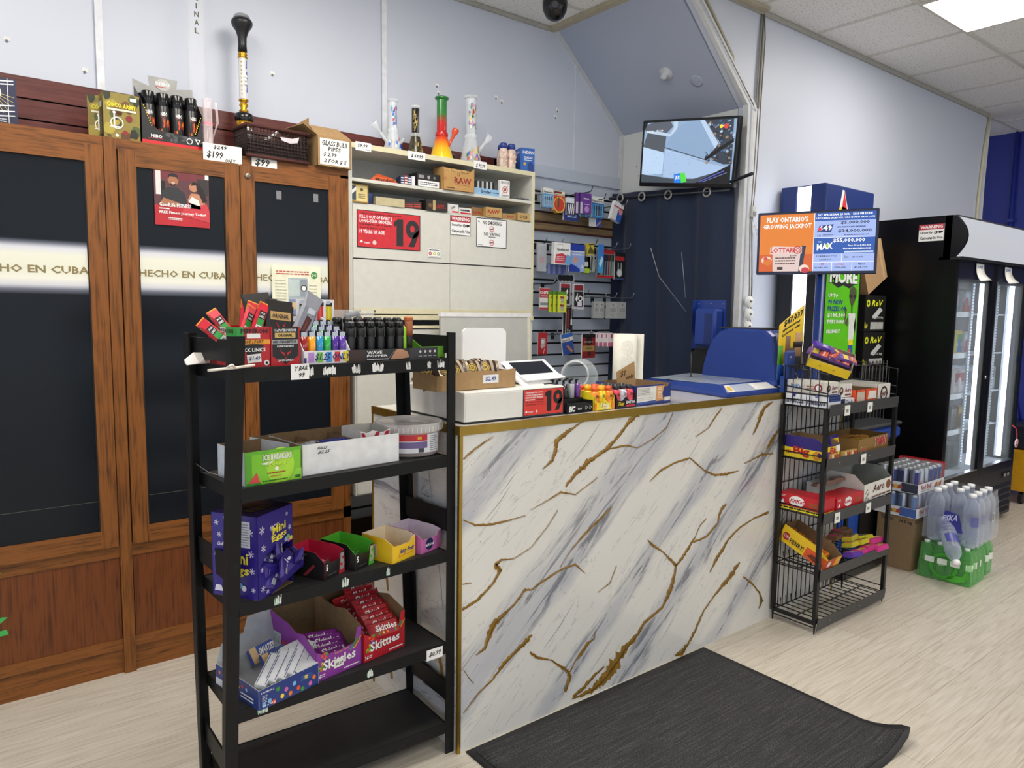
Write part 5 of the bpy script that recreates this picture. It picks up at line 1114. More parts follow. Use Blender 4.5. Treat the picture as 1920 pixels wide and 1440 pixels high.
# black rubber-backed mat
def mat_nodes(nt,b):
    tc = nt.nodes.new('ShaderNodeTexCoord'); n = nt.nodes.new('ShaderNodeTexNoise'); n.inputs['Scale'].default_value = 420; n.inputs['Detail'].default_value = 2
    nt.links.new(tc.outputs['Object'],n.inputs['Vector']); 
    mp = nt.nodes.new('ShaderNodeMapping'); mp.inputs['Scale'].default_value = (4,90,1); nt.links.new(tc.outputs['Object'],mp.inputs['Vector'])
    n2 = nt.nodes.new('ShaderNodeTexNoise'); n2.inputs['Scale'].default_value = 1.4; n2.inputs['Detail'].default_value = 3; nt.links.new(mp.outputs[0],n2.inputs['Vector'])
    ad = nt.nodes.new('ShaderNodeMath'); ad.operation = 'MULTIPLY_ADD'; nt.links.new(n2.outputs['Fac'],ad.inputs[0]); ad.inputs[1].default_value = .35; nt.links.new(n.outputs['Fac'],ad.inputs[2])
    r = ramp(nt,[(.45,'#121213'),(.7,'#262628'),(.86,'#5a5a5c')]); nt.links.new(ad.outputs[0],r.inputs['Fac']); nt.links.new(r.outputs['Color'],b.inputs['Base Color'])
MATM = tex_mat('black_entrance_mat_pile',mat_nodes,.95)
t = thing('floor_mat','black entrance mat with a curled corner in front of the marble counter','mat',(1.285,.98,0.001))
mw,md = 1.25,.87
def matgrid(x0,x1,y0,y1,lift,mat,name,th):
    b = MB(); nx,ny = 26,20; vs = []; fs = []
    for i in range(nx+1):
        for j in range(ny+1):
            x = x0+(x1-x0)*i/nx; y = y0+(y1-y0)*j/ny
            d = max(0,((x-(mw-.10))+(.10-y))/.16)            # towards the near right corner
            z = lift+.045*min(1,d)**2
            if d > 1: k = min(1.2,d-1); x -= .05*k; y += .04*k; z += .02*math.sin(k*2)
            vs.append((x,y,z))
    for i in range(nx):
        for j in range(ny): a = i*(ny+1)+j; fs.append((a,a+ny+1,a+ny+2,a+1))
    b.add(vs,fs,mat,True); o = b.build(name,t); s_ = o.modifiers.new('thickness','SOLIDIFY'); s_.thickness = th; s_.offset = -1
    return o
matgrid(0,mw,0,md,.003,M('#1b1b1d',.6,noise=.1),'rubber_border',.0025)
matgrid(.025,mw-.025,.025,md-.025,.0075,MATM,'pile',.004)

# ================================================================ goods on the counter
Z0 = CZ+.0025
WB = M('#dedcd6',.4,noise=.02)
t = thing('white_cabinet_box','long white box on the counter end carrying the card terminal','box',(1.300,1.895,Z0))
b = MB(); b.box(0,.425,0,.36,0.004,.10,WB,.002); b.box(.0,.425,.0,.36,0,.004,BLK); b.box(.004,.421,-.0015,0,.006,.092,WB)
b.build('box_body',t)
def d19b(f):
    f.rect(0,0,1,1,INK); f.rect(.02,.02,.98,.98,M('#d43a30',.4),2)
    big19(f,.53,.12,.97,.92,M('#141414'),3)
    for k,(s_,v) in enumerate((('GOVERNMENT ID, PHOTO',.84),('& DATE OF BIRTH MUST',.75),('BE SHOWN WHEN',.66),('REQUESTED. ',.57))): f.text(s_,.06,v,.48 if k < 3 else .3,v+.06,WHT,3)
    for k,(s_,v) in enumerate((('You must be',.57),('19 to purchase',.48),('tobacco products.',.39))): f.text(s_,.32 if k == 0 else .06,v,.5,v+.055,INK,3)
    f.text('Ontario',.12,.12,.25,.17,WHT,3); f.poly([(.05,.14),(.09,.2),(.11,.14),(.08,.12)],WHT,3); f.disc(.33,.15,.05,M('#e0d0c0'),3)
sheet(.185,.09,'age_notice','red notice with a black 19 on the front of the white counter box','sign',(1.537,1.8925,Z0+.006),d19b)
# cigar wraps in a kraft tray
t = thing('kraft_tray','low brown cardboard tray on the white box with a $2.49 tag','tray',(1.225,1.945,Z0+.102),R(1))
def open_tray(b,w_,d_,hf,hb,out,inn,hl=None,floor=True,th=.002,shape=None):
    """open carton: low front, higher back, sloping sides"""
    hl = hl or hb
    fp = shape or [(0,hf),(w_,hf)]
    b.prism([(0,0,0)]+[(w_,0,0)]+[(x,0,z) for x,z in reversed(fp)],(0,th,0),out,inn,inn)
    b.prism([(w_,d_,0),(0,d_,0),(0,d_,hb),(w_,d_,hb)],(0,-th,0),out,inn,inn)
    hf0,hf1 = fp[0][1],fp[-1][1]
    b.prism([(0,d_,0),(0,0,0),(0,0,hf0),(0,d_*.25,hl),(0,d_,hb)],(th,0,0),out,inn,inn)
    b.prism([(w_,0,0),(w_,d_,0),(w_,d_,hb),(w_,d_*.25,hl),(w_,0,hf1)],(-th,0,0),out,inn,inn)
    if floor: b.box(.001,w_-.001,.001,d_-.001,0,th,inn)
b = MB(); open_tray(b,.325,.14,.058,.055,KRAFT,KRIN,.055,shape=[(0,.05),(.03,.05),(.05,.056),(.2,.062),(.24,.056),(.325,.064)])
f = b.front(.185,.25,-.0005,.018,.046); f.rect(0,0,1,1,M('#dfe0e2'),2); f.text('$2.49',.15,.2,.85,.8,M('#3a4a8a'),3); b.build('tray_body',t)
def wrap_pack():
    t = thing('snack_pouch','brown and silver striped pouch standing in the kraft tray','pouch',(1.30,2.0,Z0+.106),0,'striped pouches in the kraft tray')
    b = MB(); vs = []; fs = []; nx,nz = 8,6
    for sgn in (-1,1):
        for i in range(nx+1):
            for k in range(nz+1):
                u,v = i/nx,k/nz; th_ = .012*math.sin(math.pi*u)**.6*math.sin(math.pi*v)**.5
                vs.append((-.045+.09*u,sgn*th_,.095*v*(1-.12*abs(u-.5))))
    for s_ in (0,1):
        o = s_*(nx+1)*(nz+1)
        for i in range(nx):
            for k in range(nz):
                a = o+i*(nz+1)+k; q = (a,a+nz+1,a+nz+2,a+1); fs.append(q if s_ == 0 else tuple(reversed(q)))
    st = [M(c,.22,.3) for c in ('#4a3a30','#b5a690','#3a2e28','#8a7a68')]
    b.add(vs,fs,[st[(k//6) % 4] for k in range(len(fs))],False)
    b.build('pouch_body',t)
    e = MB(); f = e.face((-.03,-.0135,.045),(1,0,0),(0,0,1),.035,.035); f.disc(.5,.5,.48,M('#c8a84a',.4)); f.ring(.5,.5,.4,.08,INK,2); f.text('GR',.25,.35,.75,.65,INK,2); e.build('gold_emblem',t)
    return t
w0 = wrap_pack(); w0.location = (1.30,1.972,Z0+.106); w0.rotation_euler = (R(-18),R(-8),R(8))
rr = random.Random(7)
for k,(x_,y_) in enumerate(((1.355,1.985),(1.41,1.982),(1.465,1.985),(1.278,2.03),(1.33,2.03),(1.39,2.02),(1.45,2.02))):
    dup(w0,(x_,y_,Z0+.106),(R(rr.uniform(-25,-8)),R(rr.uniform(-18,18)),R(rr.uniform(-14,14))))
# screwdriver and clutter left of the tray
b = MB(); b.cyl((0,0,.014),(.06,.01,.014),.012,M('#e8a424',.35),10); b.cyl((-.06,-.008,.012),(0,0,.014),.003,CHROME,8); b.thing('screwdriver','small screwdriver with a yellow handle on the white box','screwdriver',(1.325,2.16,Z0+.101),R(20))
b = MB(); b.tube([(0,0,.012),(.05,.03,.014),(.09,.03,.012)],.011,M('#3a3438',.5),8); b.ball((-.01,0,.014),.013,CHROME,8); b.thing('pliers','dark tool with a shiny tip lying behind the yellow screwdriver','tool',(1.32,2.22,Z0+.101),R(5))
# card terminal / register tablet
t = thing('pos_terminal','white point-of-sale terminal with a tilted dark screen on the white box','terminal',(1.705,2.035,Z0+.1025),R(7))
TW = M('#e4e4e4',.28,noise=.01)
tl = R(33)
b = MB(); b.T = Matrix.Translation((0,0,.02)) @ Matrix.Rotation(tl,4,'X')
b.rbox(-.116,.116,-.08,.082,.0,.018,TW,.006)
b.T = Matrix(); b.hull([(-.085,-.03,.0),(.012,-.03,.0),(-.085,.05,0),(.012,.05,0),(-.105,-.065,.016),(.105,-.065,.016),(-.105,.05,.055),(.105,.05,.055)],TW)
b.build('housing',t)
b = MB(); b.T = Matrix.Translation((0,0,.02)) @ Matrix.Rotation(tl,4,'X')
b.rbox(-.09,.09,-.048,.066,.0175,.0195,M('#1c1e24',.12),.001); b.rbox(-.02,.055,-.077,-.064,.0175,.0195,BLK,.001)
b.box(-.095,-.088,-.074,-.070,.018,.0187,M('#777777')); b.box(-.085,-.065,-.074,-.070,.018,.0187,M('#777777')); b.build('screen',t)
b = MB(); b.T = Matrix.Translation((0,0,.02)) @ Matrix.Rotation(tl,4,'X'); b.rbox(-.1165,-.115,.05,.065,.006,.012,BLK,.0005); b.build('port',t)
# white display back behind
t = thing('customer_display','plain white rounded back of a screen standing behind the striped pouches','display',(1.515,2.19,Z0+.101),R(-12))
b = MB(); pts = []
for cx_,cz_,a0 in ((.135,.175,0),(-.0,.175,90),(-.0,.02,180),(.135,.02,270)):
    for k in range(5): a = R(a0+k*22.5); pts.append((cx_+.02*math.cos(a),0,cz_+.02*math.sin(a)))
b.prism(list(reversed(pts)),(0,.014,0),TW); b.T = Matrix(); b.build('housing',t)
b = MB(); b.box(.05,.09,.012,.03,0,.1,TW); b.box(.02,.12,-.03,.06,0,.006,TW); b.build('stand',t)
# grey board leaning behind the counter
t = MB(); t.box(0,.555,0,.018,0,.62,M('#b7b7b2',.45,noise=.05,scale=12)); t.box(-.004,.559,-.004,.02,.62,.64,M('#dedddc',.4)); t.box(.536,.556,-.003,.02,.0,.62,M('#d9d5c2',.5))
t.thing('grey_board','large pale grey board with white top edge leaning behind the counter','board',(1.905,2.95,.79),(R(-3),0,0))
b = MB(); b.box(-.03,.60,-.05,.30,0,.79,M('#c6c5c0',.5)); b.thing('back_counter','low white base cabinet behind the counter under the grey board','cabinet',(1.905,2.82,0))
# glass jar lying on its side
t = thing('glass_jar','empty clear glass jar lying on its side behind the energy shots','jar',(2.17,2.30,Z0+.076),0)
b = MB(); b.lathe([(0,.0),(.05,.002),(.07,.02),(.075,.06),(.07,.1),(.056,.125),(.053,.135),(.058,.14),(.058,.148),(.053,.152)],glass('#eef6f8',.03,'jar_glass',.08,.3),28,(.06,.02,0),(-.75,-.45,.12),cap=False)
b.build('jar_body',t)
b = MB(); b.lathe([(.055,.0),(.061,.003),(.061,.010),(.055,.013)],glass('#ffffff',.03,'jar_glass',.12,.3),28,Vector((.06,.02,0))+Vector((-.75,-.45,.12)).normalized()*.142,(-.75,-.45,.12),cap=False); b.build('rim',t)
# lighter rack
BT = M('#16171a',.35)
t = thing('lighter_tray','low black counter tray with white lettering beside the yellow shot display','tray',(1.735,1.888,Z0),R(3))
b = MB(); b.box(0,.135,0,.14,0,.012,BT); b.box(0,.135,0,.004,0,.03,BT); b.box(0,.135,.05,.14,0,.045,BT); b.box(0,.004,0,.14,0,.04,BT); b.box(.131,.135,0,.14,0,.04,BT)
for k in range(5): b.box(.02+.022*k,.034+.022*k,.012,.035,.012,.03,M('#26282c',.4))
f = b.front(0,.135,0,0,.03); f.text('BIC',.08,.15,.3,.85,WHT,2,.1); f.text('Record',.42,.3,.56,.6,M('#d9d9d9'),2); f.ring(.74,.5,.3,.06,WHT,2,3); f.ring(.9,.5,.3,.06,WHT,2,3)
b.build('tray_body',t)
def lighter(col,label,loc,group,rot=0,cat='lighter'):
    t = thing('pocket_lighter',label,cat,loc,rot,group)
    b = MB(); b.lathe([(0,0),(.0105,0),(.0115,.003),(.0115,.052),(0,.052)],M(col,.15) if not col.startswith('clear') else glass('#e8e8e8',alpha=.4),12); b.build('body',t)
    b = MB(); b.box(-.008,.008,-.006,.006,.052,.064,CHROME); b.box(-.009,-.001,-.005,.005,.054,.068,BLK); b.build('metal_head',t); return t
cl_ = {}
for i in range(4):
    for j in range(3):
        col = ['#c8cacc','#202024','#8f9298','#5a2a7a'][i]
        if (col) not in cl_: cl_[col] = lighter(col,['pale grey lighter in the black tray','black lighter in the black tray','mid grey lighter in the black tray','purple lighter in the black tray'][i],(0,0,0),['pale grey lighters in the black tray','black lighters in the black tray','mid grey lighters in the black tray','purple lighters in the black tray'][i]); o = cl_[col]; o.location = (1.752+.031*i,1.952+.026*j,Z0+.046)
        else: dup(cl_[col],(1.752+.031*i,1.952+.026*j,Z0+.046))
def shot(cols,label,loc,group):
    t = thing('energy_shot',label,'bottle',loc,0,group)
    b = MB(); b.lathe([(0,0),(.017,0),(.018,.004),(.0185,.028),(.0165,.034),(.0185,.04),(.018,.058),(.011,.068),(0,.068)],M(cols[0],.3,noise=.25,scale=80),16); 
    vs,fs = glyphs('5hr'); b.add([(.0188*math.cos(-2.0+.8*x),.0188*math.sin(-2.0+.8*x),.042+.012*y) for x,y in vs],fs,INK); b.build('bottle_body',t)
    b = MB(); b.lathe([(0,.066),(.0125,.066),(.0125,.083),(.0,.084)],M(cols[1],.3),14); b.build('cap',t); return t
def shotbox(x0,w_,name,label,cols,drawf):
    t = thing(name,label,'display box',(x0,1.892,Z0),R(1.5))
    b = MB(); open_tray(b,w_,.12,.03,.075,cols[0],cols[1],.065,shape=[(0,.05),(.01,.03),(w_/2-.02,.026),(w_/2,.042),(w_/2+.02,.026),(w_-.01,.03),(w_,.05)]); drawf(b.front(0,w_,-.001,0,.03)); b.build('display_tray',t)
shotbox(1.875,.108,'shot_display','yellow and orange display box of energy shots on the counter edge',[M('#e3cf28',.4),M('#b8a020',.5)],lambda f: (f.disc(.5,.45,.5,M('#c8b41c'),1,16,.8),f.text('5 hour',.28,.4,.72,.85,WHT,3,.1),f.text('energy',.3,.1,.7,.36,WHT,3,.1),f.rect(.0,.0,.1,.9,M('#e0742a'),2),f.rect(.86,.0,1,.95,M('#e0842a'),2)))
s0 = shot(['#e88a26','#d9561e'],'orange-capped energy shot in the yellow display box',(1.894,1.912,Z0+.003),'orange energy shots in the yellow display')
s1 = shot(['#e8cf26','#e8a31e'],'yellow energy shot in the yellow display box',(1.929,1.913,Z0+.003),'yellow energy shots in the yellow display')
for k,(i,j) in enumerate([(2,0),(0,1),(1,1),(2,1),(0,2),(1,2),(2,2)]): dup([s0,s1][(i+j) % 2],(1.894+.036*i,1.912+.037*j,Z0+.003),.3*k)
s2 = shot(['#d8485a','#26262c'],'pink and black extra-strength shot left of the navy carton',(2.008,1.914,Z0+.003),'pink and black energy shots')
s3 = shot(['#c8ccd4','#26262c'],'silver and black extra-strength shot left of the navy carton',(2.044,1.915,Z0+.003),'silver and black energy shots')
for k,(i,j) in enumerate([(2,0),(0,1),(1,1),(2,1),(0,2),(1,2)]): dup([s2,s3][(i+j) % 2],(2.008+.036*i,1.914+.036*j,Z0+.003),.4*k)
shotbox(1.989,.112,'shot_display','black and red display box of energy shots beside the navy carton',[M('#1a1618',.35),M('#2a2226',.5)],lambda f: (f.text('5 hour',.1,.3,.38,.8,YEL,3,.1),f.text('EXTRA',.5,.5,.95,.85,WHT,3),f.rect(.5,.1,.95,.35,M('#b8283a'),2)))
# energy shots standing behind on the white box side
s4 = shot(['#e8742a','#d9461e'],'orange energy shot standing on the counter behind the black lighter tray',(1.842,2.05,Z0),'orange energy shots behind the lighter tray')
dup(s4,(1.80,2.06,Z0)); 
# navy and white carton, open
t = thing('open_carton','open navy and white carton with small print beside the lottery terminal pad','box',(2.106,1.898,Z0),R(4))
b = MB(); NV = M('#26367c',.4); open_tray(b,.225,.21,.078,.08,NV,KRIN,.08,shape=[(0,.078),(.17,.078),(.18,.066),(.2,.066),(.21,.078),(.225,.078)])
f = b.front(0,.225,0,0,.078); f.poly([(.02,.16),(.55,.2),(.57,.92),(.02,.92)],M('#dcdad2'),2); f.scribble(.04,.5,.38,.88,5,M('#8a8a96'),3,.35); f.rect(.4,.62,.54,.88,M('#e8e6e0'),3); f.ring(.47,.75,.1,.01,M('#777a88'),4)
f.poly([(.55,.14),(.57,.92),(.8,.92),(.74,.5),(.78,.16)],M('#d49a62'),3); f.scribble(.6,.25,.74,.85,7,M('#f0e4d0'),4,.4); f.rect(.8,.12,.98,.3,M('#dcdad2'),3); f.rect(.02,.1,.55,.14,M('#4a68b8'),3); f.scribble(.05,.25,.5,.4,2,M('#b0b0b8'),3,.3)
b.build('carton_body',t)
def dsg(f): f.text('$1',.1,.45,.38,.75,M('#4a2c14'),2,.1,.05); f.text('only',.42,.3,.9,.55,M('#4a2c14'),2,.1,.1)
t = MB(); t.prism([(0,0,0),(.1,0,0),(.085,0,.115),(-.012,0,.075)],(0,.002,0),M('#ab8a5e',.8)); dsg(t.front(0,.09,0,.01,.1))
t.thing('cardboard_sign','small brown cardboard sign reading $1 only standing in the navy carton','sign',(2.112,2.0,Z0+.05),R(-3))
# paper towel roll
t = thing('paper_towel_roll','upright white paper towel roll with embossed swirls on the counter','paper towel',(2.465,2.30,Z0))
t.scale = (.84,.84,1)
PT = M('#e4e2d6',.85,noise=.03,bump=.4,scale=70)
b = MB(); b.lathe([(.02,0),(.064,0),(.064,.262),(.02,.262)],PT,28,cap=False)
for k in range(6):
    for q in range(3):
        a0 = -2.35+.12*q; r_ = .008+.006*k; zc = .19-.1*q*.6
b.build('roll',t)
b = MB()
for zc in (.06,.13,.2):
    for rr_ in (.01,.018,.026,.034):
        b.tube([(.0645*math.cos(-2.15+rr_/.064*math.cos(a*.5236)),.0645*math.sin(-2.15+rr_/.064*math.cos(a*.5236)),zc+rr_*math.sin(a*.5236)) for a in range(13)],.0007,M('#cbc9bc',.9),4)
b.build('embossing',t)
b = MB(); b.prism([(.062,-.015,0),(.066,-.012,0),(.085,-.06,0),(.081,-.062,0)],(0,0,.262),PT); b.build('loose_sheet',t)
# ------------------------------- lottery terminal on the counter
t = thing('lottery_terminal','royal blue lottery terminal with domed cover and wide ticket pad on the counter','lottery terminal',(2.66,1.88,Z0))
OB = M('#1f3a86',.28,noise=.03)
b = MB(); b.hull([(0,0,0),(.44,.0,0),(0.09,.56,0),(.44,.56,0),(.055,.075,.045),(.44,.075,.045),(.10,.55,.03),(.44,.55,.045),(.0,.0,.012),(.44,.0,.012)],OB)
b.build('pad',t)
b = MB(); f = b.face((.09,.10,.0455),(1,0,0),(0,1,0),.34,.22); f = None
rr = random.Random(3)
b.hull([(.075,.09,.0455),(.43,.09,.0465),(.12,.53,.036),(.43,.53,.0465),(.075,.09,.047),(.43,.09,.048),(.12,.53,.0375),(.43,.53,.048)],glass('#d8e4f0',.05,'pad_sheet',.3))
for k in range(30):
    u,v = rr.uniform(.08,.38),rr.uniform(.12,.48); c = rr.choice(['#3a5a4a','#2a3a52','#6a7a6a','#8a94a0','#4a6a8a'])
    z = .047-.01*(v/.5)*(1-u/.44); b.add([(u,v,z),(u+.05,v,z),(u+.055,v+.02,z-.0003),(u+.005,v+.02,z-.0003)],[(0,1,2,3)],M(c,.25))
b.build('play_card_sheet',t)
b = MB(); A_ = Vector((0,0,.012)); 
pl = [(.02,.012,.0165),(.43,.012,.0165),(.43,.066,.0418),(.065,.066,.0418)]
b.add([Vector(p)+Vector((0,-.001,.002)) for p in pl],[(0,1,2,3)],M('#b4bccc',.15)); 
b.add([Vector(p)+Vector((0,-.002,.003)) for p in ((.035,.014,.0172),(.085,.014,.0172),(.10,.062,.040),(.062,.062,.040))],[(0,1,2,3)],M('#e8e4d4',.4)); b.add([Vector(p)+Vector((0,-.003,.004)) for p in ((.055,.022,.021),(.078,.026,.0225),(.088,.05,.034),(.07,.054,.036),(.055,.04,.029))],[(0,1,2,3,4)],M('#e0b422',.4))
b.add([Vector(p)+Vector((0,-.002,.003)) for p in ((.24,.016,.018),(.40,.016,.018),(.40,.062,.040),(.245,.062,.040))],[(0,1,2,3)],M('#eeeee8',.5))
b.build('ticket_window',t)
b = MB()     # domed cover: rounded side profile swept across
prof = [(.445,.03),(.435,.10),(.415,.17),(.385,.235),(.345,.275),(.30,.29),(.12,.29),(.075,.283),(.045,.26),(.028,.2),(.012,.10),(.005,.03)]
vs = []; fs = []; L = [0,.01,.03,.22,.25,.26]; shr = [.05,.015,0,0,.03,.09]
for k,(x_,sh) in enumerate(zip(L,shr)):
    for (y_,z) in prof: cy_ = .22; vs.append((.395+x_,cy_+(y_-cy_)*(1-sh),.03+(z-.03)*(1-sh*.9)))
n_ = len(prof)
for k in range(len(L)-1):
    for i in range(n_-1): a = k*n_+i; fs.append((a,a+1,a+n_+1,a+n_))
fs.append(tuple(reversed(range(n_)))); fs.append(tuple(range((len(L)-1)*n_,len(L)*n_)))
b.add(vs,fs,OB,False); b.build('cover',t)
b = MB(); b.hull([(.43,.016,.08),(.63,.016,.08),(.43,.03,.08),(.63,.03,.08),(.43,.055,.272),(.63,.055,.272),(.43,.038,.255),(.63,.038,.255),(.43,.012,.1),(.63,.012,.1)],M('#9aa2b0',.2,.5)); b.build('paper_slot',t)
b = MB(); b.box(.42,.62,.10,.36,.288,.294,M('#2a2c33',.3)); b.build('top_plate',t)
b = MB(); b.T = Matrix.Translation((.43,.012,.12)) @ Matrix.Rotation(R(-14),4,'X'); b.box(0,.09,-.012,.0,.0,.11,M('#d8d8da',.5)); b.build('ticket_stack',t)
# blue bracket behind
t = thing('blue_bracket','royal blue metal bracket box standing behind the lottery terminal','bracket',(3.20,2.495,1.082),R(-90))
t.scale = (.87,1,1.0)
b = MB(); b.box(0,.018,0,.012,.16,.43,OB); b.box(-.0,.225,.012,.018,.25,.43,OB); b.hull([(-.0,.0,.16),(.02,-.03,.17),(.02,.02,.17),(0,.02,.17),(.02,-.03,.425),(0,-.0,.43),(.02,.02,.43),(0,.02,.43)],OB); b.box(0,.12,.0,.05,0,.17,M('#18191c'))
b.build('plate',t)
b = MB(); b.rbox(.06,.215,-.06,.012,.19,.385,OB,.012); b.box(.14,.19,-.062,-.055,.2,.36,M('#152a66',.3)); b.build('cover',t)
for x_,z_ in ((.03,.41),(.12,.41),(.21,.41),(.015,.29),(.01,.18)): s_ = MB(); s_.lathe([(.005,0),(.005,.002),(0,.003)],CHROME,8,(x_,.011 if x_ > .02 else -.002,z_),(0,-1,0)); s_.build('bolt',t)
b = MB(); b.tube([(2.765,2.43,1.76),(2.80,2.40,1.62),(2.93,2.33,1.45)],.0018,M('#77797c'),4); b.tube([(2.99,2.42,1.75),(2.985,2.38,1.52)],.0018,M('#77797c'),4); b.tube([(2.92,2.28,1.25),(2.915,2.27,1.1)],.003,M('#26282a'),5)
b.thing('loose_wires','thin loose wires hanging in front of the navy curtain','wire',(0,0,0))
# ================================================================ black shelving unit and its goods
RFX,RFY,SWD = 1.232,1.885,.664
def shf(z):
    """frame of the slightly twisted black shelving at height z: origin at its front left, x along the front"""
    a = R(-2.5+8.3*z); return a,Vector((RFX-SWD*math.cos(a),RFY-SWD*math.sin(a),z))
def sp(z,x,y,dz=0):
    a,o = shf(z); return (o.x+x*math.cos(a)-y*math.sin(a),o.y+x*math.sin(a)+y*math.cos(a),z+dz)
BP = tex_mat('scuffed_black_steel',lambda nt,b: setattr(b.inputs['Specular IOR Level'],'default_value',.25),.5)
def scuff(nt,b):
    tc = nt.nodes.new('ShaderNodeTexCoord'); n = nt.nodes.new('ShaderNodeTexNoise'); n.inputs['Scale'].default_value = 28; n.inputs['Detail'].default_value = 8; n.inputs['Roughness'].default_value = .7
    nt.links.new(tc.outputs['Object'],n.inputs['Vector']); r = ramp(nt,[(.0,'#0e0e10'),(.6,'#151617'),(.72,'#232425'),(.77,'#7a7a78')])
    nt.links.new(n.outputs['Fac'],r.inputs['Fac']); nt.links.new(r.outputs['Color'],b.inputs['Base Color'])
scuff(BP.node_tree,BP.node_tree.nodes['Principled BSDF'])
def dust(nt,b):
    tc = nt.nodes.new('ShaderNodeTexCoord'); n = nt.nodes.new('ShaderNodeTexNoise'); n.inputs['Scale'].default_value = 7; n.inputs['Detail'].default_value = 6
    nt.links.new(tc.outputs['Object'],n.inputs['Vector']); r = ramp(nt,[(.3,'#17181a'),(.7,'#2c2c2c')])
    nt.links.new(n.outputs['Fac'],r.inputs['Fac']); nt.links.new(r.outputs['Color'],b.inputs['Base Color'])
BSH = tex_mat('dusty_black_board',dust,.6)
t = thing('shelving_unit','black five-tier shelving unit stocked with sweets in front of the counter','shelves',(1.0,1.95,0))
o0 = Vector((1.0,1.95,0)); SD = .262
def wp(z,x,y): return Vector(sp(z,x,y))-o0
SZs = (1.295,.989,.682,.378,.106)
for x,y,w_ in ((-.015,0,.034),(.675,0,.030),(-.017,SD,.034),(.677,SD,.034)):
    b = MB(); zs_ = (0.0,.106,.378,.682,.989,1.295,1.375)
    for z0,z1 in zip(zs_[:-1],zs_[1:]):
        fr = y == 0
        def ring_(z):
            if fr: pr = [(x-w_/2,-.004),(x+w_/2,-.004),(x+w_/2,.0),(x-w_/2+.004,.0),(x-w_/2+.004,.024),(x-w_/2,.024)] if x < 0 else [(x-w_/2,-.004),(x+w_/2,-.004),(x+w_/2,.034),(x+w_/2-.004,.034),(x+w_/2-.004,.0),(x-w_/2,.0)]
            else: pr = [(x-w_/2,y),(x+w_/2,y),(x+w_/2,y-.0),(x+w_/2,y-.004),(x-w_/2,y-.004),(x-w_/2,y-.004)] if False else [(x-w_/2,y-.03),(x-w_/2+.004,y-.03),(x-w_/2+.004,y),(x+w_/2,y),(x+w_/2,y+.004),(x-w_/2,y+.004)] if x < 0 else [(x-w_/2,y),(x+w_/2-.004,y),(x+w_/2-.004,y-.03),(x+w_/2,y-.03),(x+w_/2,y+.004),(x-w_/2,y+.004)]
            return [wp(z,px_,py_) for px_,py_ in pr]
        a_,c_ = ring_(z0),ring_(z1); n_ = 6
        b.add(a_+c_,[(i,(i+1) % n_,(i+1) % n_+n_,i+n_) for i in range(n_)]+[tuple(range(n_-1,-1,-1)),tuple(range(n_,2*n_))],BP)
    pst = b.build('post',t)
for k,z in enumerate(SZs):
    a,o = shf(z); b = MB(); b.T = Matrix.Translation(o-o0) @ Matrix.Rotation(a,4,'Z')
    b.box(.0,SWD-.004,.0,SD,-.008,.0,BSH)
    b.box(.0,SWD-.004,-.003,.0,-.034,.002,BP); b.box(0,SWD-.004,SD-.003,SD,-.034,.002,BP); b.box(-.003,.0,0,SD,-.034,.002,BP); b.box(SWD-.005,SWD-.002,0,SD,-.034,.002,BP)
    if k in (0,2,3):
        f = b.front(0,SWD,-.003,-.034,.002)
        rr = random.Random(k+1)
        for (u,w_) in {0: [(.22,.07),(.33,.06),(.47,.04),(.57,.055),(.75,.025),(.87,.02),(.93,.04)],2: [(.14,.03),(.44,.03),(.66,.018)],3: [(.08,.04),(.57,.03)]}[k]:
            n_ = 9; c = M('#e2e3e2',.7)
            for q in range(n_): 
                x_ = u+w_*q/n_; f.poly([(x_,.15+rr.uniform(0,.15)),(x_+w_/n_*.9,.15+rr.uniform(0,.15)),(x_+w_/n_*.9+rr.uniform(-.003,.004),.55+rr.uniform(0,.4)),(x_+rr.uniform(-.004,.003),.55+rr.uniform(0,.4))],c if k == 0 or q % 3 else M('#a8d8b0',.6))
    b.build('shelf_tray',t)
for z0,z1 in ((1.31,1.365),(.74,.81),(.17,.235)):
    for x in (-.017,.677):
        b = MB(); b.add([wp(z0,x-.003,.02),wp(z0,x-.003,SD-.01),wp(z1,x-.003,SD-.01),wp(z1,x-.003,.02),wp(z0,x+.003,.02),wp(z0,x+.003,SD-.01),wp(z1,x+.003,SD-.01),wp(z1,x+.003,.02)],[(0,1,2,3),(7,6,5,4),(0,4,5,1),(3,2,6,7),(0,3,7,4),(1,5,6,2)],BP)
        b.build('side_brace',t)
b = MB(); b.tube([wp(.989,-.02,.24)+Vector((0,0,.03)),wp(.989,.0,.2)+Vector((0,0,.01)),wp(.989,.03,.1)+Vector((0,0,.003)),wp(.989,.06,.05)+Vector((0,0,.003))],.001,M('#8a8a88'),4); b.build('loose_string',t)
def put(mb,name,label,cat,z,x,y,rot=0,group=None,dz=.0005):
    a,o = shf(z); return mb.thing(name,label,cat,sp(z,x,y,dz),a+R(rot),group)
def pthing(name,label,cat,z,x,y,rot=0,group=None,dz=.0005):
    a,o = shf(z); return thing(name,label,cat,sp(z,x,y,dz),a+R(rot),group)
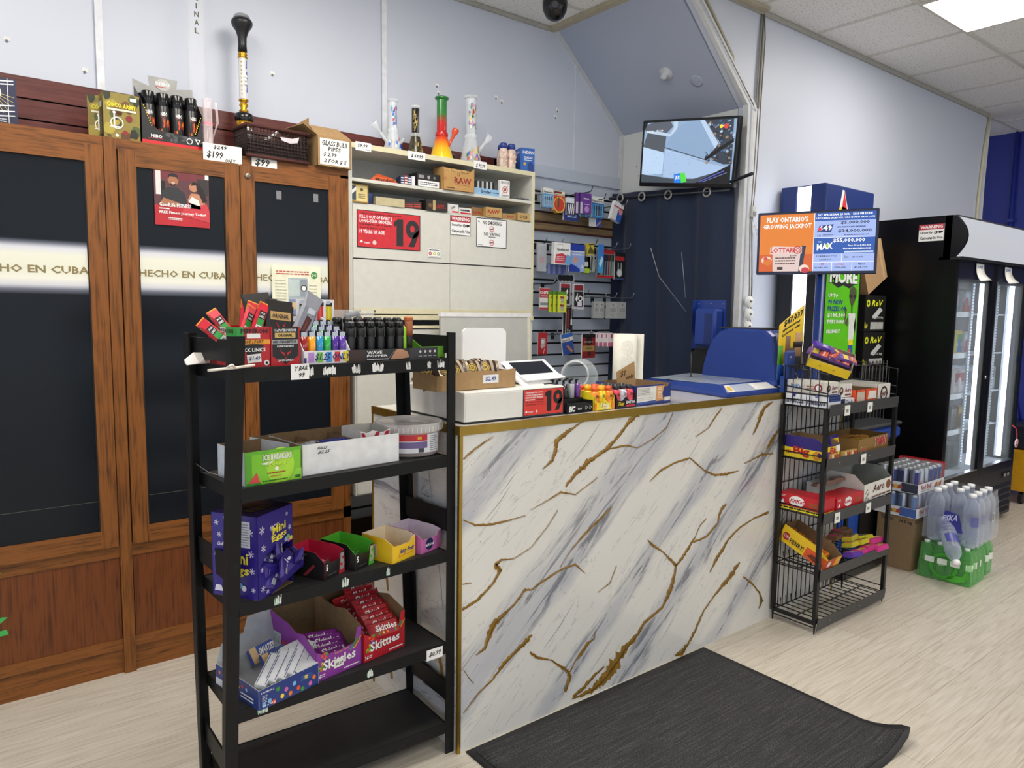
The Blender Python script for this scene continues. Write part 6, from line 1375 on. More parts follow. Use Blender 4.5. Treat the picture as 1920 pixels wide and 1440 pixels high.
# price tags on the shelf edges
def ptag(z,x,txts,label,w_=.05,h_=.045,dz=-.036):
    t_ = MB(); t_.box(0,w_,0,.0006,0,h_,WHT); f = t_.front(0,w_,0,0,h_)
    for s_,u0,v0,u1,v1 in txts: f.text(s_,u0,v0,u1,v1,INK,2,.1,.05)
    return put(t_,'price_tag',label,'price tag',z,x,-.0052,0,None,dz)
ptag(1.295,.125,[('Y BAR',.15,.55,.9,.85),('99',.4,.1,.75,.42)],'torn white price tag on the edge of the top black shelf',.052,.04,-.034)
ptag(.378,.585,[('$0.99',.12,.25,.85,.75)],'white price tag reading $0.99 on the fourth black shelf edge',.06,.035,-.038)
# zip tie and rolled paper at the left end
b = MB(); b.tube([(-.02,-.012,0),(.02,-.014,.003),(.05,-.013,.004),(.095,-.012,.008)],.0035,M('#d8d0c4',.6),6); b.tube([(.025,-.014,.006),(.035,-.02,.012),(.045,-.014,.004)],.003,M('#d8d0c4',.6),6)
put(b,'twist_tie','beige twisted paper tie around the left post of the shelving unit','tie',1.295,-.075,-.008,0,None,.002)
b = MB(); b.hull([(-.03,-.01,0),(0,-.02,.004),(.07,.0,0),(.0,.03,0),(.07,.03,.0),(-.02,.01,.012),(.0,.0,.03),(.07,.01,.026)],M('#dcd8d4',.7,noise=.05)); put(b,'crumpled_paper','crumpled white paper at the left end of the top black shelf','paper',1.295,-.048,.17,20,None,.003)

# ---- top tier: two meat snack boxes
RB = M('#b81f28',.4,noise=.03); DRED = M('#7a1a1c',.4)
z = 1.295
t = pthing('snack_box','red meat stick box lettered PEPPERONI hot at the left of the top black shelf','box',z,.0,.03,0)
b = MB(); b.box(0,.088,0,.0015,0,.1,RB); b.box(0,.088,.158,.16,0,.1,RB); b.box(0,.0015,0,.16,0,.1,RB); b.box(.0865,.088,0,.16,0,.1,RB); b.box(.001,.087,.001,.159,0,.002,KRIN); b.box(.001,.087,.0016,.158,.0,.05,M('#5a2018',.8))
f = b.front(0,.088,0,0,.1); GR_ = M('#2f9a44',.4)
def pep(f):
    f.rect(0,.7,.2,1,GR_,1); f.rect(.2,.7,.75,.86,WHT,1); f.text('PEPPERONI',.18,.82,.98,.95,INK,3); f.scribble(.28,.73,.68,.79,1,M('#a0a0a0'),3,.5)
f.rect(0,.72,.2,1,GR_,1); f.rect(.3,.72,.7,.84,WHT,1); f.text('PEPPERONI',.12,.84,.95,.96,INK,3); f.rect(.0,.57,1,.69,M('#e39a2c'),2); f.text('HOT / FORT',.18,.595,.8,.67,INK,3)
f.poly([(.2,.55),(.3,.3),(.5,.22),(.7,.3),(.8,.55),(.5,.6)],INK,2); f.text("JACK LINK'S",.05,.36,.85,.48,WHT,4); f.poly([(.3,.1),(.72,.13),(.7,.34),(.28,.31)],PAPER,5); f.text('$1.49',.33,.16,.66,.28,M('#2a3a7a'),7,.1); f.disc(.88,.1,.07,WHT,3); f.disc(.88,.1,.035,INK,4)
g = b.side(0,0,.16,0,.1); g.rect(.35,.72,1,1,GR_,1); g.rect(.45,.72,.65,.98,WHT,2); g.text('PEPPERONI',.3,.84,.9,.95,INK,3); g.rect(0,0,.3,.7,DRED,1)
b.build('carton',t)
t = pthing('snack_box','black and red meat snack box lettered ORIGINAL beef steak on the top black shelf','box',z,.0895,.03,0)
b = MB(); b.box(0,.083,0,.0015,0,.1,RB); b.box(0,.083,.158,.16,0,.1,RB); b.box(0,.0015,0,.16,0,.1,RB); b.box(.0815,.083,0,.16,0,.1,RB); b.box(.001,.082,.001,.159,0,.05,M('#2a2018',.8))
f = b.front(0,.083,0,0,.1); f.poly([(.06,.25),(.06,1),(.94,1),(.94,.25),(.5,.04)],M('#191718',.35),1); f.text('14 x PROTEIN PORTIONS',.14,.88,.86,.95,WHT,3); f.rect(.14,.72,.84,.85,M('#c8a862',.3,.3),2); f.text('ORIGINAL',.24,.745,.74,.825,INK,4)
f.rect(.04,.56,.92,.67,M('#a9a9aa',.3,.4),2); f.text('BEEF STEAK/BIFTECK',.08,.585,.88,.65,INK,4); f.text('ALL BEEF FIGHT BRUIT',.2,.48,.78,.53,WHT,3)
f.poly([(.3,.45),(.36,.36),(.45,.34),(.46,.24),(.5,.2),(.54,.24),(.55,.34),(.64,.36),(.7,.45),(.66,.34),(.56,.27),(.5,.16),(.44,.27),(.34,.34)],M('#c2262c'),3); f.text("JACK LINK'S",.24,.1,.76,.17,WHT,3); b.build('carton',t)
def stick(label,group,col=0):
    t = thing('meat_stick',label,'snack stick',(0,0,0),0,group)
    b = MB(); W_,L_ = .018,.15
    for y_ in (0,): b.hull([(-W_,-.003,0),(W_,-.003,0),(-W_,.003,0),(W_,.003,0),(-W_,-.001,L_),(W_,-.001,L_),(-W_,.001,L_),(W_,.001,L_),(-W_*.7,-.009,.03),(W_*.7,-.009,.03),(-W_*.7,-.009,L_-.03),(W_*.7,-.009,L_-.03)],M('#c01f33',.3,noise=.2))
    f = b.front(-W_*.62,W_*.62,-.0092,.03,L_-.03)
    f.rect(0,.7,1,1,M('#151214'),1); f.text('JACK',.1,.86,.9,.95,WHT,3); f.text("LINK'S",.1,.74,.9,.83,WHT,3); f.rect(0,.45,1,.7,GR_,1); f.rect(0,.05,1,.45,WHT,1); f.text('PEPPERONI',.25,.1,.75,.42,INK,3)
    b.build('wrapper',t); b = MB(); f = b.front(-W_,W_,-.0012,L_-.03,L_); b.box(-W_,W_,-.002,.002,L_-.028,L_,M('#e39a2c',.35)); b.build('orange_end',t); return t
st_ = stick('pepperoni meat stick standing in the red PEPPERONI box','pepperoni sticks in the red box')
def setp(o,z,x,y,dz,rot):
    a,_ = shf(z); o.location = sp(z,x,y,dz); o.rotation_euler = Matrix.Rotation(a,4,'Z').to_3x3().to_4x4().__matmul__(Matrix.Rotation(R(rot[2]),4,'Z') @ Matrix.Rotation(R(rot[1]),4,'Y') @ Matrix.Rotation(R(rot[0]),4,'X')).to_euler(); return o
setp(st_,z,.052,.06,.052,(-8,24,0)); st_.scale = (.78,.8,.8)
for x,y,dz,rt_ in ((.03,.08,.05,(-10,30,12)),(.045,.10,.055,(-14,22,-8)),(.03,.08,.035,(-20,-46,6)),(.045,.10,.045,(-24,-30,0)),(.06,.12,.055,(-16,18,10))):
    setp(dup(st_),z,x,y,dz,rt_)
def pouch_(name,label,cat,W_,H_,cols,draw,group=None,th=.008):
    t = MB(); t.hull([(-W_,-.001,0),(W_,-.001,0),(-W_,.001,0),(W_,.001,0),(-W_,-.001,H_),(W_,-.001,H_),(-W_,.001,H_),(W_,.001,H_),(-W_*.75,-th,H_*.2),(W_*.75,-th,H_*.2),(-W_*.75,-th,H_*.75),(W_*.75,-th,H_*.75),(-W_*.75,th,H_*.2),(W_*.75,th,H_*.2),(-W_*.75,th,H_*.75),(W_*.75,th,H_*.75)],cols)
    draw(t.front(-W_*.75,W_*.75,-th,H_*.2,H_*.75)); return t.thing(name,label,cat,(0,0,0),0,group)
def dorig(f): f.rect(.0,.68,1,1.0,M('#b8955a',.35),1); f.text('ORIGINAL',.08,.74,.92,.92,INK,3); f.poly([(.25,.62),(.4,.45),(.5,.3),(.6,.45),(.75,.62),(.62,.36),(.5,.2),(.38,.36)],M('#b8202a'),2); f.text("JACK LINK'S",.1,.04,.9,.14,WHT,3)
o = pouch_('jerky_pouch','black and gold steak snack pouch standing in the black snack box','pouch',.038,.125,M('#1c191a',.3),dorig,'black steak pouches in the black snack box'); setp(o,z,.13,.06,.045,(-10,6,0))
setp(dup(o),z,.115,.105,.065,(-14,-6,0)); setp(dup(o),z,.135,.13,.055,(-16,4,0)); setp(dup(o),z,.15,.10,.04,(-14,12,0))
def dslv(f): f.poly([(.3,.05),(.7,.0),(.85,.7),(.4,.75)],M('#4a2222',.35),2); f.poly([(.3,.8),(.9,.85),(.9,1),(.3,1)],M('#b9bec8',.2),2); f.poly([(.45,.2),(.6,.25),(.65,.6),(.5,.6)],M('#6a3230',.3),3)
o = pouch_('jerky_pouch','silver and clear pouch with dark meat leaning right beside the lighter card','pouch',.026,.17,M('#8d919c',.25,.3),dslv); setp(o,z,.165,.055,.038,(-8,30,0))
# ---- lighter display
t = pthing('lighter_display','white counter display of coloured lighters with a tall printed header card','display box',z,.182,.03,0)
b = MB(); WT = M('#e6e4ea',.4); open_tray(b,.145,.15,.035,.125,WT,WT,.085,shape=[(0,.035),(.145,.035)])
b.box(.03,.145,.15,.152,.0,.13,M('#6b5c48',.7))
f = b.front(0,.145,0,0,.035)
for k,c in enumerate(('#b88ad0','#7ac24a','#4a9ae0','#d83a3a','#e8d22a')): f.rect(.1+.185*k,.12,.22+.185*k,.9,M(c),2)
f.text('$1.25 ONLY',.22,.2,.97,.8,M('#2a3270'),4,.05,.0); f.rect(.01,.1,.06,.5,M('#3a2a6a'),2); b.build('display_tray',t)
b = MB(); b.box(.066,.19,.148,.150,.104,.174,WT); f = b.front(.066,.19,.148,.104,.174)
for k,c in enumerate(('#5aa83a','#4a90c8','#c42e30','#d8c020')):
    u = .08+.23*k; f.rect(u,.12,u+.16,.72,M(c),2); f.rect(u+.06,.14,u+.1,.7,M(['#79c45a','#7ab0dc','#d85a54','#e8d84a'][k]),3); f.rect(u,.72,u+.17,.8,INK,3); f.poly([(u,.8),(u+.02,.94),(u+.11,.95),(u+.11,.8)],CHROME,3); f.rect(u+.12,.78,u+.17,.87,INK,4)
b.build('header_card',t)
cols = ['#8a1f24','#c4342a','#e8a020','#2a7ab8','#1f8a8a','#2f9a3a','#4a2a8a']
for i in range(6):
    for j in range(3):
        c = ['#8a1f24','#e89a20','#2a86b8','#2fa04a','#4a2a8c','#5a3a9a'][i]
        if j == 0:
            cl_[i] = lighter(c,['dark red','orange','blue','green','indigo','violet'][i]+' translucent lighter in the white lighter display',(0,0,0),['dark red','orange','blue','green','indigo','violet'][i]+' lighters in the white display'); o = cl_[i]
        else: o = dup(cl_[i])
        o.location = sp(z,.197+.0238*i,.055+.03*j,.021+.014*j); o.rotation_euler = (0,0,0)
b = MB(); b.box(.003,.142,.004,.148,.003,.02,M('#d8d6dc',.5)); t_ = b.build('inner_riser',t)
# ---- torch lighters display
t = pthing('torch_display','dark grey counter display of black torch lighters with a green divider','display box',z,.345,.03,0)
b = MB(); DG = M('#2a2a2c',.4); LG = M('#6fae3c',.45)
b.box(-.03,.22,0,.0015,0,.034,DG); b.box(-.03,.22,.0,.13,0,.002,DG); b.prism([(-.03,.13,0),(.22,.13,0),(.22,.13,.1),(.2,.13,.11),(-.01,.13,.11),(-.03,.13,.09)],(0,.0015,0),DG); b.box(-.03,-.0285,0,.13,0,.034,DG)
f = b.front(-.03,.22,0,0,.034); f.rect(0,0,.24,1,M('#3c2c28'),1); f.text('WAVE',.27,.6,.48,.88,WHT,3); f.text('POPPER',.27,.34,.56,.54,WHT,3); f.scribble(.27,.1,.58,.2,1,WHT,3,.6); f.poly([(.6,.1),(.68,.9),(.76,.95),(.85,.7),(.88,.2),(.76,.1)],M('#b8886a'),2); f.line(.55,.0,.66,.85,.001,CHROME,3); f.rect(.88,0,1,1,M('#3a3a3e'),2)
b.build('display_tray',t)
b = MB(); b.box(.2205,.30,0,.0015,0,.034,M('#3a3a3e',.4)); f = b.front(.2205,.30,0,0,.034)
for k in range(4): f.disc(.14+.24*k,.65,.12,M('#d8d8d8'),2); f.rect(.06+.24*k,.22,.22+.24*k,.28,M('#b8b8b8'),2)
b.build('icon_panel',t)
t2 = pthing('green_tray','empty lime green sloped display tray at the right end of the top black shelf','tray',z,.585,.035,0)
b = MB(); b.box(0,.095,0,.0015,0,.036,LG); b.box(0,.095,0,.13,0,.002,LG); b.prism([(0,.0,.036),(0,.13,.10),(0,.13,0),(0,0,0)],(.0015,0,0),M('#5f9a34',.5)); b.prism([(.0935,.0,.036),(.0935,.04,.036),(.0935,.13,.05),(.0935,.13,0),(.0935,0,0)],(.0015,0,0),LG); b.box(-.03,.0,.06,.09,.0,.075,M('#8fe02a',.4)); b.build('tray_body',t2)
def torch():
    t = thing('torch_lighter','black torch lighter standing in the dark grey display','lighter',(0,0,0),0,'black torch lighters in the grey display')
    b = MB(); b.lathe([(0,0),(.012,0),(.0135,.004),(.0135,.05),(.012,.054),(.012,.06),(.0135,.062),(.0125,.075),(.010,.085),(0,.086)],M('#19191b',.4),12); b.build('body',t)
    b = MB(); b.rbox(-.012,.01,-.012,.012,.082,.1,M('#111113',.4),.004); b.lathe([(.006,0),(.006,.004),(.003,.005),(0,.002)],M('#3a3a3c',.3,.5),10,(-.001,-.012,.091),(0,-1,0)); b.build('nozzle_head',t)
    b = MB(); b.box(.010,.0145,-.005,.005,.055,.085,M('#3c4a34',.4)); b.build('trigger',t); return t
th = torch(); th.location = sp(z,.345,.055,.014)
for i,(x_,y_) in enumerate(((.378,.055),(.412,.055),(.446,.055),(.482,.055),(.516,.055),(.36,.09),(.395,.09),(.43,.09),(.465,.09),(.50,.09),(.535,.09),(.345,.12),(.38,.12),(.415,.12),(.45,.12),(.485,.12))):
    o = dup(th); o.location = sp(z,x_,y_,.014+.01*(i > 4)); o.rotation_euler = (0,0,R(5*(i % 4)))
b = MB(); b.lathe([(0,0),(.0115,0),(.012,.05),(.011,.09),(0,.09)],M('#26221f',.5),12); b.lathe([(0,.056),(.0125,.056),(.0125,.07),(.012,.1),(0,.104)],M('#8a4a26',.5,noise=.3),12); b.rbox(-.012,.012,-.01,.012,.098,.114,M('#a85a30',.5),.004)
put(b,'torch_lighter','brown wood-look torch lighter, rightmost in the grey display','lighter',z,.552,.055,0,None,.014)
b = MB(); b.rbox(-.01,.01,-.006,.006,0,.085,M('#9adf2c',.35),.004); put(b,'lighter_sleeve','lime green lighter between the brown torch lighter and the green tray','lighter',z,.535,.058,0,None,.012)
# clear case with a glass tool on top at the back
t = pthing('clear_case','clear plastic case with an orange label behind the torch lighters','case',z,.385,.15,0)
b = MB(); b.box(0,.11,0,.05,.0,.145,glass(alpha=.16)); b.build('case',t)
b = MB(); b.tube([(.02,.02,.125),(.06,.02,.135),(.075,.02,.11)],.009,M('#6a6e78',.4),8); b.ball((.085,.02,.095),.02,M('#59606a',.6),8); b.box(.045,.08,-.002,-.0005,.105,.12,M('#d8622a')); b.build('contents',t)

# ---- second tier
z = .989
t = pthing('mint_box','bright green open mint carton with a watermelon slice on the second black shelf','box',z,.02,.018,0)
b = MB(); LM = M('#7cc62a',.4,noise=.03); open_tray(b,.155,.17,.088,.088,LM,KRIN,.088)
b.side(0,0,.17,0,.088).rect(0,0,1,1,M('#c8ced8'),1); g = b.side(0,0,.17,0,.088); g.scribble(.5,.1,.9,.9,7,M('#8a909c'),2,.4,2)
f = b.front(0,.155,0,0,.088); f.rect(0,.0,.12,1,M('#5aa82a'),1); f.disc(.62,.5,.55,M('#a8dc3a'),1,20,.8); f.rect(.0,.9,1,1,M('#63b02a'),2)
f.text('ICE BREAKERS',.3,.68,.83,.88,INK,3); f.text('ICE BREAKERS',.305,.69,.825,.87,WHT,4); f.poly([(.27,.62),(.5,.66),(.42,.56),(.32,.58)],WHT,4); f.text('sours',.38,.5,.73,.64,INK,4); f.text('sours',.385,.51,.725,.635,M('#c8f04a'),5); f.disc(.55,.42,.06,WHT,4)
f.poly([(.03,.03),(.2,.38),(.26,.03)],M('#d84a4a'),4); f.poly([(.0,.0),(.03,.08),(.26,.06),(.28,.0)],M('#2f8a2a'),5); f.poly([(.8,.0),(.82,.2),(.9,.32),(1,.34),(1,0)],M('#8fd040'),3); f.scribble(.3,.05,.76,.1,1,M('#2a6a1a'),4,.7); f.scribble(.38,.27,.72,.32,1,M('#a83a2a'),4,.8); f.scribble(.44,.18,.66,.22,1,M('#a83a2a'),4,.6); f.rect(.88,.05,.98,.14,M('#2a6a1a'),4)
b.build('carton',t)
t = pthing('white_carton_tray','long white divided carton with handwritten $2.25 on the second black shelf','box',z,.185,.03,0)
b = MB(); b.box(0,.315,0,.0015,0,.086,M('#e3e4e5',.5)); b.box(-.0,.0015,0,.2,0,.086,M('#cfd2d8',.5)); b.box(.3135,.315,0,.2,0,.086,M('#e3e4e5',.5)); b.box(0,.315,.2,.2015,0,.09,KRIN)
b.box(.0,.315,.0,.2,0,.002,KRIN); b.box(-.055,.0,.198,.2,.02,.088,KRIN); b.prism([(-.055,.2,.088),(0,.015,.084),(0,.015,.03),(-.055,.2,.03)],(-.0015,0,0),M('#cfd2d8',.5))
for x_ in (.085,.19,.21): b.box(x_,x_+.002,.002,.2,0,.075,KRIN)
b.box(.0,.1,.1,.102,0,.075,KRIN)
f = b.front(0,.315,0,0,.086); f.text('HALLS',.14,.8,.23,.89,INK,2,.1); f.text('$2.25',.14,.64,.25,.76,INK,2,.2); b.build('carton',t)
def minipack(cols,label,group,draw=None):
    t = MB(); t.rbox(0,.028,0,.075,0,.014,M(cols,.35),.003); f = t.top(0,.028,0,.075,.014); f.rect(.1,.2,.9,.8,M('#dfe2ea'),1); return t.thing('cough_drop_pack',label,'sweets pack',(0,0,0),0,group)
m1 = minipack('#b8bcc8','silver sweets pack lying in the white divided carton','silver packs in the white divided carton'); m2 = minipack('#2a3aa0','blue sweets pack lying in the white divided carton','blue packs in the white divided carton')
for k in range(5): o = m1 if k == 0 else dup(m1); setp(o,z,.19+.016*k,.11,.055+.003*k,(-14,10,0))
for k in range(7): o = m2 if k == 0 else dup(m2); setp(o,z,.285+.014*k,.105,.06+.003*(k % 3),(-10,20,4))
t = pthing('striped_box','red and white striped open box inside the long white carton','box',z,.385,.06,-4)
b = MB(); ST = M('#e6e2e0',.5); open_tray(b,.1,.12,.1,.1,ST,M('#c8c6c0',.6),.1,shape=[(0,.1),(.02,.092),(.04,.098),(.075,.09),(.1,.1)])
f = b.front(0,.1,0,0,.1)
for k in range(3): f.poly([(.02+.32*k,.6),(.16+.32*k,.6),(.34+.32*k,.93),(.2+.32*k,.93)] if k else [(.02,.93),(.12,.93),(.28,.6),(.16,.6)],M('#b01f3a'),2)
b.build('carton',t)
# clear tub
t = pthing('sweets_tub','clear round plastic tub of pale sweets with a red and white label','tub',z,.605,.125,0)
b = MB(); TG = glass('#f4ecec',.05,'tub_plastic',.28); b.lathe([(.0,.001),(.09,.001),(.094,.006),(.1,.085),(.1,.09)],TG,36,cap=False); b.build('tub_body',t)
b = MB(); b.lathe([(.103,.076),(.107,.078),(.108,.098),(.104,.104),(.098,.1),(.0,.098)],glass('#f2f0f0',.1,'tub_lid',.4),36,cap=False)
for k in range(48): a = 2*math.pi*k/48; b.box(.1075*math.cos(a)-.0008,.1075*math.cos(a)+.0008,.1075*math.sin(a)-.0008,.1075*math.sin(a)+.0008,.079,.095,M('#d8d8d8',.4))
f = b.top(-.03,.03,-.05,-.02,.0995); f.rect(0,0,1,1,WHT,1); f.scribble(.1,.2,.9,.8,2,INK,2); b.build('lid',t)
b = MB(); rr = random.Random(9)
b.lathe([(0,.004),(.088,.004),(.093,.05),(.06,.066),(0,.07)],M('#cf9a90',.6,noise=.3,scale=60),24)
for k in range(60): a = rr.uniform(0,6.28); q = rr.uniform(.06,.093); b.ball((q*math.cos(a),q*math.sin(a),rr.uniform(.01,.07)),.009,M(rr.choice(['#e0b4a4','#d8988c','#e8c8b4','#c88a80']),.6),6,(1,1,.7))
sw_ = b.build('sweets',t); sw_['kind'] = 'stuff'
b = MB(); vs = []; fs = []; n_ = 20
def lbl(a0,a1,z0,z1,r_,mt):
    vs = []; n_ = 14
    for i in range(n_+1): a = a0+(a1-a0)*i/n_; vs += [(r_*math.cos(a),r_*math.sin(a),z0),(r_*math.cos(a),r_*math.sin(a),z1)]
    b.add(vs,[(2*i,2*i+2,2*i+3,2*i+1) for i in range(n_)],M(mt,.4))
lbl(-2.5,-1.05,.015,.072,.1002,'#dcdce2'); lbl(-2.5,-1.6,.052,.072,.1006,'#b8222c'); lbl(-2.5,-1.6,.03,.05,.1006,'#6a5a8a'); lbl(-1.9,-1.72,.017,.03,.1008,'#3a3a40'); lbl(-1.93,-1.8,.058,.066,.101,'#d8a02c')
for k in range(8): lbl(-1.5,-1.15-.05*(k % 3),.02+.0062*k,.0228+.0062*k,.1006,'#8a8c94')
b.build('label',t)

# ---- third tier
z = .682
PUR = M('#2c1f7c',.32,noise=.04); SNOW = M('#d8d4e8',.4)
t = pthing('chocolate_egg_box','large purple dispenser carton with white snowflakes and yellow lettering','box',z,.046,-.016,30)
# carton turned so that one upright edge points to the front
EW,EDp,EH = .15,.145,.225
b = MB()
b.prism([(0,0,0),(0,EDp,0),(0,EDp,EH),(0,0,EH)],(.0015,0,0),PUR)
b.prism([(0,0,0),(EW*.35,0,0),(EW*.72,0,.035),(EW*.5,0,.045),(EW*.08,0,.09),(EW*.25,0,.115),(EW,0,.125),(EW,0,EH),(0,0,EH)],(0,.0015,0),PUR)
b.box(0,EW,0,EDp,EH-.0015,EH,M('#1d1748',.35)); b.box(0,EW,EDp-.0015,EDp,0,EH,PUR); b.box(EW-.0015,EW,.0,EDp,.0,EH,PUR); b.box(0,EW,0,EDp,0,.002,KRIN)
b.box(.002,EW-.002,.045,.047,.03,EH-.01,M('#4a3a28',.8))
def flake(f,u,v,r_,c=SNOW,k=3):
    for i in range(3):
        a = math.pi*i/3+.3; q = f.H/f.W; f.line(u-r_*q*math.cos(a),v-r_*math.sin(a),u+r_*q*math.cos(a),v+r_*math.sin(a),r_*f.H*.22,c,k)
    for i in range(6): a = math.pi*i/3+.3; q = f.H/f.W; f.disc(u+r_*.7*q*math.cos(a),v+r_*.7*math.sin(a),r_*.22,c,k,5)
f = b.front(0,EW,0,0,EH)
for u,v,r_ in ((.12,.82,.05),(.38,.8,.035),(.82,.9,.025),(.9,.72,.035),(.15,.6,.045),(.4,.68,.03),(.5,.5,.035),(.1,.35,.03),(.25,.06,.03),(.42,.12,.025),(.12,.12,.04),(.6,.55,.02)): flake(f,u,v,r_)
f.text('Cadbury',.32,.79,.56,.83,M('#d8c8e8'),4,.2,.02); f.text('Mini',.4,.71,.78,.81,M('#ece04a'),5,0,.03); f.text('Eggs',.38,.6,.8,.7,M('#ece04a'),5,0,.03)
for u,v,c in ((.78,.59,'#8ab4d8'),(.86,.57,'#c87a9a'),(.93,.58,'#d8d060'),(.85,.61,'#8ac07a')): f.disc(u,v,.03,M(c),5,10)
g = b.side(0,0,EDp,0,EH)
for u,v,r_ in ((.12,.88,.035),(.18,.74,.035),(.1,.5,.03),(.88,.35,.04),(.9,.12,.03),(.3,.95,.02),(.85,.8,.045),(.86,.55,.045)): flake(g,u,v,r_)
g.text('Cadbury',.1,.6,.35,.66,SNOW,4,.2); g.text('Mini',.35,.42,.8,.56,M('#ece04a'),5); g.text('Eggs',.28,.26,.82,.4,M('#ece04a'),5); g.rect(.6,.62,.85,.93,M('#ccd0dc'),4); g.scribble(.62,.64,.83,.91,9,M('#7a7e90'),5,.4)
for u,v,c in ((.5,.14,'#d8d060'),(.62,.16,'#5a9ac8'),(.7,.13,'#d8d8e8')): g.disc(u,v,.035,M(c),5,10)
g.poly([(.05,.06),(.08,.13),(.2,.13),(.24,.06)],SNOW,4)
h_ = b.top(0,EW,0,EDp,EH); h_.text('Mini',.25,.5,.75,.75,M('#6a5a2a'),3); h_.text('Eggs',.2,.2,.8,.45,M('#6a5a2a'),3)
b.build('carton',t)
b = MB(); b.prism([(EW*.1,0,.09),(EW*.35,0,.0),(EW+.02,-.02,.045),(EW+.03,-.015,.06)],(.0,.002,0),M('#2a2078',.35)); b.prism([(EW*.9,0,.1),(EW+.05,-.02,.06),(EW+.045,.07,.05),(EW*.95,.05,.09)],(0,.002,.001),M('#8a6e50',.8)); b.build('torn_flap',t)
def eggbag():
    t = MB(); t.hull([(-.03,-.001,-.004),(.03,-.001,-.004),(-.034,.001,.0),(.034,0,0),(-.02,-.012,.015),(.02,-.012,.018),(-.022,.012,.02),(.02,.012,.015),(-.03,0,.045),(.032,0,.043),(-.02,-.008,.035),(.018,.008,.035)],M('#3a2c80',.25,noise=.35,scale=50))
    f = t.face((-.016,-.0125,.014),(1,0,0),(0,.12,1),.032,.018); f.rect(.1,.1,.6,.9,M('#d8dce8',.3),1)
    for k in range(5): f.line(.15+.09*k,.2,.15+.09*k,.8,.0012,INK,2)
    f.rect(.7,.2,1,.6,M('#c8ccd8'),1)
    return t.thing('sweets_packet','small purple and silver chocolate egg packet spilling from the purple carton','packet',(0,0,0),0,'purple egg packets in the carton opening')
eg = eggbag()
a3,_ = shf(z); bx = Vector(sp(z,.046,-.016,.0)); Rz = Matrix.Rotation(a3+R(30),3,'Z')
rr = random.Random(21)
for k,(x_,y_,z_) in enumerate(((.055,.012,.09),(.07,.02,.062),(.05,.016,.045),(.085,.01,.075),(.09,-.012,.05),(.11,-.02,.058),(.13,-.02,.062),(.075,.004,.028),(.10,.01,.10),(.045,.02,.11),(.15,-.018,.062))):
    o = eg if k == 0 else dup(eg); o.location = bx+Rz @ Vector((x_,y_,z_)); o.rotation_euler = (R(rr.uniform(-50,30)),R(rr.uniform(-60,60)),a3+R(42+rr.uniform(-30,30)))
def gumbox(x,y,rot,w_,d_,hf,hb,out,inn,name,label,draw,sdraw=None,shape=None):
    t = pthing(name,label,'box',z,x,y,rot); b = MB(); open_tray(b,w_,d_,hf,hb,out,inn,hb*.97,shape=shape)
    draw(b.front(0,w_,0,0,hf)); 
    if sdraw: sdraw(b.side(0,0,d_,0,hf))
    b.build('carton',t); return t
K5 = M('#1b1a1c',.35)
def d5(c):
    def g(f):
        f.rect(0,0,.78,1,K5,1); f.poly([(.7,0),(.78,1),(1,1),(1,0)],M(c,.4),2); f.text('5',.76,.2,.98,1.3,M('#c8ccd0',.3,.5),4); f.scribble(.15,.2,.6,.32,1,M('#5a5a5e'),3)
        f.text('5',.06,.55,.16,.95,WHT,4)
    return g
gumbox(.245,.008,24,.088,.13,.046,.078,K5,M('#c01f40',.5),'gum_box','open black gum box with crimson inside and a large silver 5',d5('#c8303c'),lambda g: g.poly([(.4,.1),(.7,.9),(.75,.8),(.5,.1)],M('#8a2a34'),2),[(0,.05),(.02,.062),(.03,.03),(.062,.03),(.068,.06),(.088,.066)])
gumbox(.348,.02,22,.086,.13,.044,.078,K5,M('#4fae2e',.5),'gum_box','open black gum box with green inside and a large silver 5',d5('#4fc03a'),None,[(0,.048),(.02,.058),(.03,.028),(.06,.028),(.066,.06),(.086,.064)])
YB = M('#edc024',.4,noise=.03)
gumbox(.462,.002,16,.105,.125,.055,.075,YB,M('#ead9bc',.6),'gum_box','open yellow gum box with dark blue lettering',lambda f: (f.text('Juicy Fruit',.28,.35,.9,.68,M('#2a3488'),3,.1),f.poly([(.25,.24),(.9,.28),(.95,.34),(.25,.3)],M('#d88a20'),2)),lambda g: (g.rect(.1,.2,.5,.9,M('#e8dfc0'),2),g.scribble(.12,.25,.48,.85,6,M('#8a8468'),3,.4)),[(0,.058),(.015,.05),(.08,.05),(.09,.062),(.105,.066)])
PKX = M('#c86aae',.4,noise=.03)
gumbox(.578,.022,15,.098,.14,.045,.07,PKX,M('#d8c8d8',.6),'gum_box','open pink gum box at the right end of the third black shelf',lambda f: (f.disc(.42,.55,.42,M('#1c2454'),2,18),f.text('excel',.22,.42,.62,.68,WHT,4)),None,[(0,.052),(.012,.042),(.078,.042),(.085,.056),(.098,.06)])
for x_,y_,c,c2,lb in ((.262,.045,'#b83048','#d8d8dc','crimson'),(.368,.06,'#3a9a3c','#d8dcd8','green'),(.49,.045,'#e8b820','#c89a20','yellow')):
    t0 = MB(); t0.rbox(0,.042,0,.07,0,.012,M(c,.35),.002); f = t0.top(0,.042,0,.07,.012); f.disc(.5,.5,.28,M(c2),1); f.text('5' if lb != 'yellow' else 'J',.35,.35,.65,.65,K5,2)
    o = t0.thing('gum_pack',f'{lb} gum pack lying at the bottom of its open box','gum pack',(0,0,0),0,f'{lb} gum packs in their open box'); setp(o,z,x_,y_,.003,(0,0,20)); setp(dup(o),z,x_+.012,y_+.022,.015,(0,6,30))

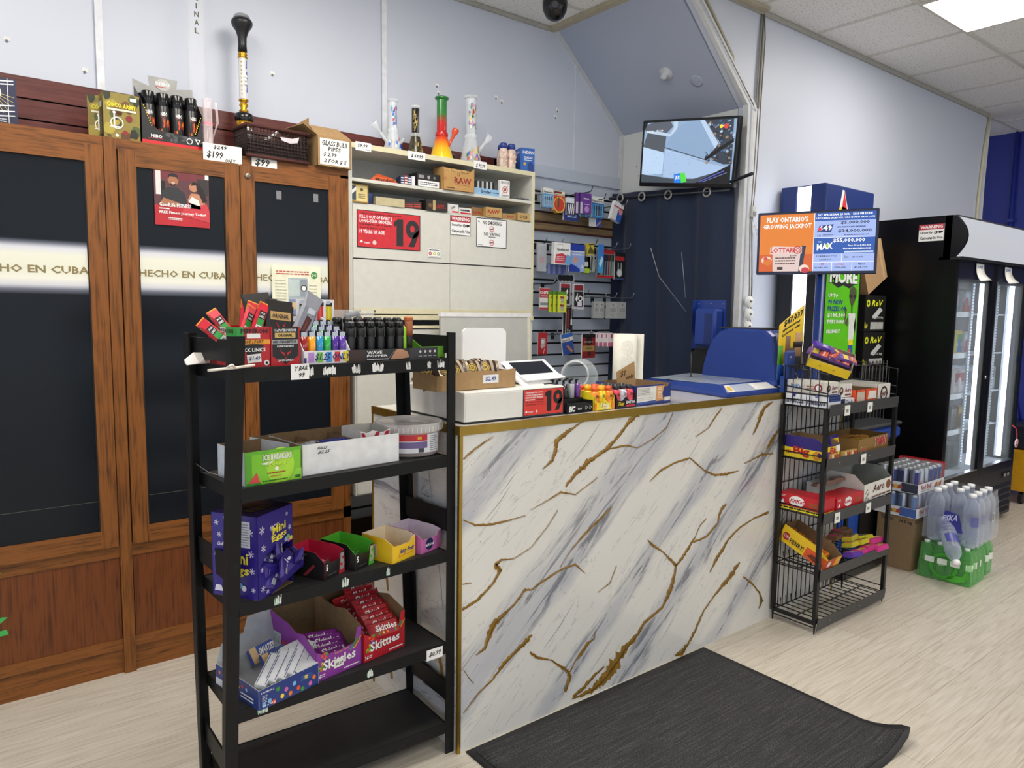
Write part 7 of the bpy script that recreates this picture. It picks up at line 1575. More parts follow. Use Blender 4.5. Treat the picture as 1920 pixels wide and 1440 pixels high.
# ---- fourth tier
z = .378
t = pthing('sweets_carton','blue carton printed with coloured dots at the left of the fourth black shelf','box',z,.045,-.035,12)
SB = M('#22387e',.4,noise=.03); b = MB(); open_tray(b,.19,.22,.055,.06,SB,M('#c4c6c8',.6),.058,shape=[(0,.055),(.19,.062)])
b.prism([(.19,.0,.06),(.19,.1,.1),(.13,.1,.095),(.12,.0,.058)],(0,.0015,0),M('#cfd1d2',.6)); b.prism([(0,.22,.05),(.19,.22,.05),(.2,.25,.15),(.12,.25,.15),(.1,.24,.11),(.03,.24,.10)],(0,.0015,0),M('#b4b8bc',.6))
f = b.front(0,.19,0,0,.055); rr = random.Random(3)
for k in range(13):
    u,v = (.12+.075*k) % 1*.9+.06,[.3,.15,.7,.25,.5,.2,.62][k % 7]; c = ['#7ab0e0','#d8502c','#3a8a3a','#e8d030','#c86aa8','#e07a2a'][k % 6]; f.disc(u,v,.12,M(c),2,12,.9)
f.text('24 x 45 g',.06,.08,.26,.2,WHT,3); f.scribble(.05,.3,.14,.7,5,WHT,3,.3); f.text('8 POUR/FOR $',.03,.78,.24,.88,WHT,3); f.scribble(.68,.55,.88,.85,3,M('#5a72b8'),3,.4)
g = b.side(0,0,.22,0,.055); [g.disc(.1+.09*k,.75-.06*(k % 3),.1,M(['#e07a2a','#e8d030','#c83a2a','#7ab0e0'][k % 4]),2,10) for k in range(8)]; g.rect(0,0,.5,.4,M('#b8bcc8'),1); g.scribble(.6,.15,.9,.5,2,WHT,3)
b.build('carton',t)
def smart(label,group,kind):
    t0 = MB(); t0.box(0,.03 if kind else .075,0,.12 if kind else .018,0,.045 if not kind else .014,M('#25408c' if not kind else '#d8dade',.4))
    if kind: f = t0.top(0,.03,0,.12,.014); f.rect(.12,.04,.88,.96,M('#e4e6ea'),1); [f.line(e,.04,e,.96,.0018,M('#2a3a78'),2) for e in (.12,.88)]
    else:
        f = t0.front(0,.075,0,0,.045); f.text('SMARTIES',.3,.35,.98,.8,WHT,3,.1,.05); f.rect(.0,.0,.28,1,M('#c8a878'),1); [f.disc(.35+.12*k,.2,.1,M(['#5aa0e0','#e8d030','#d8502c'][k % 3]),2,10) for k in range(5)]
    return t0.thing('sweets_box',label,'sweets box',(0,0,0),0,group)
s1_ = smart('white-edged small sweets box on its side in the dotted blue carton','sweets boxes on their side in the dotted carton',1)
for k in range(5): o = s1_ if k == 0 else dup(s1_); setp(o,z,.045+.028*k,.0+.004*k,.05+.002*(k % 2),(16,12,-38))
s2_ = smart('blue sweets box with white lettering standing in the dotted carton','lettered sweets boxes in the dotted carton',0)
for k in range(3): o = s2_ if k == 0 else dup(s2_); setp(o,z,.13-.02*k,.03+.045*k,.045+.004*k,(-35,-6,14))
def skit(x,y,col,label,tag_,name='sweets_carton',deep=.25):
    t = pthing(name,label,'box',z,x,y,10)
    b = MB(); OM = M(col,.38,noise=.04); hb = .15
    b.prism([(0,0,0),(.16,0,0),(.16,0,.12),(.145,0,.118),(.135,0,.075),(.09,0,.07),(.03,0,.072),(.0,0,.09)],(0,.0015,0),OM,KRIN,KRIN)
    b.prism([(0,deep,0),(0,0,0),(0,0,.09),(0,.06,.125),(0,.1,.118),(0,.14,.135),(0,deep,hb)],(.0015,0,0),OM,KRIN,KRIN)
    b.prism([(.16,0,0),(.16,deep,0),(.16,deep,hb),(.16,.13,.14),(.16,.08,.15),(.16,0,.12)],(-.0015,0,0),OM,KRIN,KRIN)
    b.prism([(.16,deep,0),(0,deep,0),(0,deep,hb),(.04,deep,hb-.008),(.1,deep,hb+.003),(.16,deep,hb)],(0,-.0015,0),OM,KRIN,KRIN); b.box(.001,.159,.001,deep-.001,0,.002,KRIN)
    f = b.front(0,.16,0,0,.07); f.text('Skittles',.13,.36,.87,.8,INK,3,.0,.06); f.text('Skittles',.14,.38,.86,.8,WHT,5,.0,.06); f.text(tag_,.4,.88,.72,.97,M('#e8a83a'),3,0,.04)
    rr = random.Random(2)
    for k in range(16): f.disc(.14+rr.uniform(-.07,.1),.7+rr.uniform(-.25,.4),.07,M(['#3a9a3a','#e8d030','#d8502c','#6a3a9a','#e8862a'][k % 5]),2,10)
    for k,c in enumerate(('#3aa04a','#4a6ac8','#e8d84a','#e8862a')): f.poly([(.72+.03*k,.85+.02*k),(.76+.03*k,.82),(.95+.02*k,1.2+.03*k),(.90+.02*k,1.25)],M(c),2)
    f.text('36',.02,.1,.1,.28,WHT,4); f.scribble(.1,.12,.2,.28,2,WHT,4); f.scribble(.6,.1,.95,.18,1,WHT,4,.7)
    if col != '#b51f2b':
        f.rect(.38,.3,.58,.62,PAPER,6); f.text('$2.29',.4,.38,.56,.52,INK,8,.1)
        g = b.side(0,0,deep,0,.09); [(g.disc(.35+.12*k,.72,.12,M(['#c83a4a','#8a2a5a','#4a9a4a'][k % 3]),2,12),g.scribble(.32+.12*k,.45,.4+.12*k,.55,1,M('#d8a860'),2)) for k in range(3)]; g.rect(.76,.2,.95,.5,WHT,2); [g.line(.78+.02*k,.22,.78+.02*k,.48,.0015,INK,3) for k in range(8)]
    else: pass
    if col != '#b51f2b': g.rect(.0,.1,.28,1,M('#b8bcc4'),2); g.scribble(.03,.2,.25,.95,9,M('#8a8e98'),3,.3)
    b.build('carton',t); return t
skit(.225,.012,'#8a3a9a','purple fruit sweets carton with a $2.29 tag on the fourth black shelf','berry sour')
skit(.388,.035,'#b51f2b','red fruit sweets carton filled with red pouches on the fourth black shelf','original')
def skp(col,label,group):
    t0 = MB(); t0.hull([(-.055,-.028,0),(.055,-.028,0),(-.055,.028,0),(.055,.028,0),(-.04,-.02,.012),(.04,-.02,.012),(-.04,.02,.012),(.04,.02,.012),(-.04,-.018,-.008),(.04,.018,-.008)],M(col,.28,noise=.15)); f = t0.top(-.04,.04,-.02,.02,.012)
    f.text('Skittles',.04,.35,.96,.85,WHT,2); [f.disc(.15+.18*k,.2,.1,M(['#3a9a3a','#e8d030','#e8862a','#6a3a9a'][k % 4]),1,8) for k in range(5)]
    return t0.thing('sweets_pouch',label,'sweets pouch',(0,0,0),0,group)
k1 = skp('#a8202a','red fruit sweets pouch with white lettering in the red carton','red pouches in the red carton'); k2 = skp('#7a2a86','purple fruit sweets pouch with white lettering in the purple carton','purple pouches in the purple carton')
for k in range(9): o = k1 if k == 0 else dup(k1); setp(o,z,.475-.0*k,.065+.022*k,.075+.0085*k,(52,0,8+6*((k*7) % 3-1)))
for k in range(9): o = dup(k1); setp(o,z,.445+.01*(k % 2),.075+.022*k,.045+.0075*k,(48,0,14))
for k in range(5): o = k2 if k == 0 else dup(k2); setp(o,z,.30+.012*(k % 2),.07+.02*k,.03+.007*k,(40,0,10-6*k))
# ================================================================ wire rack of chocolate bars at the counter's right end
RX0,RX1,RY0,RY1 = 3.05,3.70,1.632,1.842
WK_ = M('#141415',.4,.2,noise=.1)
t = thing('wire_rack','black wire rack of chocolate bars standing at the right end of the marble counter','rack',(RX0,RY0,0))
w_,d_ = RX1-RX0,RY1-RY0
ZR = (1.03,.787,.54,.278,.05)
for x in (0,w_):
    for y in (0,d_):
        b = MB()
        b.box(x-.011,x+.011,y-.008 if y else -.008,y+.008,.05,1.03,WK_); b.lathe([(.007,.05),(.003,.0),(.0,.0)],WK_,8,(x,y,0)); b.build('leg',t)
def wires(b,pts,r=.003): b.tube(pts,r,WK_,5)
for k,z in enumerate(ZR):
    b = MB(); wires(b,[(0,d_,z),(0,0,z),(w_,0,z),(w_,d_,z),(0,d_,z)],.003); wires(b,[(0,d_,z+.03),(0,0,z+.03)]); wires(b,[(w_,d_,z+.03),(w_,0,z+.03)])
    for i in range(15): x = .02+(w_-.04)*i/14; wires(b,[(x,0,z),(x,d_,z),(x,d_,z+.04)],.0026)
    wires(b,[(0,d_*.5,z-.002),(w_,d_*.5,z-.002)])
    b.build('wire_shelf',t)
    b = MB(); b.prism([(-.0,-.012,z-.03),(w_,-.012,z-.03),(w_,-.016,z+.022),(0,-.016,z+.022)],(0,.003,0),M('#3c3c3e',.45)); 
    for x in (.1,.38): b.box(x,x+.004,-.0185,-.016,z-.004,z,M('#9a9a98'))
    if k < 3:
        for x in ((.12,.33) if k == 0 else (.30,) if k == 1 else (.09,.38)): b.box(x,x+.045,-.019,-.0165,z-.034,z+.012,PAPER); b.box(x+.01,x+.03,-.0195,-.019,z-.02,z-.005,M('#8a8a8a'))
    b.build('price_rail',t)
b = MB()                                                    # upright wires at the back and the left end
for i in range(17): x = w_*i/16; wires(b,[(x,d_+.002,.05),(x,d_+.002,1.03)],.0024)
for z in (.4,.66,.9): wires(b,[(0,d_+.004,z),(w_,d_+.004,z)])
b.build('wire_back',t)
for x in (-.002,w_+.002):
    b = MB(); wires(b,[(x,0,1.03),(x,0,1.185),(x,d_,1.21),(x,d_,1.03)],.003); wires(b,[(x,0,1.10),(x,d_,1.12)])
    for i in range(1,5): wires(b,[(x,d_*i/5,1.03),(x,d_*i/5,1.19)],.0024)
    b.build('top_guard',t)
b = MB(); wires(b,[(0,d_,1.12),(w_,d_,1.12)],.003); wires(b,[(0,d_,1.21),(w_,d_,1.21)],.003)
for i in range(1,14): wires(b,[(w_*i/14,d_,1.03),(w_*i/14,d_,1.21)],.0024)
b.build('top_guard',t)
b = MB(); b.box(-.008,.008,0,d_,.045,.06,WK_); wires(b,[(0,-.0,.03),(0,d_,.03)]); b.build('bottom_rail',t)
def rp(z,x,y,dz=.004): return (RX0+x,RY0+y,z+dz)
def cart(name,label,z,x,y,W_,D_,H_,col,dr=None,sd=None,rot=0,tilt=(0,0),dz=.004,cat='box',inner=None,open_=True,hb=None,shape=None):
    t = thing(name,label,cat,rp(z,x,y,dz)); t.rotation_euler = (R(tilt[0]),R(tilt[1]),R(rot)); b = MB(); OM = M(col,.38,noise=.04)
    if open_: open_tray(b,W_,D_,H_,hb or H_,OM,inner or KRIN,hb or H_,shape=shape)
    else: b.box(0,W_,0,D_,0,H_,OM)
    if dr: dr(b.front(0,W_,0,0,H_))
    if sd: sd(b.side(0,0,D_,0,H_))
    b.build('carton',t); return t
def bar(name,label,cat,W_,L_,H_,col,top=None,group=None,fr=None,pos=None,rot=(0,0,0)):
    t = MB(); t.hull([(-W_/2,-L_/2,0),(W_/2,-L_/2,0),(-W_/2,L_/2,0),(W_/2,L_/2,0),(-W_/2.3,-L_/2.4,H_),(W_/2.3,-L_/2.4,H_),(-W_/2.3,L_/2.4,H_),(W_/2.3,L_/2.4,H_)],M(col,.28,noise=.15,scale=50))
    if top: top(t.top(-W_/2.3,W_/2.3,-L_/2.4,L_/2.4,H_))
    if fr: fr(t.front(-W_/2.3,W_/2.3,-L_/2-.0005,0,H_))
    o = t.thing(name,label,cat,pos or (0,0,0),0,group); o.rotation_euler = tuple(R(a) for a in rot); return o
# top tier
z = ZR[0]
def mento(f): f.rect(0,0,1,1,M('#dfe2ea'),1); f.rect(0,.88,1,1,M('#3a4a8c'),2); f.text('mentos',.25,.2,.75,.62,M('#1d2a5c'),3); f.disc(.2,.7,.12,M('#3a4a9a'),3); f.disc(.55,.85,.14,M('#2c3a86'),3); f.disc(.86,.55,.2,M('#9aa2c4'),3); f.rect(0,.02,1,.1,M('#c8ccd8'),2)
cart('mint_roll_carton','low white carton with navy lettering at the left end of the top rack tier',z,.012,.0,.10,.21,.055,'#26346c',lambda f: (f.scribble(.1,.5,.9,.9,2,M('#4a5a9a'),2),f.rect(0,0,1,.5,M('#dfe2ea'),1)),lambda f: (f.rect(0,0,.48,1,M('#dfe2ea'),1),f.rect(.5,0,1,1,M('#dfe2ea'),1),f.text('mentos',.52,.15,.92,.6,M('#1d2a5c'),3),f.text('mentos',.03,.15,.43,.6,M('#1d2a5c'),3),f.disc(.2,.82,.16,M('#2c3a86'),3),f.disc(.72,.85,.14,M('#6a72a8'),3),f.rect(0,.92,1,1,INK,2)),open_=False)
cart('white_sweets_carton','low white and navy carton in front of the white chocolate cartons',z,.115,.0,.12,.1,.035,'#d9dbe2',lambda f: (f.rect(0,0,.3,1,M('#1d2648'),1),f.scribble(.35,.5,.55,.85,2,INK,2),f.disc(.6,.4,.2,M('#4a4a52'),2),f.disc(.8,.5,.18,M('#3a3a72'),2)),open_=False)
def aeroo(f): f.rect(0,0,1,1,M('#ddd9d4'),1); f.text('Aero',.45,.35,.95,.75,M('#7a2030'),3); f.disc(.18,.5,.3,M('#3a2420'),2); f.disc(.18,.55,.15,M('#c8a890'),3); [f.disc(.5+.08*k,.18,.08,M('#6a4430'),3,8) for k in range(6)]
cart('white_chocolate_carton','white chocolate bar carton standing on the sweets carton at the left of the top tier',z,.02,.02,.1,.19,.055,'#d8d4d0',aeroo,lambda f: (f.rect(0,0,1,1,M('#d4d0c8'),1),f.text('KitKat',.1,.3,.4,.7,M('#4a7ac0'),3),f.disc(.8,.5,.35,M('#8a2a34'),3),f.disc(.8,.5,.22,WHT,4),f.scribble(.5,.3,.7,.7,2,M('#8a5a3a'),3)),open_=False,dz=.061)
cart('white_chocolate_carton','white aerated chocolate bar carton right of the black left guard',z,.13,.02,.115,.19,.06,'#d8d4d0',aeroo,None,open_=False,dz=.042)
def rees(f): f.rect(0,0,1,1,M('#d9502a'),1); f.rect(.05,.1,.4,.85,M('#c8b8a8'),2); f.poly([(.55,.3),(.6,.85),(.95,.85),(.98,.3)],M('#e0dcd4'),2); f.text("Reese's",.55,.1,.9,.25,M('#e8c030'),3); f.rect(.42,0,.46,1,M('#8a2c14'),2)
cart('orange_carton','bright orange peanut cup carton in the middle of the top rack tier',z,.25,.0,.2,.19,.068,'#d9502a',rees,None)
cart('white_chocolate_carton','white carton with a dark brown ring at the right end of the top rack tier',z,.455,.0,.13,.19,.085,'#d4d2cc',lambda f: (f.ring(.5,.45,.42,.12,M('#3a2018'),2,18),f.text('Aero',.22,.3,.8,.68,M('#5a2028'),3)),None,inner=M('#b8b8b0',.6))
# tilted yellow box on top
def yl(f): f.disc(.3,.5,.1,M('#a8881c'),2); f.disc(.62,.5,.1,M('#a8881c'),2)
t = cart('yellow_carton','tilted open yellow carton of purple chocolate bars on top of the rack',z,.20,.02,.13,.19,.05,'#e4c41e',lambda f: f.rect(0,.0,.3,.3,M('#d8782a'),2),yl,rot=20,tilt=(22,-35),dz=.122,hb=.05,inner=M('#8f8076',.7))
pb = bar('chocolate_bar','purple chocolate bar on top of the pile in the tilted yellow carton','chocolate bar',.04,.12,.012,'#4a2f9a',lambda f: (f.text('Dairy',.2,.3,.8,.7,WHT,2),f.rect(.1,.05,.9,.15,M('#c8b8e8'),2)),None,pos=rp(z,.17,.125,.262),rot=(22,-35,50))
pb2 = bar('chocolate_bar','wrapped chocolate bar in orange, purple and gold inside the tilted yellow carton','chocolate bar',.045,.1,.012,'#6a4a8c',lambda f: (f.rect(.0,.0,1,.4,M('#c8502a'),1),f.rect(.1,.5,.9,.8,M('#d8b83a'),2),f.text('Crunchie',.1,.15,.9,.3,WHT,2)),'mixed bars in the tilted yellow carton',pos=rp(z,.184,.10,.215),rot=(22,-35,20))
for x_,y_,dz,ro in ((.21,.07,.20,(22,-35,30)),(.15,.14,.235,(22,-35,10)),(.225,.09,.235,(24,-33,60)),(.19,.11,.232,(20,-35,-10)),(.24,.05,.21,(22,-37,45))):
    o = dup(pb2,rp(z,x_,y_,dz)); o.rotation_euler = tuple(R(a) for a in ro)
# second tier
z = ZR[1]
def big(f): f.rect(0,.0,1,.62,M('#e8cf2a'),1); [f.poly([(.02+.09*k,.6),(.065+.09*k,.85),(.11+.09*k,.6)],M('#2c2070'),2) for k in range(11)]; f.text('MR.',.05,.2,.2,.42,M('#b02028'),4); f.text('Big',.22,.1,.62,.7,M('#b02028'),4); f.disc(.8,.3,.28,M('#c8862a'),3); f.disc(.86,.35,.14,M('#3a2460'),4)
t = cart('yellow_bar_carton','yellow and purple open carton at the left of the second rack tier',z,.015,.003,.12,.20,.075,'#2c2070',lambda f: (f.rect(0,0,1,.9,M('#e8cf2a'),1),f.text('Big',.3,.3,.9,.85,M('#b02028'),3),f.rect(0,.0,.3,.6,M('#5a2c7a'),2),f.rect(.72,.55,1,.95,PAPER,4)),big,hb=.10)
bar('chocolate_bar','large purple and yellow chocolate bar standing up in the second tier','chocolate bar',.09,.02,.065,'#3a2a80',None,None,lambda f: (f.rect(.05,.1,.95,.8,M('#e8cf2a'),1),f.text('Big',.25,.2,.85,.75,M('#b02028'),2)),pos=rp(z,.17,.05,.04),rot=(-8,0,4))
t = cart('gold_bar_carton','gold-brown open carton with red lettering at the right of the second rack tier',z,.29,-.005,.34,.19,.075,'#8f6f3e',lambda f: (f.text('TWIX',.5,.3,.9,.88,WHT,3,.1,.05),f.text('TWIX',.51,.32,.89,.86,M('#c02838'),4,.1,.05),f.text('36',.08,.2,.26,.5,WHT,3),f.text('36',.085,.22,.255,.48,M('#c04a4a'),4)),None,rot=3,inner=M('#6e5228',.7))
tw = bar('chocolate_bar','gold chocolate bar with red lettering in the open gold carton','chocolate bar',.035,.11,.016,'#a88434',lambda f: (f.text('TWIX',.15,.2,.85,.5,M('#c02838'),2),f.rect(0,.7,1,1,M('#7a2a20'),1)),'gold bars in the open gold carton',pos=rp(z,.34,.09,.035),rot=(0,6,80))
for x_,y_,a in ((.40,.10,95),(.47,.09,80),(.54,.10,100),(.37,.13,86),(.46,.14,92),(.53,.14,78)): dup(tw,rp(z,x_,y_,.04+.004*(a % 3)),(0,0,R(a)))
for x_,lb in ((.06,'small gold chocolate bar in front of the purple bar at the left'),(.175,'small gold chocolate bar in front of the gold carton'),(.235,'small gold chocolate bar leaning on the gold carton')): bar('chocolate_bar',lb,'chocolate bar',.085,.02,.035,'#c8a464',None,None,lambda f: (f.rect(.0,.1,.25,.9,M('#e8d8a8'),1),f.text('TWIX',.3,.15,.95,.85,M('#c02838'),3)),pos=rp(z,x_+.02,.0,.004),rot=(-6,0,6))
# third tier
z = ZR[2]
def kk(f,band=True):
    f.disc(.42,.6,.32,WHT,2,18,1.6); f.text('KitKat',.26,.48,.58,.74,M('#b81c28'),3,.1); f.rect(.7,.4,.9,.7,M('#a04a2a'),2)
    if band: f.rect(0,0,1,.2,M('#e8d82a'),2); f.scribble(.05,.05,.95,.16,1,INK,3,.8)
    f.poly([(.04,.35),(.1,.6),(.14,.35)],WHT,2); f.scribble(.04,.75,.16,.9,2,WHT,2)
cart('red_carton','red chocolate finger carton with a yellow band at the left of the third rack tier',z,.01,.0,.105,.215,.075,'#bf1f2c',lambda f: f.rect(0,0,1,.2,M('#e8d82a'),1),kk,open_=False)
cart('red_carton','red chocolate finger carton with a white oval facing front on the third rack tier',z,.125,-.004,.25,.1,.068,'#bf1f2c',lambda f: (kk(f,False),f.rect(0,.02,.55,.2,PAPER,4)),None,open_=False)
cart('chocolate_bar_carton','large white open carton with brown bubbles at the right of the third rack tier',z,.385,-.002,.26,.2,.082,'#dcdad4',lambda f: (f.text('Aero',.3,.38,.72,.85,M('#5a1f22'),3,.1,.03),[f.disc(.05+.03*(k % 4)+.012*(k//4),.1+.09*(k % 7),.05,M('#7a4a34'),2,8) for k in range(14)],[f.disc(.3+.05*k,.12,.07,M('#6a3c2a'),2,8) for k in range(14)],f.disc(.88,.6,.28,M('#7a4a34'),2)),None,rot=-2,tilt=(0,-3),hb=.125,inner=M('#8e908c',.7),dz=.016)
ab = bar('chocolate_bar','brown and white bubble-patterned bar on top of the red and white cartons','chocolate bar',.035,.13,.015,'#8a6a5c',lambda f: ([f.disc(.2+.2*(k % 4),.1+.11*(k//2 % 8),.04,M('#e0d8d0'),1,8) for k in range(14)],f.rect(.1,.4,.9,.6,M('#4a2a22'),1)),'bubble-patterned bars on the third rack tier',pos=rp(z,.27,.14,.085),rot=(0,0,75))
for x_,y_,dz,a in ((.34,.15,.085,80),(.41,.13,.09,70),(.30,.12,.10,85),(.38,.11,.105,78),(.45,.15,.10,74)): dup(ab,rp(z,x_,y_,dz),(0,0,R(a)))
cart('torn_wrap','clear and white torn wrap standing behind the red cartons',z,.22,.16,.18,.04,.09,'#c8cccc',open_=False,dz=.01)
# fourth tier
z = ZR[3]
t = cart('yellow_carton','tilted open yellow and orange carton with black lettering on the fourth rack tier',z,.04,-.005,.12,.25,.06,'#e8c024',lambda f: (f.rect(0,0,.6,1,M('#c84a20'),1),f.rect(.08,.3,.3,.8,M('#d8d8d8'),2),f.rect(.6,0,1,1,M('#e8a82a'),1)),lambda f: (f.rect(.55,0,1,.9,M('#d8582a'),1),f.disc(.13,.6,.32,M('#b02a2a'),2,16),f.text('OH',.06,.48,.2,.76,WHT,4),f.text('HENRY!',.22,.3,.52,.72,INK,4),f.poly([(.62,.3),(.7,.6),(.9,.5),(.95,.2),(.75,.15)],M('#6a3018'),3)),tilt=(22,0),hb=.085,dz=.012)
oh = bar('chocolate_bar','yellow and orange bar lying in the tilted carton on the fourth rack tier','chocolate bar',.095,.04,.018,'#e0861e',lambda f: (f.text('HENRY',.1,.25,.9,.75,M('#a02a1a'),2),f.rect(0,0,.12,1,M('#e8d03a'),1)),'orange bars in the tilted yellow carton',pos=rp(z,.10,.04,.055),rot=(22,0,8))
for k in range(1,5): dup(oh,rp(z,.10,.04+.042*k,.055+.018*k),(R(22),0,R([8,-4,10,3,6][k])))
def gum(col,c2,label,pos,rot,g=None): return bar('sweets_bag',label,'sweets bag',.13,.05,.022,col,lambda f: (f.rect(.0,.0,.25,1,M('#d83a8c'),1),f.scribble(.3,.2,.95,.8,3,M(c2),2,.6)),g,pos=pos,rot=rot)
g1 = gum('#c8c030','#2a2a20','yellow and pink patterned sweets bag on the fourth rack tier',rp(z,.40,.05,.045),(-12,6,8),'yellow and pink sweets bags')
for x_,y_,dz,a in ((.50,.05,.04,4),(.45,.08,.06,12),(.55,.07,.045,-6)): dup(g1,rp(z,x_,y_,dz),(R(-12),R(4),R(a)))
g2 = gum('#c83a86','#e8d84a','magenta sweets bag on the fourth rack tier',rp(z,.52,.02,.012),(-8,3,4),'magenta sweets bags')
for x_,y_,dz,a in ((.60,.04,.03,-5),(.42,.015,.012,2),(.58,.0,.006,3)): dup(g2,rp(z,x_,y_,dz),(R(-8),R(3),R(a)))
g3 = gum('#6a4a34','#c8a03a','brown and olive sweets bag at the back of the fourth rack tier',rp(z,.36,.11,.075),(-6,4,10),'brown sweets bags'); dup(g3,rp(z,.45,.13,.08),(0,0,R(-4)))
g4 = gum('#5a3aa0','#d8c8e8','violet sweets bag low in front on the fourth rack tier',rp(z,.33,.005,.02),(-10,8,4))
# ================================================================ lottery display stand
t = thing('lottery_stand','tall blue lottery stand with lit side strip and green poster beyond the counter','display stand',(3.90,2.148,0))
b = MB()
NB = M('#1c3274',.35,noise=.04)
# tower: front faces the shop, its left side carries the lit strip
b.box(.0,.43,.02,.285,.10,1.86,M('#15171c',.4)); b.build('cabinet',t)
b = MB(); b.rbox(-.005,.535,.012,.29,1.86,2.17,NB,.006); b.build('head',t)
for y0,y1 in ((.02,.10),(.19,.285)): b = MB(); b.box(-.012,.0,y0,y1,.3,1.86,M('#14161c',.35)); b.box(-.014,-.005,y0,y1,1.86,2.17,NB); b.build('side_trim',t)
b = MB(); b.box(-.010,-.002,.105,.185,.3,2.162,emis('#f4f7ff',5.0,'lit_strip')); b.build('light_strip',t)
b = MB(); f = b.front(.0,.535,.012,1.90,2.17)
f.poly([(.24,.42),(.30,.92),(.34,.92),(.46,.42)],WHT,2); f.poly([(.30,.5),(.34,.9),(.42,.5)],M('#d42a2a'),3); f.disc(.33,.38,.2,M('#eed02a'),3,16,1.2); f.disc(.47,.36,.2,M('#eed02a'),3,16,1.2); f.text('OLG',.26,.3,.55,.52,M('#1d2a66'),5)
b.build('logo',t)
b = MB(); PG = M('#5fc41e',.4,noise=.03); x0,x1,z0,z1 = .02,.395,1.18,1.73
b.box(x0-.012,x1+.012,.0,.012,z0-.012,z1+.012,BLK); f = b.front(x0,x1,.0,z0,z1); f.rect(0,0,1,1,PG,1)
f.text('MORE',.08,.80,.94,.94,INK,3); f.text('MORE',.09,.81,.93,.95,WHT,4); f.poly([(.1,.82),(.35,.76),(.5,.79),(.7,.76),(.9,.82)],INK,2)
f.text('UP TO',.08,.66,.36,.7,WHT,4); f.text('90 NEW',.08,.59,.52,.64,M('#1f3a8c'),4); f.text('PRIZES OF',.08,.52,.62,.57,M('#1f3a8c'),4); f.text('$100,000',.08,.45,.62,.5,WHT,4); f.text('EVERY DRAW',.08,.39,.62,.43,WHT,4); f.text('BELIEVE IT.',.08,.29,.5,.33,WHT,4)
f.poly([(0,0),(0,.16),(.35,0)],M('#1f5ac8'),2); f.disc(.1,.06,.035,M('#d8503a'),3); f.text('6/49',.05,.045,.15,.075,WHT,4)
AG = M('#4c5238',.5); 
f.poly([(.74,.62),(.7,.68),(.72,.76),(.82,.79),(.92,.75),(.93,.67),(.86,.6),(.8,.56)],AG,4); f.disc(.76,.68,.02,INK,5,10,1.4); f.disc(.87,.68,.02,INK,5,10,1.4); f.rect(.79,.5,.83,.58,AG,4)
f.poly([(.7,.5),(.92,.5),(.95,.38),(.9,.2),(.74,.2),(.74,.4)],M('#d8dcd4'),4); f.poly([(.72,.48),(.62,.4),(.66,.54),(.6,.56),(.6,.4),(.7,.36)],AG,4); f.poly([(.93,.46),(.98,.38),(.94,.26),(.9,.36)],AG,4); f.rect(.76,.16,.9,.22,M('#e8d02a'),5); f.poly([(.74,.02),(.76,.16),(.9,.16),(.92,.02)],M('#2a5a9a'),4); f.rect(.78,.06,.84,.12,M('#d8502a'),5)
f.text('olg.ca',.5,.08,.66,.11,M('#b8e88a'),4)
b.build('poster',t)
# writing shelf and base
t = thing('lottery_counter_shelf','blue-edged black-topped writing shelf beside the rack','shelf',(3.86,1.93,0))
b = MB(); b.rbox(0,.62,0,.185,.72,.80,M('#1d3f96',.35),.02); b.build('edge',t)
b = MB(); b.rbox(-.004,.624,-.004,.186,.80,.824,M('#2b2c30',.5),.01); b.build('top',t)
b = MB(); b.box(.02,.24,.04,.18,.06,.72,M('#1f4aa4',.35)); b.build('column',t)
b = MB(); b.box(.24,.58,.03,.18,.06,.72,M('#0e0f12',.4)); b.build('column',t)
b = MB(); b.rbox(-.06,.38,-.05,.18,0,.06,M('#121317',.3),.015); b.build('base',t)
# black crate and cartons above it
t = thing('wire_stand','black wire stand carrying the black energy drink cartons beside the fridge','stand',(4.44,2.17,0))
b = MB()
for i in range(8): x = .32*i/7; b.tube([(x,0,0),(x,0,1.16)],.005,BLK,5)
for k in range(13): z_ = .02+.093*k; b.tube([(0,0,z_),(.32,0,z_),(.32,.14,z_),(0,.14,z_),(0,0,z_)],.005,BLK,5)
b.box(.01,.31,.02,.12,.005,1.1,M('#0c0c0e',.6)); b.box(0,.32,0,.14,1.10,1.115,BLK)
b.build('basket',t)
def rev(loc,label,rot=0):
    def dr(f):
        f.disc(.14,.78,.1,M('#d8e02a'),2); f.disc(.14,.78,.05,BLK,3,8); f.text('ReV',.3,.7,.8,.88,M('#e0e42a'),3,.1); f.poly([(.35,.42),(.7,.68),(.85,.6),(.5,.34)],M('#c8ccc8'),3); f.text('8x473.8g',.35,.34,.9,.42,M('#b8b8b8'),4); f.rect(.3,.06,.92,.26,M('#c8c8c4'),2); [f.line(.33+.045*k,.06,.33+.045*k,.26,.002,BLK,3) for k in range(13)]; f.text('Rev',.02,.08,.16,.26,M('#d8d83a'),3)
    return carton('drink_carton',label,loc,.275,.14,.222,'#141412',dr,R(rot),topcol='#2a2a28')
rev((4.455,2.18,1.117),'lower black energy drink carton with lime lettering on the wire stand'); rev((4.45,2.18,1.345),'upper black energy drink carton with lime lettering, stacked on its twin',1)
b = MB(); b.box(-.0,.26,-.0,.16,0,.26,M('#b38f68',.75,noise=.05)); f = b.front(0,.26,0,0,.26); f.rect(.8,0,.9,1,M('#c4a27a',.7),1); o = b.thing('cardboard_box','plain brown cardboard carton tipped on its corner behind the lottery screen','box',(3.86,2.0,1.545),0); o.rotation_euler = (0,R(-27),0); o.location = (4.50,2.19,1.57)
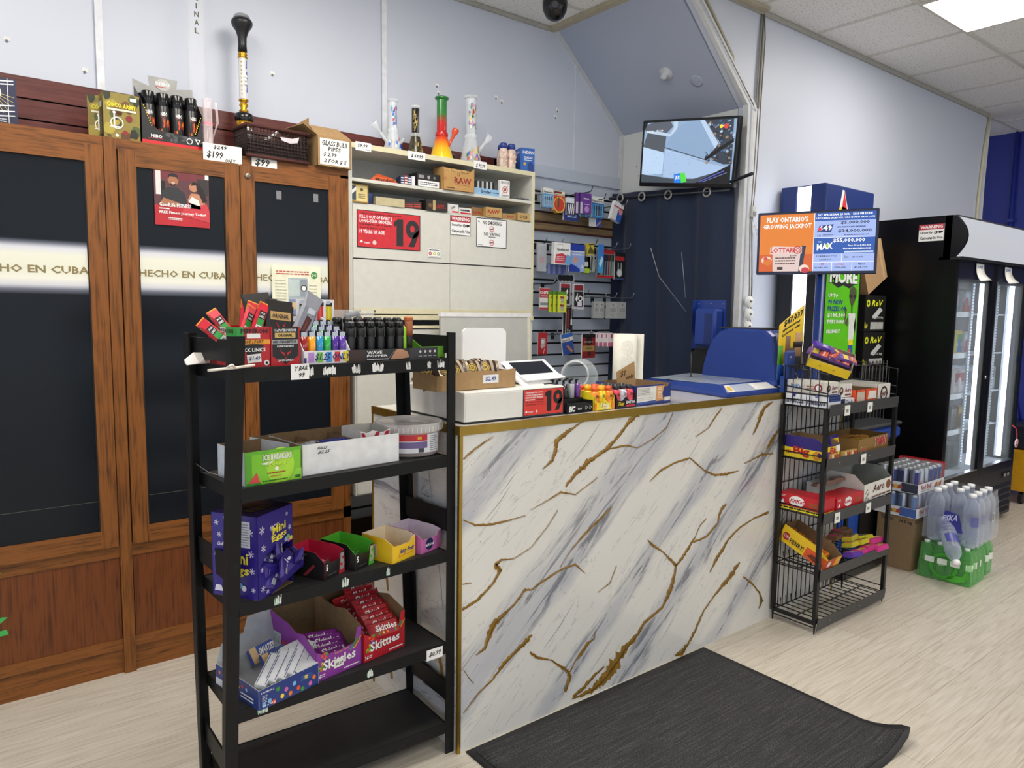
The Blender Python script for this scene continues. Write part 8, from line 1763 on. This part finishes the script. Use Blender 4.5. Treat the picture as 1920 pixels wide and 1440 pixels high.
# ---- jackpot screen on its pole
pd = Vector((-.403,.915,0)); pn = Vector((-.915,-.403,0))           # along the screen (towards its left), and out of its front
PC = Vector((3.69,2.055,0))
t = thing('jackpot_screen','lottery jackpot screen on a blue pole showing orange and blue panels','screen',tuple(PC))
b = MB(); b.lathe([(.06,0),(.06,.015),(.03,.03),(.024,.035),(.024,1.68),(.0,1.68)],M('#1c3678',.35),16); b.build('pole',t)
rt = -pd; up = Vector((0,0,1)); q = .585; hgt = .328
c0 = pn*.06+pd*(q/2+.028)+Vector((.0,0,1.655))
up = Vector((-.02,0,1)).normalized()
Ms = Matrix(((rt.x,up.x,pn.x,c0.x),(rt.y,up.y,pn.y,c0.y),(rt.z,up.z,pn.z,c0.z),(0,0,0,1)))
b = MB(); b.T = Ms; b.rbox(0,q,0,hgt,-.03,0,M('#141d40',.3),.004); b.rbox(.2,.4,.1,.24,-.06,-.03,M('#141d40',.4),.004); b.build('housing',t)
b = MB(); m_ = .013; b.T = Ms; b.box(m_,q-m_,m_+.003,hgt-m_,0,.001,E('#20242c',.5)); b.T = Matrix()
f = b.face(Ms @ Vector((m_,m_+.003,.001)),rt,up,q-2*m_,hgt-2*m_-.003)
OR = E('#e8801c',1.0); LB = E('#a8bcf4',1.0); DB = E('#1f5ab8',.9); SN = E('#ffffff',1.1); SD_ = E('#14305e',.6)
f.rect(0,0,.485,1,OR,1); f.rect(.0,.0,.485,.3,E('#dd6018',.95),2)
f.text("PLAY ONTARIO'S",.06,.86,.43,.955,SN,3); f.text('GROWING JACKPOT',.03,.73,.46,.83,SN,3)
f.poly([(.13,.0),(.12,.45),(.38,.42),(.36,.0)],E('#e8cfc8',.95),3); f.poly([(.36,.0),(.38,.45),(.42,.44),(.39,.0)],E('#2a3a5a',.6),3); f.text('LOTTARIO',.105,.33,.37,.42,E('#c82838',1.0),6); f.rect(.10,.31,.385,.43,E('#f0d0c8',1),4); f.ring(.345,.375,.07,.02,E('#c84a38',1),6); f.text('$1.00',.28,.26,.34,.29,E('#333333',.3),5)
for v in (.22,.17,.12): f.scribble(.15,v,.34,v+.03,1,E('#7a4a48',.5),5,.7,int(v*100))
f.rect(.17,.03,.22,.08,E('#5a3a38',.4),5); f.disc(.07,.2,.07,E('#f4d8c8',1),4,14,1.3); f.disc(.08,.17,.06,E('#e0782a',1),5,14,1.3); f.disc(.06,.23,.035,E('#d8404a',1),5); f.disc(.41,.05,.07,E('#f4d8c8',1),5,14,1.2); f.disc(.42,.02,.05,E('#c83040',1),6,14,1.3)
f.rect(.485,0,1,1,LB,1); f.rect(.485,.86,1,1,DB,2); f.text('SAT APR 25/SAM. 25 AVR.   12:28 PM ET/HE',.51,.945,.97,.98,SN,4); f.text('UPCOMING JACKPOTS / PROCHAINS GROS LOTS',.5,.885,.99,.92,SN,4)
f.poly([(.53,.78),(.51,.68),(.63,.66),(.65,.80)],E('#1a3f8c',.8),3); f.text('649',.525,.695,.64,.785,SN,5); f.disc(.535,.72,.03,E('#e03a4a',1),6); f.text('$5,000,000',.71,.785,.95,.85,SD_,3); f.scribble(.68,.73,.94,.76,1,E('#5a6ca8',.8),3,.7,2); f.text('$34,000,000',.69,.645,.97,.71,SD_,3); f.scribble(.74,.6,.95,.62,1,E('#5a6ca8',.8),3,.8,5); f.text('10',.515,.59,.545,.63,E('#5a2a8a',.8),3); f.scribble(.56,.59,.66,.63,2,SD_,3,.5)
f.rect(.485,.30,1,.57,DB,3); f.text('MAX',.515,.36,.65,.47,SN,5,0,.02); f.poly([(.57,.41),(.6,.47),(.63,.42),(.6,.39)],E('#b8c84a',1),4); f.scribble(.52,.49,.57,.52,1,SN,4); f.text('$55,000,000',.65,.48,.92,.555,SN,5); f.text('Plus 55 x $100,000',.78,.415,.97,.445,SN,5); f.text('Plus 4 x MAXMILLIONS',.74,.365,.97,.395,SN,5); f.rect(.75,.31,.99,.34,E('#c8d8f0',1),4)
f.line(.485,.155,1,.155,.002,SN,3); f.line(.73,.16,.73,.3,.002,SN,3); f.line(.65,0,.65,.155,.002,SN,3); f.line(.82,0,.82,.155,.002,SN,3); f.line(.485,.0,.485,1,.003,SN,3); f.line(.485,.575,1,.575,.002,SN,3)
f.text('POKERLOTTO',.51,.245,.69,.27,SD_,4); f.text('$1,008,310',.54,.185,.64,.215,SD_,4); f.text('$115,842',.82,.22,.91,.25,SD_,4); f.text('Keno',.75,.22,.79,.26,SD_,4); f.text('49',.55,.1,.585,.14,E('#c82838',1),4); f.text('LOTTARIO',.68,.1,.76,.125,E('#c82838',1),4); f.text('$2,049,000',.5,.045,.62,.075,SD_,4); f.text('$250,000',.67,.045,.77,.075,SD_,4); f.text('4Ever',.87,.1,.93,.135,SD_,4); f.text('$124,734',.84,.045,.95,.075,SD_,4)
b.build('screen',t)
# ---- yellow winner sign and ticket bin on the counter end
t = thing('winner_sign','curved yellow winner sign reading $47,037 in a blue holder at the counter end','sign',(3.035,1.88,1.14),R(4))
t.scale = (1.18,.5,.98)
b = MB(); YS = M('#dcb81e',.45,noise=.03)
def csheet(u0,v0,u1,v1,mat,off=0,n_=8):
    vs = []
    for i in range(n_+1):
        u = u0+(u1-u0)*i/n_
        for v in (v0,v1): a = (u-.5)*.9; x = .20*u; y_ = .03*math.cos(a*1.6)-.03-off; vs.append((x,y_,.36*v*(1 if v < .99 else (.72+.28*u))))
    b.add(vs,[(2*i,2*i+2,2*i+3,2*i+1) for i in range(n_)],mat,True)
csheet(0,0,1,1,YS); csheet(.0,.0,.2,.45,M('#4a9a2a'),.001); csheet(0,0,.25,.2,M('#1f5ab8'),.002); csheet(.42,.0,.98,.42,M('#2a2a30'),.0015); csheet(.3,.28,.5,.58,M('#7a5a48'),.002); csheet(.7,.3,.92,.62,M('#b8906a'),.0025); csheet(.62,.42,.98,.5,M('#241c1c'),.003)
vs,fs = glyphs('$47,037'); b.add([(.04+.15*x,.03*math.cos((.2+.75*x-.5)*1.44)-.034,.245+.035*y+.06*x) for x,y in vs],fs,INK)
for k,(s_,zz) in enumerate((('#winning',.222),('Lottery win',.2))): vs,fs = glyphs(s_); b.add([(.03+.14*x,.03*math.cos((.15+.7*x-.5)*1.44)-.034,zz+.014*y+.055*x) for x,y in vs],fs,INK)
b.build('card',t); cs_ = kids(t)[0]; md = cs_.modifiers.new('thickness','SOLIDIFY'); md.thickness = .002
b = MB(); b.rbox(.01,.09,-.075,-.05,.0,.14,M('#1f3c82',.35),.008); b.box(.015,.085,-.07,-.02,-.055,.02,M('#1f3c82',.35)); b.lathe([(.005,0),(.005,.002),(0,.003)],CHROME,10,(.05,-.075,.11),(0,-1,0)); b.build('holder',t)
b = MB(); b.tube([(.10,-.05,-.01),(.14,-.06,.02),(.16,-.05,-.03),(.12,-.05,-.05),(.10,-.06,-.03)],.004,M('#2a2c30'),6); b.tube([(.11,-.06,.03),(.13,-.065,-.01)],.003,WHT,5); b.build('cable',t)

# ================================================================ drinks fridge
FX0,FX1,FY0,FY1,FH = 4.80,6.05,1.82,2.36,2.05
t = thing('drinks_fridge','large black two-door glass drinks fridge with a curved lit header','fridge',(FX0,FY0,0))
FB = M('#08080a',.3,noise=.05,spec=.3); FW,FD = FX1-FX0,FY1-FY0; LI = M('#c9ced4',.4)
b = MB(); b.box(0,.02,.04,FD,.1,FH,FB); b.build('side_panel',t)
b = MB(); b.box(FW-.02,FW,.04,FD,.1,FH,FB); b.build('side_panel',t)
b = MB(); b.box(.02,FW-.02,FD-.02,FD,.1,FH,FB); b.box(.02,FW-.02,FD-.026,FD-.02,.42,1.72,LI); b.build('back_panel',t)
b = MB(); b.box(.02,FW-.02,.04,FD-.02,1.75,FH,FB); b.box(.022,FW-.022,.035,.12,1.66,1.80,M('#0c0f26',.3)); b.build('top_panel',t)  # front strip is navy: a blue reflection put into its colour
b = MB(); b.box(.02,FW-.02,.06,FD-.02,.34,.42,M('#b8bcc2',.4)); b.build('floor_panel',t)
b = MB(); b.box(.02,FW-.02,.02,FD-.02,.1,.34,M('#141416',.45)); b.box(.0,FW,-.0,.03,.04,.38,M('#19191b',.4))
for k in range(5): b.hull([(.08,-.012,.07+.045*k),(FW-.04,-.012,.07+.045*k),(.08,.0,.095+.045*k),(FW-.04,.0,.095+.045*k),(.08,.0,.065+.045*k),(FW-.04,.0,.065+.045*k)],M('#222224',.4))
b.box(FW-.2,FW-.06,-.006,.0,.315,.35,M('#0c0c0e',.3)); b.box(FW-.18,FW-.15,-.008,-.006,.322,.342,M('#8a8a8e')); b.box(FW-.12,FW-.09,-.008,-.006,.322,.342,M('#8a8a8e')); b.build('grille',t)
for x in (.06,FW-.06): b = MB(); b.lathe([(.025,0),(.025,.02),(.015,.025),(.015,.1)],BLK,12,(x,.08,0)); b.lathe([(.025,0),(.025,.02),(.015,.025),(.015,.1)],BLK,12,(x,FD-.08,0)); b.build('foot',t)
# lit curved header
b = MB(); n_ = 8; vs = []
pr = [(.06-.10*math.sin(math.pi*(.12+.76*k/n_)),1.80+.245*k/n_) for k in range(n_+1)]
for x in (.03,FW): 
    for y_,z_ in pr: vs.append((x,y_,z_))
b.add(vs,[(i,i+n_+1,i+n_+2,i+1) for i in range(n_)],emis('#eef1f8',.62,'header_face')); b.build('header_face',t)
b = MB(); b.prism([(0,y_-.004,z_) for y_,z_ in pr]+[(0,.08,pr[-1][1]),(0,.08,pr[0][1])],(.03,0,0),M('#0d0d0f',.25)); b.box(.0,FW,-.03,.1,1.785,1.802,BLK); b.box(.03,FW,.02,.08,2.043,2.052,M('#3a3a3c'))
for z_ in (1.86,1.98): b.ball((.03,-.02,z_),.004,CHROME,6)
b.build('header_end',t)
# interior lights and shelves
for k,x in enumerate((.32,.63,.95)):
    b = MB(); b.box(x,x+.022,FD-.05,FD-.03,.45,1.7,emis('#e8f0ff',16.0,'fridge_light')); b.build('light_tube',t)
for x in (.62,1.16,1.175): b = MB(); b.box(x,x+.008,.06,.085,.45,1.7,emis('#e8f0ff',5.0,'fridge_strip')); b.build('light_strip',t)
b = MB()
for x in (.10,.26,.56,.70,1.00,1.20):
    b.box(x,x+.028,.10,.112,.44,1.70,M('#c8cdd4',.35,.3))
    for k in range(62): b.box(x+.008,x+.020,.098,.1,.46+.02*k,.468+.02*k,M('#5a6068',.6))
b.build('shelf_posts',t)
SH = M('#c6cad0',.35,.3)
for k,zz in enumerate((1.46,1.19,.92,.68)):
    b = MB(); b.tube([(.03,.12,zz),(FW-.03,.12,zz)],.006,SH,6); b.tube([(.03,.44,zz),(FW-.03,.44,zz)],.005,SH,6)
    for i in range(34): x = .04+(FW-.08)*i/33; b.tube([(x,.12,zz),(x,.44,zz)],.0025,SH,4)
    b.box(.03,FW*.5,.112,.116,zz-.018,zz+.016,M('#dfe2e6',.4)); b.build('wire_shelf',t)
GF = glass('#eaf2f8',.03,'fridge_door_glass',.04,.12)
dwd = FW/2
for i in (0,1):
    x0 = i*dwd; z0,z1 = .38,1.785
    b = MB(); st2 = .045
    b.box(x0+.002,x0+st2,0,.04,z0,z1,FB); b.box(x0+dwd-st2,x0+dwd-.002,0,.04,z0,z1,FB); b.box(x0+st2,x0+dwd-st2,0,.04,z0,z0+.05,FB); b.box(x0+st2,x0+dwd-st2,0,.04,z1-.11,z1,M('#0c1026',.35));  # top rail tinted navy, standing in for a reflection along the top
    b.box(x0+st2,x0+st2+.006,-.001,.03,z0+.05,z1-.11,CHROME); b.box(x0+st2,x0+dwd-st2,-.001,.03,z0+.05,z0+.056,CHROME)
    d = b.build('door',t); p = MB(); p.box(x0+st2,x0+dwd-st2,.016,.022,z0+.05,z1-.11,GF); p.build('pane',d)
    if i == 0: h = MB(); h.lathe([(.012,0),(.012,.004),(.006,.006)],CHROME,12,(x0+dwd-.03,-.0,1.05),(0,-1,0)); h.build('lock',d)
o_ = Vector((FX0,FY0,0))
def fitem(name,label,cat,x,y,z,b): return b.thing(name,label,cat,(FX0+x,FY0+y,z))
sheet(.13,.105,'warning_sign','security camera warning sign on the black side of the drinks fridge','sign',(0,0,0),dwarn)
s_ = bpy.data.objects['warning_sign.001']; s_.location = (FX0-.0015,FY0+.23,1.90); s_.rotation_euler = (0,0,R(-90)); s_.scale = (1.15,1,1.0)
for k,(x,lb) in enumerate(((.28,'handwritten white note taped above the left fridge door'),(.76,'handwritten white note above the right fridge door'))):
    tt = MB(); n_ = 8; vs = []
    for i in range(n_+1): q_ = i/n_; vs += [(0,-.03*q_**3,.11*(1-q_)),(.12,-.05*q_**3,.11*(1-q_)+.01*q_)]
    tt.add(vs,[(2*i,2*i+2,2*i+3,2*i+1) for i in range(n_)],PAPER,True); f = tt.front(0,.12,-.001,.03,.11); f.text('SUPER',.1,.6,.8,.85,M('#5a6ca8'),1,.1); f.text('no sale',.15,.15,.85,.4,M('#5a6ca8'),1,.1)
    o = tt.thing('paper_note',lb,'note',(FX0+x,FY0-.008,1.665)); md = o.modifiers.new('thickness','SOLIDIFY'); md.thickness = .0008
# drinks packs inside
def drinkpack(label,x,zz,w_,h_,cols,txt=None,n=1):
    t0 = MB(); t0.rbox(0,w_,0,.2,0,h_,M(cols[0],.35,noise=.1),.008); f = t0.front(0,w_,0,0,h_); f.rect(.1,.5,.9,.85,M(cols[1]),1); f.rect(.1,.1,.9,.35,M(cols[2]),1); f.disc(.5,.5,.18,M(cols[2]),2)
    if txt: f.text(txt,.15,.4,.85,.62,WHT,4)
    g = t0.side(0,0,.2,0,h_); g.rect(.1,.3,.9,.8,M(cols[1]),1)
    return t0.thing('drinks_pack',label,'drinks pack',(FX0+x,FY0+.14,zz+.004))
drinkpack('silver and red drinks pack on the top shelf of the fridge',.50,1.46,.16,.16,('#8a8e94','#b8bcc4','#a83038'))
drinkpack('yellow and green carton on the second shelf of the fridge',.46,1.19,.1,.16,('#c8b83a','#5a9a4a','#3a7ab8')); drinkpack('silver can pack beside the yellow carton in the fridge',.58,1.19,.1,.15,('#a8aab0','#c8c8cc','#b04a4a'))
drinkpack('white and red drinks pack on the third shelf of the fridge',.46,.92,.2,.17,('#b8b0b0','#a85a5a','#d8d0d0'))
drinkpack('dark drinks case on the fourth shelf of the fridge',.46,.68,.1,.17,('#3a3c3e','#8a8c8e','#6a6c6e')); drinkpack('amber bottle pack on the fourth shelf of the fridge',.58,.68,.07,.16,('#8a6a2a','#c89a3a','#4a3414'))
drinkpack('black crate on the floor of the fridge',.46,.424,.2,.16,('#2a2c2e','#4a4c50','#3a3c3e')); drinkpack('grey beer case behind the right fridge door',.94,.92,.26,.17,('#7a8288','#5a646c','#9aa0a4'),'Coors')
# red seal tag
t = MB(); t.tube([(0,0,.12),(.03,-.012,.1),(.05,-.015,.06),(.055,-.012,.02)],.004,M('#c8303a',.4),6); t.lathe([(.032,0),(.032,.004),(.0,.005)],M('#e8dede',.4),18,(.058,-.012,-.01),(0,-1,0)); t.lathe([(.022,.005),(.022,.006),(.0,.006)],M('#c8404a',.4),14,(.058,-.012,-.01),(0,-1,0)); t.lathe([(.012,.0065),(.012,.007),(.0,.007)],WHT,10,(.058,-.012,-.01),(0,-1,0))
t.thing('fridge_tag','round red and white tag on a red strap hanging from the fridge door','tag',(FX1-.09,FY0-.006,.56))
b = MB(); f = b.face((FX0+1.18,FY0+.014,.98),(1,0,0),(0,0,1),.09,.3); f.disc(.7,.9,.1,M('#c82a34'),2); f.text('Michelob',.05,.45,.95,.65,M('#2a3a8c'),3); f.rect(.3,.1,.5,.4,M('#d8c8c8'),2); b.thing('beer_sticker','blue and red beer sticker on the right fridge door glass','sticker',(0,0,0))
# mop bucket beyond the fridge
t = thing('mop_bucket','yellow mop bucket at the far right beyond the drinks fridge','bucket',(6.75,2.0,0))
b = MB(); b.hull([(-.22,-.14,.1),(.22,-.14,.1),(-.22,.14,.1),(.22,.14,.1),(-.26,-.18,.42),(.26,-.18,.42),(-.26,.18,.42),(.26,.18,.42)],M('#d8a01e',.4)); b.build('tub',t)
b = MB(); b.rbox(-.2,.2,-.13,.13,.42,.62,M('#1c2030',.5),.02); b.build('wringer',t)
for x in (-.18,.18):
    for y in (-.1,.1): b = MB(); b.cyl((x,y-.015,.045),(x,y+.015,.045),.045,BLK,14); b.build('wheel',t)
b = MB(); b.tube([(0,0,.6),(.1,.15,1.4)],.012,M('#1f2f9a',.4),8); b.build('handle',t)

# ================================================================ drinks on the floor
t = carton('cardboard_box','tall brown cardboard carton marked 750 ml 14.5 kg under the can trays',(4.255,1.74,0),.36,.17,.315,'#8d7555',None,R(0),topcol='#a58a66',sidedraw=None)
t = bpy.data.objects.remove(t)
t = MB(); t.box(0,.40,0,.20,0,.31,M('#8f7757',.8,noise=.05)); f = t.side(0,0,.20,0,.31); f.text('750 ml',.1,.88,.45,.95,INK,2); f.text('14.5 kg',.62,.86,.96,.93,INK,2); f = t.front(0,.4,0,0,.31); f.text('12 x 750',.05,.88,.4,.95,INK,2)
t.thing('cardboard_box','tall brown cardboard carton marked 750 ml 14.5 kg under the can trays','box',(4.26,1.735,0))
def cantray(z0,label,c1,c2,nx=6,ny=4,loc=(4.245,1.72)):
    t = thing('can_tray',label,'drinks tray',(loc[0],loc[1],z0)); W_,D_ = .345,.235
    b = MB(); open_tray(b,W_,D_,.055,.055,WHT,KRIN,.055)
    f = b.front(0,W_,0,0,.055); f.text('Red Bull',.12,.35,.5,.85,M('#b8202c'),3); f.scribble(.12,.15,.45,.28,1,M('#8a8a90'),3); f.poly([(.6,.3),(.68,.75),(.8,.6),(.9,.85),(.88,.3)],M('#b84a2a'),3); f.disc(.76,.55,.25,M('#e0a82a'),4,10)
    g = b.side(0,0,D_,0,.055); g.text('Bull',.02,.4,.16,.85,M('#b8202c'),3); g.rect(.62,.05,1,.95,M(c1),1); g.poly([(.3,.3),(.4,.7),(.5,.55),(.62,.8),(.66,.3)],M('#b84a2a'),3); g.disc(.5,.5,.22,M('#e0b02a'),4,10); b.build('tray',t)
    cans = {}
    for i in range(nx):
        for j in range(ny):
            p_ = (.03+.057*i,.03+.058*j,.003)
            if not cans:
                b = MB(); r_ = .0262; b.lathe([(.02,0),(.0245,.006),(r_,.012),(r_,.12),(.022,.129),(.022,.132),(.0195,.131),(.0,.130)],M('#a9adb4',.28,.75),18)
                for k in range(3):
                    a0 = -2.9+2.1*k; vs = []
                    for q_ in range(7): a = a0+1.05*q_/6; vs += [((r_+.0004)*math.cos(a),(r_+.0004)*math.sin(a),.014),((r_+.0004)*math.cos(a),(r_+.0004)*math.sin(a),.118)]
                    b.add(vs,[(2*q_,2*q_+2,2*q_+3,2*q_+1) for q_ in range(6)],M(c2,.3,.5),True)
                b.add([((r_+.0007)*math.cos(a),(r_+.0007)*math.sin(a),zz) for a in (-2.1,-1.6) for zz in (.05,.08)],[(0,2,3,1)],M('#b8283a',.3))
                o = b.build('can',t,p_); cans[0] = o
            else: o = cans[0].copy(); COL.objects.link(o); o.parent = t; o.location = p_; o.rotation_euler = (0,0,1.1*((i*3+j) % 5))
    b = MB(); W2 = glass('#f4f6fa',.06,'shrink_wrap',.03,.15); b.hull([(-.003,-.003,.01),(W_+.003,-.003,.01),(-.003,D_+.003,.01),(W_+.003,D_+.003,.01),(.004,.004,.137),(W_-.004,.004,.137),(.004,D_-.004,.137),(W_-.004,D_-.004,.137)],W2); b.build('shrink_wrap',t)
    return t
cantray(.3115,'lower white tray of silver and blue energy drink cans on the brown carton','#3a62b0','#5a7ab0')
cantray(.452,'upper white tray of silver and navy energy drink cans, top of the stack','#1c2440','#22307c')
b = MB(); b.box(0,.006,0,.23,0,.14,M('#b82030',.4)); b.box(-.05,.006,.238,.242,0,.14,M('#b82030',.4)); b.thing('red_drinks_sleeve','red drinks pack edge showing behind the upper can tray','drinks pack',(4.598,1.725,.455))
# water packs
def bottle_mesh(r_,h_,liquid,capc,labc):
    b = MB(); G_ = glass(liquid,.04,'bottle_plastic',.2,.5); pr = [(.0,.002),(r_*.8,.0),(r_,.012)]
    for k in range(5): zz = .03+k*h_*.07; pr += [(r_,zz),(r_*.95,zz+.006),(r_,zz+.012)]
    pr += [(r_,h_*.55),(r_*.93,h_*.62),(r_,h_*.66),(r_*.9,h_*.78),(r_*.45,h_*.89),(r_*.4,h_*.93)]
    b.lathe(pr,G_,18,cap=False)
    b.lathe([(0,h_*.925),(r_*.46,h_*.925),(r_*.46,h_*.99),(0,h_)],M(capc,.35),14)
    if labc:
        vs = []
        for q_ in range(13): a = -2.9+3.6*q_/12; vs += [((r_+.001)*math.cos(a),(r_+.001)*math.sin(a),h_*.4),((r_+.001)*math.cos(a),(r_+.001)*math.sin(a),h_*.58)]
        b.add(vs,[(2*q_,2*q_+2,2*q_+3,2*q_+1) for q_ in range(12)],M(labc,.35),True)
    return b
t = thing('water_pack','green shrink-wrapped pack of small water bottles on the floor beside the brown carton','bottle pack',(4.26,1.43,0),R(3))
bm_ = None
for i in range(6):
    for j in range(4):
        p_ = (.035+.066*i,.035+.066*j,.001)
        if bm_ is None: bm_ = bottle_mesh(.0315,.205,'#9adf9a','#dfe8df','#e4ece0').build('bottle',t,p_)
        else: o = bm_.copy(); COL.objects.link(o); o.parent = t; o.location = p_; o.rotation_euler = (0,0,.5*((i+2*j) % 4))
b = MB(); L1,L2 = .40,.265; GW = glass('#a8e8a0',.05,'green_wrap',.12,.3)
b.hull([(-.002,-.002,.005),(L1*.55,-.002,.005),(-.002,L2,.005),(L1*.55,L2,.005),(.01,.01,.19),(L1*.5,.01,.18),(.01,L2-.01,.19),(L1*.5,L2-.01,.18)],GW)
f = b.side(-.003,0,L2,.01,.18); f.ring(.5,.45,.42,.1,M('#3f9a2c',.3),2,26); 
for k in range(3): f.rect(.14+.24*k,.5,.32+.24*k,.68,M('#dfe6dc'),3)
f.poly([(.55,.03),(.6,.2),(.85,.25),(.93,.5),(.98,.3),(.9,.08),(.7,.0)],M('#4fae34',.35),2)
b.build('printed_wrap',t)
t = thing('water_pack','clear shrink-wrapped pack of large purple-labelled bottles on top of the green pack','bottle pack',(4.285,1.425,.208),R(3))
bm_ = None
for i in range(4):
    for j in range(3):
        p_ = (.045+.086*i,.045+.086*j,.001)
        if i == 0 and j == 1: continue
        if bm_ is None: bm_ = bottle_mesh(.0415,.29,'#d4dcec','#eceef0','#4a4f9a').build('bottle',t,p_)
        else: o = bm_.copy(); COL.objects.link(o); o.parent = t; o.location = p_; o.rotation_euler = (0,0,.6*((i+j) % 4))
o = bm_.copy(); COL.objects.link(o); o.parent = t; o.location = (.035,.17,.12); o.rotation_euler = (R(8),R(-128),R(25)); 
b = MB(); WW = glass('#f2f4f8',.08,'clear_wrap',.07,.35); rr = random.Random(6); n1,n2 = 14,8; vs = []; fs = []
ring0 = [(-.005,-.005),(.35,-.005),(.35,.265),(-.005,.265)]
def rnd_ring(k,v):
    per = k/28*4; i = int(per) % 4; q_ = per-int(per); a,c = ring0[i],ring0[(i+1) % 4]; x = a[0]+(c[0]-a[0])*q_; y = a[1]+(c[1]-a[1])*q_
    cx_,cy_ = .172,.13; s_ = 1-.10*v**3+.02*rr.uniform(-1,1)*(.3+v); return (cx_+(x-cx_)*s_,cy_+(y-cy_)*s_,.005+.27*v+.008*rr.uniform(-1,1))
for j in range(n2+1):
    for k in range(28): vs.append(rnd_ring(k,j/n2))
for j in range(n2):
    for k in range(28): q_ = (k+1) % 28; fs.append((j*28+k,j*28+q_,(j+1)*28+q_,(j+1)*28+k))
b.add(vs,fs,WW,False); b.build('clear_wrap',t)
b = MB(); f = b.side(-.009,.05,.2,.06,.2); f.poly([(.1,.1),(.3,.9),(.75,.8),(.9,.1)],M('#34388c',.35),1); f.text('ESKA',.2,.45,.7,.7,M('#c8ccec'),2,.1,.1); b.build('label',t)
b = MB(); f = b.front(.2,.235,-.012,.12,.17); f.rect(0,0,1,1,WHT,1); [f.line(.12+.1*k,.1,.12+.1*k,.9,.0014,INK,2) for k in range(8)]; b.build('barcode',t)
# open carton behind the counter, seen under the white drawers
t = thing('open_carton','brown open carton on the floor below the white drawer cabinet','box',(1.49,3.12,.12))
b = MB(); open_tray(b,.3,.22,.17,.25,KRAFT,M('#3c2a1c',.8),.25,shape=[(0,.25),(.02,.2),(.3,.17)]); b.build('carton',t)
